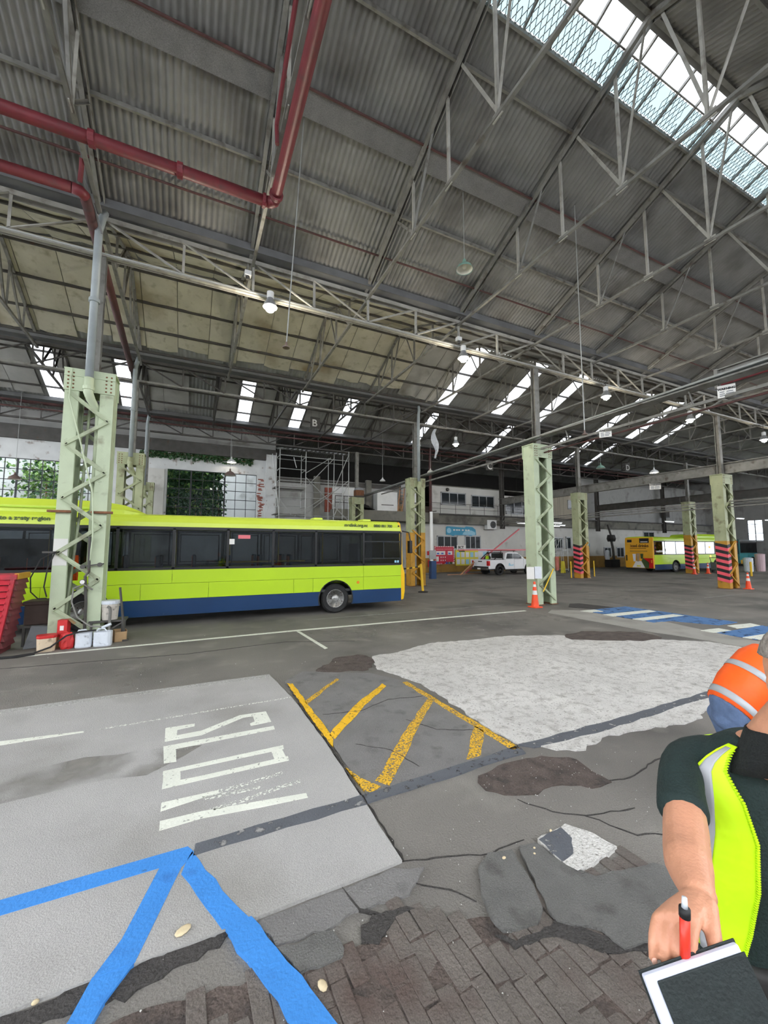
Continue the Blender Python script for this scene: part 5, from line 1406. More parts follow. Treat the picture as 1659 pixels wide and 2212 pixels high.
for y0, y1 in ((.095, .125), (PW - .125, PW - .095)):
    MB().prism_xz([(1.98, 1.28), (2.68, 1.28), (2.68, 1.68), (2.1, 1.68)], y0, y1).build('side_window', 'office_pane', pk)
    MB().prism_xz([(2.76, 1.28), (3.82, 1.28), (3.3, 1.66), (2.76, 1.68)], y0, y1).build('side_window', 'office_pane', pk)
    MB().box(3.55, y0 - .12 if y0 < 1 else y1, 1.25, 3.7, y0 if y0 < 1 else y1 + .12, 1.4).build('mirror', 'car_white', pk, bevel=.02)
MB().box(1.75, .3, 1.3, 1.82, PW - .3, 1.68).build('rear_window', 'office_pane', pk)
MB().prism_xz([(3.74, 1.22), (5.2, 1.1), (5.28, .8), (5.2, .7), (3.74, .9)], .05, PW - .05).build('bonnet', 'car_white', pk, bevel=.03)
m = MB()
for y in (.15, PW - .15): m.path([(.75, y, 1.22), (1.2, y, 1.55), (1.5, y, 1.74), (1.62, y, 1.74), (1.66, y, 1.2)], .035, 8)
m.tube((1.5, .15, 1.74), (1.5, PW - .15, 1.74), .035, 8); m.build('roll_bar', 'black_trim', pk)
m = MB()
for x in (1.5, 2.9): m.tube((x, .05, 1.9), (x, PW - .05, 1.9), .025, 8); m.tube((x, .2, 1.75), (x, .2, 1.9), .02, 6); m.tube((x, PW - .2, 1.75), (x, PW - .2, 1.9), .02, 6)
m.build('roof_rack', 'black_trim', pk)
MB().prism_xz([(2.1, .72), (2.16, .92), (2.24, .95), (2.3, .8), (2.5, .78), (2.62, .86), (2.62, .72)], -.006, .002).build('door_logo', 'sign_blue_pale', pk)
for i, (y, z, x0, x1) in enumerate(((25.0, 1.925, 18.6, 25.3), (25.15, 1.925, 18.2, 25.0), (25.35, 1.925, 18.9, 24.4), (25.55, 1.925, 18.5, 24.6))):
    o = MB().box(x0, y - .04, z, x1, y + .04, z + .09).build('pink_bar', 'pink_bar')
    tag(o, '%s long pink bar from the near side on the pickup rack' % ordn[i], 'bar', 'pink bars on the pickup')
o = MB().bar((20.9, 27.9, 0.04), (27.2, 28.1, 3.85), .08, .1).build('pink_bar', 'pink_bar'); tag(o, 'pink bar leaning up steeply above the pickup', 'bar', 'pink bars on the pickup')
o = MB().bar((18.2, 26.6, .03), (22.5, 27.0, .05), .1, .05).build('timber_plank', 'timber'); tag(o, 'long pale timber plank lying on the floor behind the pickup', 'plank')
o = MB().bar((18.9, 25.9, .05), (20.5, 26.2, 1.0), .1, .06).build('timber_plank', 'timber'); tag(o, 'timber plank propped against the pickup tail', 'plank')

# ================================================================== CONES, BOLLARDS
def cone(x, y, h, label, n=True):
    t = thing('traffic_cone', label, 'cone', (x, y, 0), 0, 'orange traffic cones')
    b_ = h * .2
    MB().box(-b_, -b_, 0, b_, b_, h * .045).build('base', 'cone_orange', t, bevel=.01)
    rr = lambda z: h * (.155 - .115 * z)
    for z0, z1, mt in ((.04, .5, 'cone_orange'), (.5, .66, 'reflective_white'), (.66, .8, 'cone_orange'), (.8, .9, 'reflective_white'), (.9, 1.0, 'cone_orange')):
        MB().lathe([(rr(z0), z0 * h), (rr(z1), z1 * h)], n=20).build('body' if mt == 'cone_orange' else 'reflective_band', mt, t, smooth=False)
cone(11.3, 11.0, .92, 'orange traffic cone with two white bands at the green column')
cone(36.9, 18.9, .9, 'orange cone left of the mustard striped column by the rear bus')
cone(38.9, 18.9, .9, 'orange cone right of the mustard striped column by the rear bus')
cone(26.3, 11.0, .85, 'orange cone at the right foot of the nearest striped column')
def bollard(x, y, h, label, r=.06):
    t = thing('bollard', label, 'bollard', (x, y, 0), 0, 'yellow bollards')
    MB().tube((0, 0, 0), (0, 0, h), r, 12).build('post', 'safety_yellow', t); MB().lathe([(r, 0), (r * .7, r * .5), (.01, r * .7)], (0, 0, h), 12).build('cap', 'safety_yellow', t); MB().lathe([(r * 2, 0), (r * 2, .02)], n=12).build('foot', 'rust', t)
bollard(24.4, 20.3, 1.15, 'thin yellow bollard left of the striped column beside the step ladder', .04)
bollard(27.2, 20.6, 1.15, 'thin yellow bollard right of the striped column beside the step ladder', .04)
bollard(38.1, 15.7, 1.05, 'yellow bollard at the kerb right of the nearest striped column', .07)
bs = thing('barrier_post', 'leaning yellow post with round black foot beside the bus front', 'barrier', (10.2, 17.0, 0))
MB().tube((0, 0, 0), (-.08, .05, 1.35), .06, 12).build('post', 'safety_yellow', bs); MB().lathe([(.24, 0), (.24, .04), (.1, .07)], n=16).build('foot', 'black_rubber', bs)
m1, m2 = MB(), MB()
for i in range(14):
    a = i / 14; p = lambda a_: (-.08 - a_ * 1.9, .05 + a_ * .6, 1.25 - .12 * math.sin(math.pi * a_))
    (m1 if i % 2 else m2).bar(p(a), p(a + 1 / 14), .02, .07)
tp = m1.build('tape', 'hazard_black', bs); m2.build('tape_stripe', 'safety_yellow', tp)
wp = thing('white_pole', 'white electric pole with switch boxes behind the bus front', 'pole', (12.35, 19.6, 0))
MB().tube((0, 0, 1.4), (0, 0, 4.2), .09, 10).build('pole', 'white_paint', wp); MB().box(-.2, -.15, 1.5, .2, -.05, 2.0).build('switch_box', 'interior_grey', wp); MB().box(-.12, -.18, 0.4, .2, .1, 1.4).build('lower_box', 'navy', wp); MB().tube((0, 0, 4.2), (.35, 0, 4.25), .03, 6).build('arm', 'steel_dark', wp)

# ================================================================== CLUTTER AT THE BIG COLUMN
cb = thing('red_cabinet', 'red louvred cabinet with overlapping slats at the left edge', 'cabinet', (-3.75, 11.1, 0))
def cab_x(z): return -.02 + .18 * z / 1.6          # right edge leans outwards
MB().prism_xz([(-.75, .05), (.30, .05), (.50, 1.55), (-.75, 1.55)], -.3, .35).build('carcass', 'cabinet_dark_red', cb)
for i in range(11):
    z0 = .12 + i * .128
    MB().add([(-.75, -.39, z0), (.40 + .2 * z0 / 1.6 - .12, -.39, z0), (.40 + .2 * z0 / 1.6 - .12, -.32, z0 + .108), (-.75, -.32, z0 + .108), (-.75, -.29, z0), (.40 + .2 * z0 / 1.6 - .12, -.29, z0), (.40 + .2 * z0 / 1.6 - .12, -.28, z0 + .108), (-.75, -.28, z0 + .108)],
             [(0, 1, 2, 3), (7, 6, 5, 4), (0, 4, 5, 1), (1, 5, 6, 2), (2, 6, 7, 3), (3, 7, 4, 0)]).build('slat', 'cabinet_red', cb)
    xa = .335 + .2 * z0 / 1.6
    MB().add([(xa + .055, -.27, z0), (xa + .055, .34, z0), (xa + .015, .34, z0 + .118), (xa + .015, -.27, z0 + .118), (xa - .03, -.27, z0), (xa - .03, .34, z0), (xa - .03, .34, z0 + .125), (xa - .03, -.27, z0 + .125)],
             [(0, 1, 2, 3), (7, 6, 5, 4), (0, 4, 5, 1), (1, 5, 6, 2), (2, 6, 7, 3), (3, 7, 4, 0)]).build('side_slat', 'cabinet_dark_red', cb)
MB().bar((.30, -.32, .05), (.50, -.32, 1.58), .07, .07, up=(0, 1, 0)).build('corner_post', 'cabinet_red', cb)
MB().box(-.75, -.36, 1.5, .55, .38, 1.6).build('top_board', 'cabinet_red', cb); MB().box(.5, -.3, 1.5, .57, .38, 1.62).build('top_trim', 'mustard', cb)
MB().box(-.75, -.38, 0, .34, .34, .12).build('plinth', 'cabinet_dark_red', cb)
bb_ = thing('brown_crate', 'dark brown crate on a shelf left of the large green column', 'crate', (-2.95, 11.75, 0))
MB().box(-.3, -.25, .45, .3, .25, .9).build('body', 'brown_box', bb_, bevel=.02); MB().box(-.33, -.28, .88, .33, .28, .97).build('lid', 'brown_box', bb_, bevel=.02)
MB().box(-.35, -.3, .4, .75, .3, .45).build('shelf', 'steel_dark', bb_)
for x in (-.3, .7): MB().box(x, -.28, 0, x + .05, -.23, .4).build('shelf_leg', 'steel_dark', bb_)
gp = thing('grey_panel', 'grey sheet leaning behind the beige bucket', 'panel', (-2.98, 11.2, 0)); MB().add([(-.16, 0, 0), (.14, 0, .02), (.22, .2, .42), (-.1, .2, .45), (-.16, .02, 0), (.14, .02, .02), (.22, .22, .42), (-.1, .22, .45)], [(0, 1, 2, 3), (7, 6, 5, 4), (0, 4, 5, 1), (1, 5, 6, 2), (2, 6, 7, 3), (3, 7, 4, 0)]).build('sheet', 'panel_grey', gp)
bk1 = thing('plastic_tub', 'beige plastic tub with red rim on the floor by the red cabinet', 'tub', (-2.66, 10.85, 0), R(12))
def tub(n, w0, w1, d0, d1, h, mat, par, z=0, nm='body'):
    def ring(w, d, zz):
        pts = []
        for k in range(n):
            a = 2 * math.pi * k / n
            ca, sa = math.cos(a), math.sin(a)
            f = (abs(ca) ** 4 + abs(sa) ** 4) ** -.25
            pts.append((w / 2 * ca * f, d / 2 * sa * f, zz))
        return pts
    rs = [ring(w0 * .96, d0 * .96, z), ring(w0, d0, z + .02), ring(w1, d1, z + h), ring(w1 * .9, d1 * .9, z + h), ring(w0 * .85, d0 * .85, z + .06)]
    vs = [p for r_ in rs for p in r_]
    fs = [(i * n + k, i * n + (k + 1) % n, (i + 1) * n + (k + 1) % n, (i + 1) * n + k) for i in range(len(rs) - 1) for k in range(n)] + [tuple(range(n)), tuple((len(rs) - 1) * n + k for k in range(n))]
    return MB().add(vs, fs).build(nm, mat, par, smooth=False)
tub(20, .3, .33, .26, .28, .28, 'plastic_beige', bk1); tub(20, .34, .34, .29, .29, .06, 'plastic_red', bk1, .27, 'rim')
rb = thing('red_bag', 'crumpled red bag between the beige tub and the jerrycans', 'bag', (-2.33, 10.92, 0))
m = MB(); rs = []
for j, (z, w, d) in enumerate(((0, .24, .2), (.05, .27, .22), (.18, .26, .2), (.3, .22, .14), (.33, .14, .1))):
    rs.append([(w / 2 * math.cos(a) * random.uniform(.85, 1.12), d / 2 * math.sin(a) * random.uniform(.85, 1.12), z + random.uniform(-.015, .015)) for a in [2 * math.pi * k / 14 for k in range(14)]])
m.add([p for r_ in rs for p in r_], [(i * 14 + k, i * 14 + (k + 1) % 14, (i + 1) * 14 + (k + 1) % 14, (i + 1) * 14 + k) for i in range(4) for k in range(14)] + [tuple(range(14)), tuple(56 + k for k in range(14))])
m.build('bag', 'plastic_red', rb)
rc = thing('red_carton', 'red cardboard carton standing behind the red bag', 'carton', (-2.45, 11.15, 0), R(-8))
MB().box(-.09, -.08, .22, .09, .1, .58).build('box', 'plastic_red', rc); MB().box(-.04, -.085, .36, .03, -.08, .46).build('print', 'sign_white', rc); MB().add([(.09, -.05, .58), (.09, .08, .58), (.2, .08, .48), (.2, -.05, .48), (.09, -.05, .575), (.09, .08, .575), (.2, .08, .475), (.2, -.05, .475)], [(0, 1, 2, 3), (7, 6, 5, 4), (0, 3, 7, 4), (1, 5, 6, 2), (2, 6, 7, 3), (0, 4, 5, 1)]).build('flap', 'cardboard', rc); MB().box(-.12, -.1, 0, .12, .12, .22).build('under_box', 'cardboard', rc)
def jerry(x, y, rz, label, cut):
    t = thing('cut_jerrycan', label, 'jerrycan', (x, y, 0), rz, 'white cut-open jerrycans')
    tub(20, .3 + cut, .3 + cut, .24, .24, .31, 'plastic_white', t)
    MB().box(-.14, -.127, .02, .14, -.121, .07).build('base_groove', 'plastic_white', t)
    m = MB(); m.path([(-.12, 0, .31), (-.1, 0, .36), (.02, 0, .365), (.06, 0, .31)], .018, 8); m.build('handle', 'plastic_white', t)
jerry(-2.03, 10.92, R(4), 'white cut-open jerrycan next to the red bag', 0)
jerry(-1.68, 10.9, R(-6), 'white cut-open jerrycan with a drip tray, the right one', .04)
cx_ = thing('cardboard_box', 'small open cardboard box right of the jerrycans', 'box', (-1.42, 11.3, 0), R(15))
m = MB(); m.box(-.12, -.15, 0, .12, .15, .01); m.box(-.12, -.15, 0, -.11, .15, .25); m.box(.11, -.15, 0, .12, .15, .25); m.box(-.12, -.15, 0, .12, -.14, .22); m.box(-.12, .14, 0, .12, .15, .25); m.build('box', 'cardboard', cx_)
sh = thing('work_shelf', 'low dark steel stand beside the large green column', 'stand', (-1.68, 11.5, 0))
MB().box(-.35, -.25, .44, .36, .25, .48).build('top', 'steel_dark', sh)
for x in (-.3, .3):
    for y in (-.22, .2): MB().bar((x, y, 0), (x, y, .44), .04, .04).build('leg', 'steel_dark', sh)
MB().bar((-.3, -.22, .05), (.3, -.22, .42), .03, .03).build('brace', 'steel_dark', sh)
MB().path([(.05, -.28, .2), (.06, -.28, .7), (.04, -.28, .78), (0, -.27, .8)], .03, 8).build('hook_pipe', 'steel_grey', sh)
pl_ = thing('paint_pail', 'dirty white paint pail with lid standing on the dark stand', 'pail', (-1.66, 11.45, .48))
MB().lathe([(.155, 0), (.16, .01), (.185, .38), (.185, .4)], n=20).build('pail', 'plastic_dirty', pl_, smooth=False); MB().lathe([(.195, .36), (.2, .38), (.2, .42), (.18, .44)], n=20).build('lid', 'plastic_white', pl_); MB().lathe([(.19, .3), (.195, .31), (.19, .32)], n=20, caps=False).build('collar', 'plastic_dirty', pl_)
cr = thing('pry_bar', 'long steel bar leaning against the dark stand', 'bar', (-1.35, 11.2, 0))
MB().bar((.05, 0, 0), (-.12, .12, 1.22), .035, .035).build('bar', 'steel_dark', cr); MB().box(0, -.05, 0, .12, .05, .04).build('foot', 'steel_dark', cr)
fh = thing('floor_hose', 'black hose lying on the floor in front of the red cabinet', 'hose', (-3.2, 10.6, 0))
MB(fh.location).path([(-4.3, 10.45, .02), (-3.6, 10.5, .02), (-3.1, 10.45, .02), (-2.8, 10.6, .02), (-2.55, 10.68, .1), (-2.3, 10.72, .3), (-2.1, 10.78, .35), (-1.8, 10.8, .36)], .018, 7).build('hose', 'black_rubber', fh, smooth=True)
MB(fh.location).path([(-4.3, 10.4, .02), (-3.5, 10.42, .02), (-3.0, 10.38, .02), (-2.75, 10.5, .02)], .016, 7).build('hose', 'black_rubber', fh, smooth=True)
ov = thing('orange_vest', 'orange hi-vis vest hanging behind the large green column', 'vest', (-2.52, 11.95, 1.35))
m = MB(); vs = []
for j in range(6):
    z = .62 - j * .12
    for i in range(4): vs.append((-.1 + .06 * i + (.02 if j > 3 else 0), .03 * math.sin(i * 2 + j * .7), z))
m.add(vs, [(j * 4 + i, j * 4 + i + 1, j * 4 + i + 5, j * 4 + i + 4) for j in range(5) for i in range(3)])
o_ = m.build('cloth', 'hi_vis_orange', ov); o_.modifiers.new('thickness', 'SOLIDIFY').thickness = .03

# ================================================================== SCAFFOLD
sf = thing('scaffold_tower', 'grey tube scaffold tower with plank platforms in front of the grey wall', 'scaffold', (7.2, 27.4, 0))
o = sf.location
ya, yb = 26.7, 28.0
tub_ = lambda nm, p, q, r=.028: MB(o).tube(p, q, r, 6).build(nm, 'galvanised', sf)
xs = (5.1, 6.85, 8.85, 9.95)
for x in xs:
    for y in (ya, yb): tub_('standard', (x, y, 0), (x, y, 8.7 if x < 9 else 9.0))
for z in (1.0, 2.6, 4.3, 4.9, 5.5, 6.1, 6.6, 7.4, 8.3):
    tub_('ledger', (xs[0], ya, z), (xs[-1 if z in (4.3, 6.6, 8.3, 5.5) else 1], ya, z))
    if z in (4.3, 6.1, 8.3): tub_('ledger', (xs[0], yb, z), (xs[-1], yb, z))
    for x in xs[:2]: tub_('transom', (x, ya, z), (x, yb, z))
for a, b_ in (((5.1, 4.3), (4.6, 8.3)), ((6.85, 6.9), (9.95, 4.0)), ((6.85, 4.4), (9.95, 6.9)), ((8.85, 8.4), (6.85, 6.2)), ((9.95, 8.8), (8.85, 6.2)), ((8.85, 6.1), (6.1, 4.2)), ((9.95, 6.8), (8.85, 4.3)), ((6.85, 7.2), (8.6, 8.4)), ((5.1, 5.4), (5.9, 4.3)), ((6.0, 8.2), (6.2, 7.5))):
    tub_('brace', (a[0], ya - .05, a[1]), (b_[0], ya - .05, b_[1]))
for z in (6.15, 4.35):
    for i in range(5): MB(o).box(xs[0] - .25, ya + .06 + i * .25, z, xs[1] + .05, ya + .27 + i * .25, z + .05).build('plank', 'steel_grey', sf)
rs_ = thing('roof_sheet_stack', 'shiny corrugated sheets sloping above the scaffold', 'sheets', (7.3, 27.8, 8.8))
for i in range(5):
    m = MB(); vs, fs = corrugated(5.2 + i * .95, 6.1 + i * .95, 26.6, 8.75, 29.4, 9.35, pitch=.3, amp=.05)
    m.add([(u - 7.3, v - 27.8, z - 8.8) for u, v, z in vs], fs); m.build('sheet', 'galvanised', rs_, smooth=True)
# goods on the low roof beside the offices
def crate(x, y, z, w, d, h, mat, label, nm='storage_box', lid=True):
    t = thing(nm, label, 'box', (x, y, z))
    MB().box(-w / 2, -d / 2, 0, w / 2, d / 2, h).build('body', mat, t, bevel=.015)
    if lid: MB().box(-w / 2 - .02, -d / 2 - .02, h, w / 2 + .02, d / 2 + .02, h + .04).build('lid', mat, t)
    MB().box(-w * .3, -d / 2 - .015, h * .3, w * .3, -d / 2, h * .34).build('seam', 'steel_dark', t)
crate(14.1, 29.3, 5.08, 1.8, .8, 1.5, 'white_paint', 'low white container on the roof left of the ladder')
crate(16.6, 29.3, 5.08, 1.6, 1.0, 2.3, 'white_paint', 'tall white container on the roof right of the ladder')
crate(15.45, 29.65, 5.08, .5, .5, .5, 'cardboard', 'brown carton on the roof under the ladder', 'carton')
crate(17.9, 29.1, 5.08, .7, .5, .5, 'brown_box', 'dark box on the roof edge right of the ladder', 'carton')
tp_ = thing('tarpaulin', 'crumpled black tarpaulin heap on the low roof', 'tarpaulin', (12.1, 29.3, 5.08))
m = MB(); n = 9; vs = [(-.9 + 1.8 * i / (n - 1), -.4 + .8 * j / 4, (.1 + .4 * math.sin(math.pi * i / (n - 1)) * math.sin(math.pi * (j + .5) / 5)) * random.uniform(.7, 1.25)) for j in range(5) for i in range(n)]
m.add(vs, [(j * n + i, j * n + i + 1, j * n + n + i + 1, j * n + n + i) for j in range(4) for i in range(n - 1)]); o_ = m.build('sheet', 'hazard_black', tp_); o_.modifiers.new('thickness', 'SOLIDIFY').thickness = .04
ld = thing('ladder', 'small wooden ladder leaning against the tall white container', 'ladder', (15.2, 28.85, 5.08), R(0))
for s in (-.2, .2): MB().bar((s, 0, 0), (s + .35, .25, 2.0), .05, .07).build('rail', 'timber', ld)
for i in range(6): f_ = (i + 1) / 7; MB().bar((-.2 + .35 * f_, .25 * f_, 2 * f_), (.2 + .35 * f_, .25 * f_, 2 * f_), .03, .03).build('rung', 'timber', ld)
rx = thing('rusty_box', 'rusty box with grey hood on top of the distant olive column', 'box', (11.3, 28.1, 5.95)); MB().box(-.32, -.25, .1, .32, .25, .5).build('body', 'rust', rx); MB().lathe([(.4, .5), (.3, .65), (.1, .75)], n=14).build('hood', 'interior_grey', rx); MB().box(-.3, -.25, 0, .3, .25, .1).build('base', 'steel_dark', rx)
lr = thing('roof_railing', 'low dark guard rail on the roof left of the olive column', 'railing', (10.9, 28.9, 5.08))
for i in range(4): MB().tube((-1.2 + i * .7, 0, 0), (-1.2 + i * .7, 0, 1.0), .03, 6).build('post', 'steel_dark', lr)
for z in (.5, 1.0): MB().tube((-1.2, 0, z), (.9, 0, z), .03, 6).build('rail', 'steel_dark', lr)
# air conditioners
def aircon(x, y, z, label, w=1.1, h=.85):
    t = thing('air_conditioner', label, 'air conditioner', (x, y, z), 0, 'air conditioners')
    MB().box(-w / 2, -.2, 0, w / 2, .2, h).build('case', 'white_paint', t, bevel=.02)
    MB().lathe([(.33, -.21), (.33, -.2)], (.12, 0, h / 2), 20, 'y').build('fan_opening', 'interior_dark', t)
    m = MB()
    for r_ in (.12, .22, .32): m.path([(.12 + r_ * math.cos(2 * math.pi * k / 16), -.22, h / 2 + r_ * math.sin(2 * math.pi * k / 16)) for k in range(17)], .01, 4)
    m.build('grille', 'aluminium', t); MB().box(-w / 2, .2, -.05, w / 2, .35, .02).build('bracket', 'steel_grey', t)
aircon(25.15, 29.6, 3.85, 'white air conditioner on the office wall right of the bus-shaped sign')
aircon(17.0, 29.5, 3.9, 'white air conditioner half hidden behind the mustard-footed column')
# boards and signs on the office wall
sgn = thing('bus_shaped_sign', 'pale blue sign in the shape of a bus on the office wall', 'sign', (20.4, 29.95, 3.25))
MB().prism_xz([(0, .05), (.0, .72), (.1, .8), (2.0, .72), (2.2, .82), (2.9, .78), (3.25, .55), (3.3, .05), (2.9, .02), (2.7, -.06), (2.4, .02), (.95, .02), (.75, -.06), (.5, .02)], -.03, .02).build('board', 'sign_blue', sgn)
MB().lathe([(.24, -.035), (.24, -.03)], (.3, 0, .42), 20, 'y').build('round_badge', 'sign_blue_pale', sgn)
MB().prism_xz([(1.75, .08), (1.9, .3), (2.3, .5), (2.8, .45), (3.2, .3), (3.2, .08), (2.9, .04), (2.3, .04)], -.036, -.03).build('pale_figure', 'sign_blue_pale', sgn)
m = MB()
for x in (.75, 1.05, 1.3, 1.7, 2.05, 2.35): m.box(x, -.038, .42, x + .2, -.031, .55)
m.build('print', 'sign_white', sgn)
rbd = thing('emergency_board', 'red emergency equipment board with striped border on the office wall', 'sign board', (19.15, 29.9, .7))
MB().box(0, -.02, 0, 2.05, .03, 1.58).build('board', 'sign_red', rbd)
m = MB()
for i in range(22):
    if i % 2: m.box(i * .093, -.03, 1.5, i * .093 + .093, -.02, 1.58); m.box(i * .093, -.03, 0, i * .093 + .093, -.02, .08)
for i in range(17):
    if i % 2: m.box(0, -.03, i * .093, .07, -.02, i * .093 + .093); m.box(1.98, -.03, i * .093, 2.05, -.02, i * .093 + .093)
m.build('striped_border', 'sign_white', rbd)
m = MB(); m.box(.16, -.03, 1.27, .92, -.02, 1.36); m.box(.98, -.03, 1.27, 1.85, -.02, 1.36); m.build('title_print', 'pink_bar', rbd)
for x in (.15, .6, 1.35): MB().box(x, -.03, .82, x + .48, -.02, 1.15).build('picture', 'sign_white', rbd); MB().box(x + .06, -.035, .88, x + .3, -.03, 1.0).build('print', 'print_blue', rbd)
MB().box(.15, -.03, .25, .4, -.02, .68).build('notice', 'sign_white', rbd)
m = MB()
for x in (.6, .82, 1.04):
    for z in (.28, .55): m.box(x, -.03, z, x + .08, -.02, z + .12)
m.build('label_dots', 'sign_white', rbd)
for i, (x, mt, lb) in enumerate(((.78, 'tail_red', 'dark red hard hat hanging below the red board'), (1.15, 'print_blue', 'blue hard hat hanging below the red board'), (1.4, 'teal_paint', 'teal hard hat hanging below the red board'), (1.62, 'ivy', 'green hard hat hanging below the red board'), (1.85, 'white_paint', 'white hard hat hanging below the red board'))):
    t = thing('hard_hat', lb, 'hard hat', (19.15 + x, 29.76, .74), 0, 'hard hats on the red board'); t.scale = (.52, .52, .8)
    MB().lathe([(.17, 0), (.165, .08), (.13, .17), (.05, .22), (.01, .225)], n=14).build('shell', mt, t, smooth=True); MB().lathe([(.17, 0), (.21, -.01), (.21, .01), (.17, .02)], n=14).build('brim', mt, t)
nbd = thing('notice_board', 'yellow notice board covered with papers behind the pickup', 'notice board', (21.35, 29.9, .55))
MB().box(0, -.02, 0, 2.5, .03, 1.4).build('board', 'sign_yellow', nbd); MB().box(2.5, -.02, .3, 4.3, .03, 1.5).build('pale_board', 'paper', nbd)
random.seed(3)
for i in range(16):
    x = .1 + (i % 8) * .5; z = .12 + (i // 8) * .62
    MB().box(x, -.03, z, x + .36, -.021, z + .45).build('pinned_paper', ('paper', 'sign_white', 'sign_blue_pale')[i % 3], nbd)
MB().box(.35, -.03, 1.22, 1.0, -.021, 1.32).build('title_print', 'lettering_green', nbd)
bc = thing('name_sign', 'small white sign reading BCT above the notice board', 'sign', (21.5, 29.9, 2.0)); MB().box(0, -.03, 0, .95, .02, .38).build('board', 'sign_white', bc); text('BCT', .32, 'ink_black', bc, (.12, -.035, .07), (R(90), 0, 0), bold=.01)
fe = thing('fire_extinguisher', 'red fire extinguisher on the office wall left of the red board', 'fire extinguisher', (18.5, 29.8, .5)); MB().lathe([(.08, 0), (.09, .03), (.09, .5), (.05, .58), (.03, .6)], n=12).build('cylinder', 'tail_red', fe); MB().path([(0, 0, .6), (.08, -.05, .62), (.12, -.05, .4)], .015, 6).build('hose', 'black_rubber', fe); MB().box(-.1, .08, 1.0, .1, .1, 1.35).build('sign_plate', 'tail_red', fe)
# ---- mobile steps
ms = thing('step_ladder', 'grey mobile step ladder with handrails by the lower windows', 'step ladder', (29.2, 25.9, 0), R(-15))
for s in (-.35, .35):
    MB().tube((-.7, s, 0), (.35, s, 1.9), .03, 6).build('stringer', 'galvanised', ms); MB().tube((-.75, s, .9), (.3, s, 2.9), .025, 6).build('handrail', 'galvanised', ms); MB().tube((.35, s, 0), (.35, s, 2.9), .03, 6).build('upright', 'galvanised', ms); MB().tube((1.0, s, 0), (1.0, s, 2.9), .03, 6).build('upright', 'galvanised', ms); MB().tube((.35, s, 2.9), (1.0, s, 2.9), .025, 6).build('top_rail', 'galvanised', ms); MB().tube((.35, s, .25), (1.0, s, .25), .025, 6).build('low_rail', 'galvanised', ms)
for i in range(7): f_ = (i + .5) / 7; MB().box(-.7 + 1.05 * f_ - .1, -.33, 1.9 * f_, -.7 + 1.05 * f_ + .1, .33, 1.9 * f_ + .03).build('tread', 'aluminium', ms)
MB().box(.35, -.35, 1.9, 1.0, .35, 1.95).build('platform', 'aluminium', ms)
for x in (-.6, 1.0):
    for s in (-.35, .35): MB().lathe([(.07, -.02), (.07, .02)], (x, s, .07), 10, 'y').build('castor', 'black_rubber', ms)
m = MB()
ysg = thing('folded_sign', 'yellow folded floor sign in front of the step ladder', 'sign', (28.7, 24.7, 0)); m = MB(); m.bar((-.1, 0, 0), (0, 0, 1.0), .03, .3, up=(0, 1, 0)); m.bar((.14, 0, 0), (0.02, 0, 1.0), .03, .3, up=(0, 1, 0)); m.build('panel', 'sign_yellow', ysg)
for i, (x, y) in enumerate(((30.8, 28.6), (31.2, 28.8), (28.4, 28.9))):
    t = thing('pallet_stack', '%s wooden pallet stack from the left behind the step ladder' % ordn[[1, 2, 0][i]], 'pallets', (x + i * .6, y, 0), 0, 'pallet stacks')
    for k in range(6): MB().box(-.5, -.5, k * .2 + .1, .5, .5, k * .2 + .14).build('deck', 'timber', t); MB().box(-.5, -.5, k * .2, .5, -.4, k * .2 + .1).build('bearer', 'wall_dado', t)
# ---- machinery and carts at the back
mc = thing('floor_machine', 'dark workshop machine with exhaust hose against the rear wall', 'machine', (40.4, 28.4, 0)); MB().box(-.7, -.4, .1, .7, .4, .9).build('body', 'hazard_black', mc, bevel=.05); MB().lathe([(.35, 2.8), (.45, 3.1), (.35, 3.5)], n=12).build('fan_unit', 'hazard_black', mc); MB().path([(0, 0, 2.9), (.2, 0, 2), (.3, 0, .9)], .12, 8).build('exhaust_hose', 'steel_dark', mc); MB().tube((0, 0, 3.4), (-.5, 0, 4.6), .1, 8).build('duct', 'steel_dark', mc); MB().lathe([(.2, .9), (.22, 1.0), (.2, 1.8), (.1, 1.9)], (-.6, .1, 0), 12).build('white_drum', 'plastic_white', mc)
ca = thing('tool_cart', 'grey wheeled tool cart beside the rear bus', 'cart', (41.5, 19.2, 0)); MB().prism_xz([(-.8, .9), (-.6, .25), (.7, .25), (.8, .8)], -.4, .4).build('tub', 'panel_grey', ca); MB().path([(-.8, -.3, .9), (-1.0, -.3, 1.3), (-1.0, .3, 1.3), (-.8, .3, .9)], .03, 6).build('handle', 'steel_dark', ca)
for x in (-.4, .6):
    for s in (-.4, .4): MB().lathe([(.16, -.04), (.16, .04)], (x, s, .16), 12, 'y').build('castor', 'black_rubber', ca)
for i, (x, y, mt, h, lb) in enumerate(((45.2, 18.8, 'plastic_white', 1.15, 'white barrel at the right edge of the depot'), (46.6, 18.5, 'bin_pink', 1.5, 'pale pink bin right of the white barrel'))):
    t = thing('waste_bin', lb, 'bin', (x, y, 0)); MB().lathe([(.3, 0), (.33, .05), (.36, h * .9), (.36, h)], n=14).build('body', mt, t); MB().lathe([(.38, h), (.38, h + .05), (.2, h + .12)], n=14).build('lid', mt, t)
hw = thing('wall_horn', 'grey loudspeaker box on the rear wall above the buses', 'loudspeaker', (52.5, 29.7, 5.8)); MB().box(-.5, -.25, 0, .5, .2, .9).build('case', 'panel_grey', hw); MB().box(-.4, -.27, .1, .4, -.25, .8).build('grille', 'steel_dark', hw)
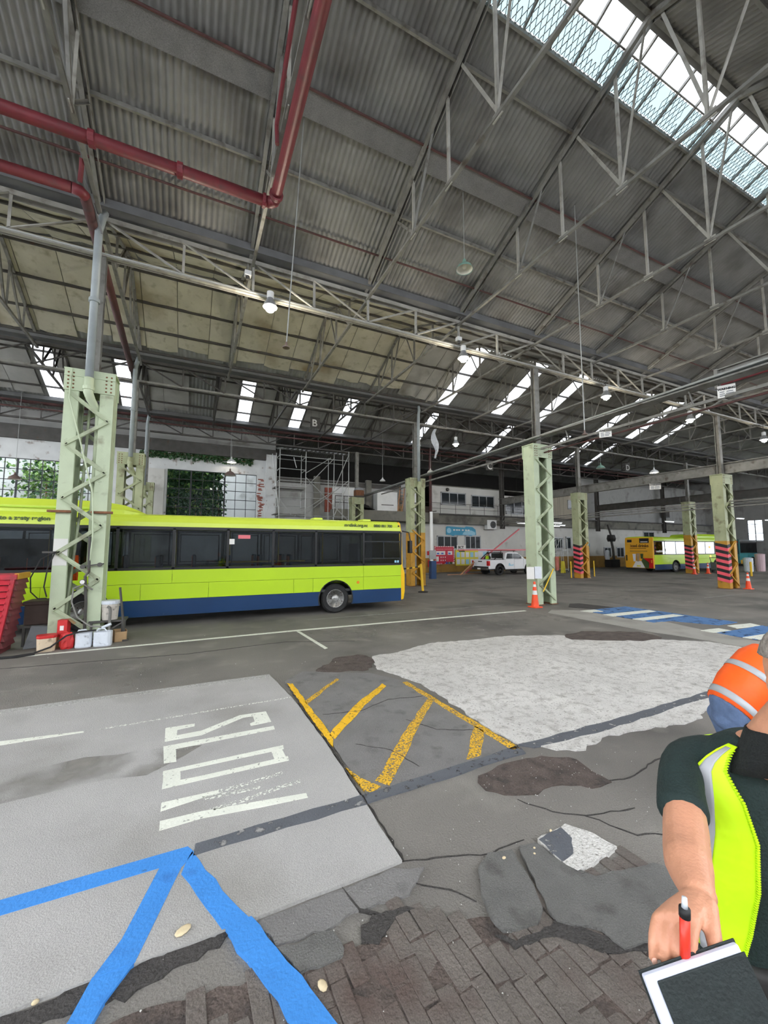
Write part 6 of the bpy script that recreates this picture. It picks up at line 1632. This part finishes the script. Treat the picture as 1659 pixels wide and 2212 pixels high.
for i, (x, z, lb) in enumerate(((20.6, 7.35, 'small black vent at the top left of the upper offices'), (27.9, 6.95, 'small black vent right of the dark post'))):
    t = thing('round_vent', lb, 'vent', (x, 29.9 + .1 * i, z), 0, 'round vents'); MB().lathe([(.14, -.06), (.16, 0), (.16, .05)], n=12, axis='y').build('hood', 'hazard_black', t); MB().lathe([(.1, -.065), (.1, -.06)], n=12, axis='y').build('grille', 'steel_dark', t)

# ================================================================== PEOPLE
YAW = R(-25.508)
def frame_at(lx, ly):
    """local (right, forward) metres seen from the photographer -> world xy"""
    a = R(25.508)
    return (lx * math.cos(a) + ly * math.sin(a), -lx * math.sin(a) + ly * math.cos(a))
def ring(c_, ax, ay, u, v, n=14, p=2.0):
    c_, u, v = Vector(c_), Vector(u), Vector(v)
    out = []
    for k in range(n):
        a = 2 * math.pi * k / n
        ca, sa = math.cos(a), math.sin(a)
        f = (abs(ca) ** p + abs(sa) ** p) ** (-1 / p)
        out.append(c_ + u * (ax * ca * f) + v * (ay * sa * f))
    return out
def loft(m, rings):
    n = len(rings[0]); vs = [q for r_ in rings for q in r_]
    fs = [(i * n + k, i * n + (k + 1) % n, (i + 1) * n + (k + 1) % n, (i + 1) * n + k) for i in range(len(rings) - 1) for k in range(n)]
    fs += [tuple(range(n - 1, -1, -1)), tuple((len(rings) - 1) * n + k for k in range(n))]
    m.add(vs, fs)
def limb(m, pts, rad, n=12, flat=1.0):
    """tapered limb through joints; rad per point"""
    pts = [Vector(p) for p in pts]
    P, Rr = [], []
    for i in range(len(pts) - 1):                      # smooth the joints a little
        for t in (0, .33, .66):
            P.append(pts[i].lerp(pts[i + 1], t)); Rr.append(rad[i] + (rad[i + 1] - rad[i]) * t)
    P.append(pts[-1]); Rr.append(rad[-1])
    for _ in range(2):
        P = [P[0]] + [(P[i - 1] + P[i] * 2 + P[i + 1]) / 4 for i in range(1, len(P) - 1)] + [P[-1]]
    ref = None; rings = []
    for i, p in enumerate(P):
        t = (P[min(i + 1, len(P) - 1)] - P[max(i - 1, 0)]).normalized()
        if ref is None:
            ref = t.cross(Vector((0, 1, 0.2)))
            if ref.length < .1: ref = t.cross(Vector((1, 0, 0)))
        a = (ref - t * ref.dot(t)).normalized(); ref = a
        rings.append(ring(p, Rr[i], Rr[i] * flat, a, t.cross(a), n))
    t0 = (P[1] - P[0]).normalized(); t1 = (P[-1] - P[-2]).normalized()
    a0 = rings[0]; a1 = rings[-1]
    c0, c1 = P[0] - t0 * Rr[0] * .6, P[-1] + t1 * Rr[-1] * .6
    rings = [[c0 + (q - P[0]) * .5 for q in a0]] + rings + [[c1 + (q - P[-1]) * .5 for q in a1]]
    loft(m, rings)
def ellipsoid(m, c_, r_, n=14, k=8):
    c_ = Vector(c_); vs = []
    rings = []
    for j in range(1, k):
        ph = math.pi * j / k
        rings.append([c_ + Vector((r_[0] * math.sin(ph) * math.cos(2 * math.pi * i / n), r_[1] * math.sin(ph) * math.sin(2 * math.pi * i / n), -r_[2] * math.cos(ph))) for i in range(n)])
    loft(m, rings)
def fuse(o, voxel):
    r_ = o.modifiers.new('fuse', 'REMESH'); r_.mode = 'VOXEL'; r_.voxel_size = voxel; r_.use_smooth_shade = True
    s_ = o.modifiers.new('soften', 'SMOOTH'); s_.factor = .5; s_.iterations = 4
    return o

# ---------------- foreground man with hi-vis vest, notebook and pen (coordinates: right, forward, up from the photographer)
BX, BY = 1.13, 1.32
wx_, wy_ = frame_at(BX, BY)
man = thing('person', 'man in yellow hi-vis vest over dark polo writing in a notebook, right edge', 'person', (wx_, wy_, 0), YAW)
O = Vector((BX, BY, 0))
def MM(): return MB(O)
S = Vector((.945, 1.37, 1.475)); E_ = Vector((.798, 1.135, 1.39)); Wr = Vector((.674, .93, 1.405))
S2 = Vector((1.36, 1.38, 1.475)); E2 = Vector((1.40, 1.20, 1.28)); W2_ = Vector((1.02, .90, 1.29))
skin = MM()
# head
hd = Vector((1.115, 1.08, 1.80))
ellipsoid(skin, hd + Vector((0, .01, .03)), (.080, .10, .115), 18, 12)
ellipsoid(skin, hd + Vector((0, -.015, -.05)), (.064, .078, .085), 16, 10)
ellipsoid(skin, hd + Vector((0, -.035, -.11)), (.040, .048, .03), 12, 8)        # chin
limb(skin, [hd + Vector((0, -.088, .02)), hd + Vector((0, -.112, -.03))], [.011, .017], 10)    # nose
for s in (-1, 1):
    ellipsoid(skin, hd + Vector((s * .084, .02, -.01)), (.012, .022, .034), 10, 8)   # ears
    ellipsoid(skin, hd + Vector((s * .03, -.083, .03)), (.024, .012, .008), 10, 6)   # brow ridge
    ellipsoid(skin, hd + Vector((s * .04, -.066, -.025)), (.02, .018, .018), 10, 6)  # cheeks
limb(skin, [hd + Vector((0, .03, -.07)), Vector((1.115, 1.2, 1.61)), Vector((1.14, 1.26, 1.53))], [.058, .062, .075], 14)
# arms
limb(skin, [S + Vector((.02, 0, 0)), E_, (E_ + Wr) / 2 + Vector((-.012, 0, -.005)), Wr], [.040, .052, .050, .031], 14)
limb(skin, [S2, E2, (E2 + W2_) / 2, W2_], [.052, .047, .042, .029], 14)
# right hand (image left): palm and five fingers round the pen / book edge
palm0, palm1 = Wr, Vector((.577, .862, 1.418))
pd = (palm1 - palm0).normalized()
side = Vector((.054, -.019, .012)).normalized()
nrm = pd.cross(side).normalized()
loft(skin, [ring(palm0.lerp(palm1, t), w_, h_, side, nrm, 12, 2.6) for t, w_, h_ in ((-.15, .028, .023), (.15, .032, .022), (.5, .041, .021), (.85, .044, .018), (1.05, .042, .014))])
knuck = [palm1 + side * u for u in (-.036, -.013, .010, .032)]
tips = [Vector((.515, .846, 1.362)), Vector((.535, .840, 1.350)), Vector((.557, .835, 1.352)), Vector((.579, .830, 1.366))]
for k_, t_, l_ in zip(knuck, tips, (.9, 1.0, 1.04, .95)):
    mid = k_.lerp(t_, .45) + Vector((-.014, -.016, .008)) * l_
    limb(skin, [k_ - pd * .02, k_, mid, t_.lerp(mid, .35), t_], [.0098, .0098, .0088, .0080, .0068], 9)
th0 = palm0.lerp(palm1, .25) + side * .026
th1 = Vector((.640, .856, 1.412)); th2 = Vector((.624, .826, 1.398)); th3 = Vector((.610, .806, 1.386))
limb(skin, [th0, th1, th2, th3], [.017, .0155, .0135, .0105], 10)
# left hand holding the book from below (mostly out of the picture)
pd2 = (Vector((.90, .83, 1.27)) - W2_).normalized(); side2 = Vector((0, -.8, .6)).normalized(); n2 = pd2.cross(side2).normalized(); q1 = W2_ + pd2 * .085
loft(skin, [ring(W2_ + pd2 * t, w_, h_, side2, n2, 12, 2.6) for t, w_, h_ in ((-.015, .025, .022), (.02, .031, .02), (.05, .04, .018), (.085, .042, .014))])
for u, l_ in zip((-.033, -.011, .011, .031), (.062, .075, .08, .07)):
    k_ = q1 + side2 * u; limb(skin, [k_ - pd2 * .02, k_, k_ + pd2 * l_ * .55 + n2 * .008, k_ + pd2 * l_ + n2 * .02], [.0105, .0105, .0095, .0075], 9)
limb(skin, [W2_ + pd2 * .02 + side2 * .028, W2_ + pd2 * .05 + side2 * .058, W2_ + pd2 * .085 + side2 * .068], [.0145, .0125, .009], 9)
# lower body core so the figure is whole
TOR = [(.02, .02, .88, .15, .105), (.02, .02, .97, .155, .115), (.02, .01, 1.07, .155, .12), (.015, .0, 1.2, .16, .125), (.01, .0, 1.33, .168, .125), (.01, .0, 1.43, .172, .115), (.012, -.005, 1.50, .155, .09), (.015, -.03, 1.55, .105, .07), (.015, -.06, 1.58, .075, .06)]
TH = R(10); TU = Vector((math.cos(TH), math.sin(TH), 0)); TV = Vector((-math.sin(TH), math.cos(TH), 0))
def torso(m, grow, z0=0, z1=9, n=32):
    loft(m, [ring(Vector((1.122 + dx, 1.34 + dy, z)), ax + grow, ay + grow, TU, TV, n, 2.3) for dx, dy, z, ax, ay in TOR if z0 <= z <= z1])
torso(skin, -.012, n=20)
for s in (-1, 1):
    limb(skin, [(1.15 + s * .09, 1.32, .92), (1.15 + s * .1, 1.3, .5), (1.15 + s * .1, 1.34, .08)], [.075, .05, .035], 12)
body = fuse(skin.build('body', 'skin', man, smooth=True), .0042)
# nails
m = MM()
for t_ in tips + [th3]:
    ellipsoid(m, t_ + Vector((0, -.007, .004)), (.0055, .003, .0065), 8, 6)
m.build('finger_nails', 'nail', man, smooth=True)
# eyes, hair, mouth
m = MM()
for s in (-1, 1): ellipsoid(m, hd + Vector((s * .032, -.079, .006)), (.013, .009, .008), 10, 6)
ey = m.build('eyes', 'eye_white', man, smooth=True)
m = MM()
for s in (-1, 1): ellipsoid(m, hd + Vector((s * .032, -.087, .006)), (.006, .003, .006), 8, 6)
m.build('irises', 'ink_black', ey, smooth=True)
m = MM(); ellipsoid(m, hd + Vector((0, -.091, -.068)), (.024, .006, .007), 10, 6); m.build('mouth', 'brick_red', man, smooth=True)
hair = MM(); n_ = 22; rows = []
for j in range(7):
    ph = math.radians(4 + j * 12.5); row = []
    for i in range(n_):
        a = 2 * math.pi * i / n_; front = max(0, -math.sin(a))
        p2 = ph * (1 - .42 * front)
        row.append(hd + Vector((0, .012, .03)) + Vector((.089 * math.sin(p2) * math.cos(a), .109 * math.sin(p2) * math.sin(a), .124 * math.cos(p2))) * (1 + random.uniform(-.012, .012)))
    rows.append(row)
loft(hair, rows); hair.build('hair', 'hair_grey', man, smooth=True)
# dark shirt: torso, sleeves, collar
m = MM(); torso(m, .004, n=28); limb(m, [S + Vector((.12, .0, .01)), S + Vector((.02, .0, 0)), S.lerp(E_, .45), S.lerp(E_, .74)], [.056, .057, .059, .063], 16); limb(m, [S2 + Vector((-.07, 0, -.005)), S2 + Vector((.01, 0, -.01)), S2.lerp(E2, .45), S2.lerp(E2, .78)], [.078, .082, .074, .075], 16)
fuse(m.build('shirt', 'shirt_green_black', man, smooth=True), .009)
m = MM(); rr_ = []
for z, ax, ay, dy in ((1.50, .115, .085, -.0), (1.55, .098, .08, -.025), (1.60, .086, .076, -.05), (1.64, .083, .076, -.065)):
    rr_.append(ring(Vector((1.14, 1.26 + dy, z)), ax, ay, (1, 0, .12), (0, 1, -.25), 26))
vs = [q for r_ in rr_ for q in r_]
m.add(vs, [(i * 26 + k, i * 26 + (k + 1) % 26, (i + 1) * 26 + (k + 1) % 26, (i + 1) * 26 + k) for i in range(3) for k in range(26)])
co = m.build('collar', 'fleece_black', man, smooth=True); co.modifiers.new('thickness', 'SOLIDIFY').thickness = .008
# vest panels: patches of the torso surface grown outwards
TZ = [t[2] for t in TOR]
def tor_pt(z, a, grow):
    i = max(k for k in range(len(TZ)) if TZ[k] <= z + 1e-6); i = min(i, len(TZ) - 2); f = (z - TZ[i]) / (TZ[i + 1] - TZ[i])
    A, B = TOR[i], TOR[i + 1]; dx, dy, _, ax, ay = [A[k] + (B[k] - A[k]) * f for k in range(5)]
    ca, sa = math.cos(a), math.sin(a); q = (abs(ca) ** 2.3 + abs(sa) ** 2.3) ** (-1 / 2.3)
    return Vector((1.122 + dx, 1.34 + dy, z)) + TU * ((ax + grow) * ca * q) + TV * ((ay + grow) * sa * q)
def patch(zs, a0f, a1f, grow, mat, nm, par, n=14, th=.006):
    m = MM(); vs = []
    for z in zs:
        for k in range(n + 1):
            a = a0f(z) + (a1f(z) - a0f(z)) * k / n
            vs.append(tor_pt(z, a, grow))
    m.add(vs, [(j * (n + 1) + k, j * (n + 1) + k + 1, (j + 1) * (n + 1) + k + 1, (j + 1) * (n + 1) + k) for j in range(len(zs) - 1) for k in range(n)])
    o_ = m.build(nm, mat, par, smooth=True); s_ = o_.modifiers.new('thickness', 'SOLIDIFY'); s_.thickness = th; s_.offset = 1
    return o_
zz = lambda a, b_, n: [a + (b_ - a) * i / n for i in range(n + 1)]
# angles: pi = image left (his right side), 3pi/2 = front
def lerp_tab(tab):
    def f(z):
        for (z0, v0), (z1, v1) in zip(tab[:-1], tab[1:]):
            if z <= z1: return v0 + (v1 - v0) * max(0, (z - z0)) / (z1 - z0)
        return tab[-1][1]
    return f
arm_edge = lerp_tab([(.9, R(170)), (1.25, R(172)), (1.31, R(180)), (1.40, R(185)), (1.50, R(187)), (1.57, R(192))])
zip_edge = lerp_tab([(.9, R(214)), (1.03, R(220)), (1.2, R(229)), (1.33, R(233)), (1.43, R(228)), (1.50, R(216)), (1.57, R(203))])
v1 = patch(zz(.95, 1.565, 26), arm_edge, zip_edge, .02, 'hi_vis_yellow', 'vest', man, 18, .008)
v1['label'] = 'yellow hi-vis vest front with grey reflective band'
band0 = lerp_tab([(.9, R(178)), (1.25, R(180)), (1.40, R(188)), (1.50, R(190)), (1.57, R(193))])
band1 = lerp_tab([(.9, R(190)), (1.2, R(194)), (1.33, R(204)), (1.43, R(207)), (1.50, R(203)), (1.57, R(199))])
patch(zz(.95, 1.56, 26), band0, band1, .0295, 'reflective_grey', 'reflective_band', v1, 6, .002)
mir = lambda f: (lambda z: R(540) - f(z))
v2 = patch(zz(.95, 1.565, 26), mir(zip_edge), mir(arm_edge), .02, 'hi_vis_yellow', 'vest', man, 18, .008)
patch(zz(.95, 1.56, 26), mir(band1), mir(band0), .0295, 'reflective_grey', 'reflective_band', v2, 6, .002)
v3 = patch(zz(.95, 1.51, 14), lambda z: R(20), lambda z: R(160), .02, 'hi_vis_yellow', 'vest_back', man, 18, .008)
m = MM()
zs_list = zz(.95, 1.56, 90)
for i, z in enumerate(zs_list[:-1]):
    p = tor_pt(z, zip_edge(z) + .01, .03); m.box(p.x - .004, p.y - .003, p.z, p.x + .004, p.y + .003, p.z + .0035)
m.build('zip_teeth', 'hi_vis_yellow', v1)['kind'] = 'stuff'
# trousers, shoes
m = MM()
loft(m, [ring((1.15, 1.32, z), ax, ay, (1, 0, 0), (0, 1, 0), 20) for z, ax, ay in ((.82, .16, .12), (.9, .16, .12), (.97, .162, .122))])
for s in (-1, 1): limb(m, [(1.15 + s * .085, 1.32, .88), (1.15 + s * .1, 1.3, .5), (1.15 + s * .1, 1.34, .07)], [.095, .075, .065], 14)
fuse(m.build('trousers', 'hazard_black', man, smooth=True), .012)
for s in (-1, 1):
    m = MM(); loft(m, [ring((1.15 + s * .1, y_ + .12, .045), .045, h_, (1, 0, 0), (0, 0, 1), 12) for y_, h_ in ((1.28, .04), (1.22, .05), (1.1, .042), (1.0, .03))]); m.build('shoe', 'brown_box', man, smooth=True)
# pen
pn0, pn1 = Vector((.566, .822, 1.462)), Vector((.561, .822, 1.368))
pw = frame_at(.56, .82); pen = thing('pen', 'red pen with black grip and white tip held in the right hand', 'pen', (*pw, 1.40), YAW)
OP = Vector((.56, .82, 1.40)); dpn = (pn1 - pn0).normalized()
MB(OP).tube(pn0, pn1, .0085, 12).build('barrel', 'pen_red', pen, smooth=True)
MB(OP).tube(pn0 - dpn * .012, pn0 + dpn * .004, .0095, 12).build('grip', 'ink_black', pen, smooth=True)
MB(OP).tube(pn0 - dpn * .03, pn0 - dpn * .012, .0045, 10, .0055).build('tip', 'plastic_white', pen, smooth=True)
# notebook: a thick black book, white page edges, closed with a strap
nbw = frame_at(.55, .78); nbk = thing('notebook', 'black notebook with white page edges held by the man', 'notebook', (*nbw, 1.3), YAW)
ON = Vector((.55, .78, 1.3))
A = Vector((.473, .824, 1.365)); u_ = Vector((.182, .0, .056)); v_ = Vector((.02, -.075, -.19)); v_ = v_ - u_ * (v_.dot(u_) / u_.length_squared) * .8
w_n = u_.cross(v_).normalized()
if w_n.dot(Vector((0, 0, 2.15)) - A) < 0: w_n = -w_n
def slab(a, u, v, t0, t1, nm, mat, bev=.003):
    p = [a, a + u, a + u + v, a + v]
    MB(ON).add([q + w_n * t0 for q in p] + [q + w_n * t1 for q in p], [(3, 2, 1, 0), (4, 5, 6, 7), (0, 1, 5, 4), (1, 2, 6, 5), (2, 3, 7, 6), (3, 0, 4, 7)]).build(nm, mat, nbk, bevel=bev)
uh, vh = u_.normalized(), v_.normalized()
slab(A, u_, v_, 0, .003, 'back_cover', 'notebook_black')
slab(A + uh * .003 + vh * .003, u_ * .97, v_ * .98, .003, .017, 'pages', 'page_white')
slab(A + uh * .022 + vh * .012, u_ * .89, v_ * .93, .017, .021, 'front_cover', 'notebook_black')
slab(A + vh * .105 - uh * .001, uh * .03, vh * .008, .016, .0185, 'strap', 'notebook_black', 0)

# ---------------- stooping person in orange vest and jeans behind
wx_, wy_ = frame_at(2.98, 3.55)
st = thing('person', 'stooping worker in orange hi-vis vest and blue jeans beyond the man', 'person', (wx_, wy_, 0), YAW)
neck = Vector((.52, .1, 1.27)); head = Vector((.66, .1, 1.25))
m = MB()
SECS = [((-.09, -.04, .68), .12, .15), ((-.06, -.03, .79), .165, .185), ((.05, 0, .95), .16, .18), ((.18, .03, 1.05), .155, .19), ((.31, .06, 1.15), .14, .2), ((.41, .08, 1.22), .10, .16), ((.47, .09, 1.25), .06, .08)]
UP = (-.68, 0, .73)
def trunk(m, g, a=0, b_=9):
    loft(m, [ring(c_, x_ + g, y_ + g, UP, (0, 1, 0), 20) for i, (c_, x_, y_) in enumerate(SECS) if a <= i <= b_])
trunk(m, -.01)
limb(m, [(.44, .09, 1.22), neck, head], [.06, .058, .06], 12); ellipsoid(m, head + Vector((.04, 0, -.04)), (.105, .078, .10), 14, 10)
ellipsoid(m, head + Vector((.14, 0, -.07)), (.02, .015, .018), 8, 6)
for s in (-1, 1): ellipsoid(m, head + Vector((.02, s * .08, -.03)), (.025, .012, .03), 8, 6)
for s in (-1, 1):
    hnd = Vector((.58, .08 + s * .12, .62)); limb(m, [(.36, .07 + s * .19, 1.17), (.46, .08 + s * .23, .92), (.58, .08 + s * .14, .7)], [.055, .045, .03], 12)
    limb(m, [(.58, .08 + s * .14, .7), hnd], [.032, .034], 10, .6)
    for q, l_ in ((-.024, .06), (-.008, .075), (.008, .08), (.024, .07)): limb(m, [hnd + Vector((q, 0, -.02)), hnd + Vector((q * 1.1, -s * .01, -.02 - l_ * .5)), hnd + Vector((q * 1.1 + .005, -s * .03, -.02 - l_))], [.01, .0095, .008], 8)
    limb(m, [hnd + Vector((-.03, 0, 0)), hnd + Vector((-.045, -s * .015, -.03)), hnd + Vector((-.045, -s * .025, -.055))], [.012, .011, .009], 8)
    limb(m, [(-.04, s * .09, .74), (.06, s * .1, .44), (-.12, s * .1, .09)], [.08, .055, .04], 12)
fuse(m.build('body', 'skin', st, smooth=True), .011)
m = MB(); trunk(m, .012, 1, 5); ov_ = m.build('vest', 'hi_vis_orange', st, smooth=True)
m = MB(); trunk(m, .001, 1, 5)
for s in (-1, 1): limb(m, [(.36, .07 + s * .17, 1.17), (.44, .08 + s * .22, .98)], [.075, .065], 12)
fuse(m.build('shirt', 'hi_vis_orange', st, smooth=True), .014)
def sec(t):
    i = min(int(t), len(SECS) - 2); f = t - i
    A_, B_ = SECS[i], SECS[i + 1]
    return Vector(A_[0]).lerp(Vector(B_[0]), f), A_[1] + (B_[1] - A_[1]) * f, A_[2] + (B_[2] - A_[2]) * f
for t0, t1 in ((1.12, 1.42), (2.75, 3.1)):
    m = MB(); rr_ = []
    for t in (t0, (t0 + t1) / 2, t1):
        c_, a, b_ = sec(t); rr_.append(ring(c_, a + .0165, b_ + .0165, UP, (0, 1, 0), 28))
    m.add([q for r_ in rr_ for q in r_], [(i * 28 + k, i * 28 + (k + 1) % 28, (i + 1) * 28 + (k + 1) % 28, (i + 1) * 28 + k) for i in range(2) for k in range(28)])
    m.build('reflective_band', 'reflective_grey', ov_, smooth=True).modifiers.new('thickness', 'SOLIDIFY').thickness = .003
m = MB(); trunk(m, .006, 0, 1)
ellipsoid(m, (-.04, -.02, .72), (.14, .18, .12), 16, 10)
for s in (-1, 1): limb(m, [(-.04, s * .09, .74), (.06, s * .1, .44), (-.12, s * .1, .09)], [.115, .085, .075], 14)
fuse(m.build('jeans', 'denim', st, smooth=True), .014)
for s in (-1, 1):
    m = MB(); loft(m, [ring((x_, s * .1, .05), .05, h_, (0, 1, 0), (0, 0, 1), 12) for x_, h_ in ((-.2, .045), (-.12, .055), (.02, .045), (.12, .03))]); m.build('shoe', 'brown_box', st, smooth=True)
m = MB(); ellipsoid(m, head + Vector((.02, 0, .01)), (.105, .086, .085), 14, 10); m.build('hair', 'hair_grey', st, smooth=True)

# ---------------- worker behind the pickup
wk = thing('person', 'distant worker in yellow hi-vis vest standing behind the pickup', 'person', (22.7, 27.2, 0), R(150))
m = MB(); ellipsoid(m, (0, 0, 1.66), (.08, .1, .12), 12, 10); limb(m, [(0, 0, 1.6), (0, 0, 1.45)], [.055, .07], 10)
loft(m, [ring((0, 0, z), a, b_, (1, 0, 0), (0, 1, 0), 16) for z, a, b_ in ((.9, .15, .11), (1.1, .15, .11), (1.35, .18, .12), (1.45, .15, .1))])
ellipsoid(m, (0, -.1, 1.65), (.015, .02, .02), 8, 6)
for s in (-1, 1):
    limb(m, [(s * .2, 0, 1.4), (s * .26, -.05, 1.12), (s * .2, -.25, 1.05)], [.05, .042, .03], 10); h_ = Vector((s * .19, -.28, 1.05))
    limb(m, [h_, h_ + Vector((0, -.06, 0))], [.03, .034], 8, .6)
    for q in (-.024, -.008, .008, .024): limb(m, [h_ + Vector((q, -.06, 0)), h_ + Vector((q, -.1, -.01)), h_ + Vector((q, -.125, -.03))], [.01, .009, .008], 6)
    limb(m, [h_ + Vector((-s * .025, -.02, 0)), h_ + Vector((-s * .045, -.06, 0)), h_ + Vector((-s * .045, -.085, -.01))], [.012, .011, .009], 6)
    limb(m, [(s * .09, 0, .92), (s * .1, 0, .5), (s * .1, 0, .06)], [.08, .055, .04], 10)
fuse(m.build('body', 'skin', wk, smooth=True), .012)
m = MB(); loft(m, [ring((0, 0, z), a, b_, (1, 0, 0), (0, 1, 0), 18) for z, a, b_ in ((.92, .17, .13), (1.1, .17, .13), (1.35, .2, .14), (1.46, .16, .115))]); wv = m.build('vest', 'hi_vis_yellow', wk, smooth=True)
m = MB()
for s in (-1, 1): limb(m, [(s * .17, 0, 1.4), (s * .25, -.03, 1.18)], [.07, .06], 10)
m.build('sleeve', 'hazard_black', wk, smooth=True)
m = MB()
for s in (-1, 1): limb(m, [(s * .09, 0, .92), (s * .1, 0, .5), (s * .1, 0, .06)], [.1, .075, .065], 12)
fuse(m.build('trousers', 'navy', wk, smooth=True), .015)
m = MB(); ellipsoid(m, (0, .02, 1.7), (.088, .105, .1), 12, 10); m.build('hair', 'hazard_black', wk, smooth=True)
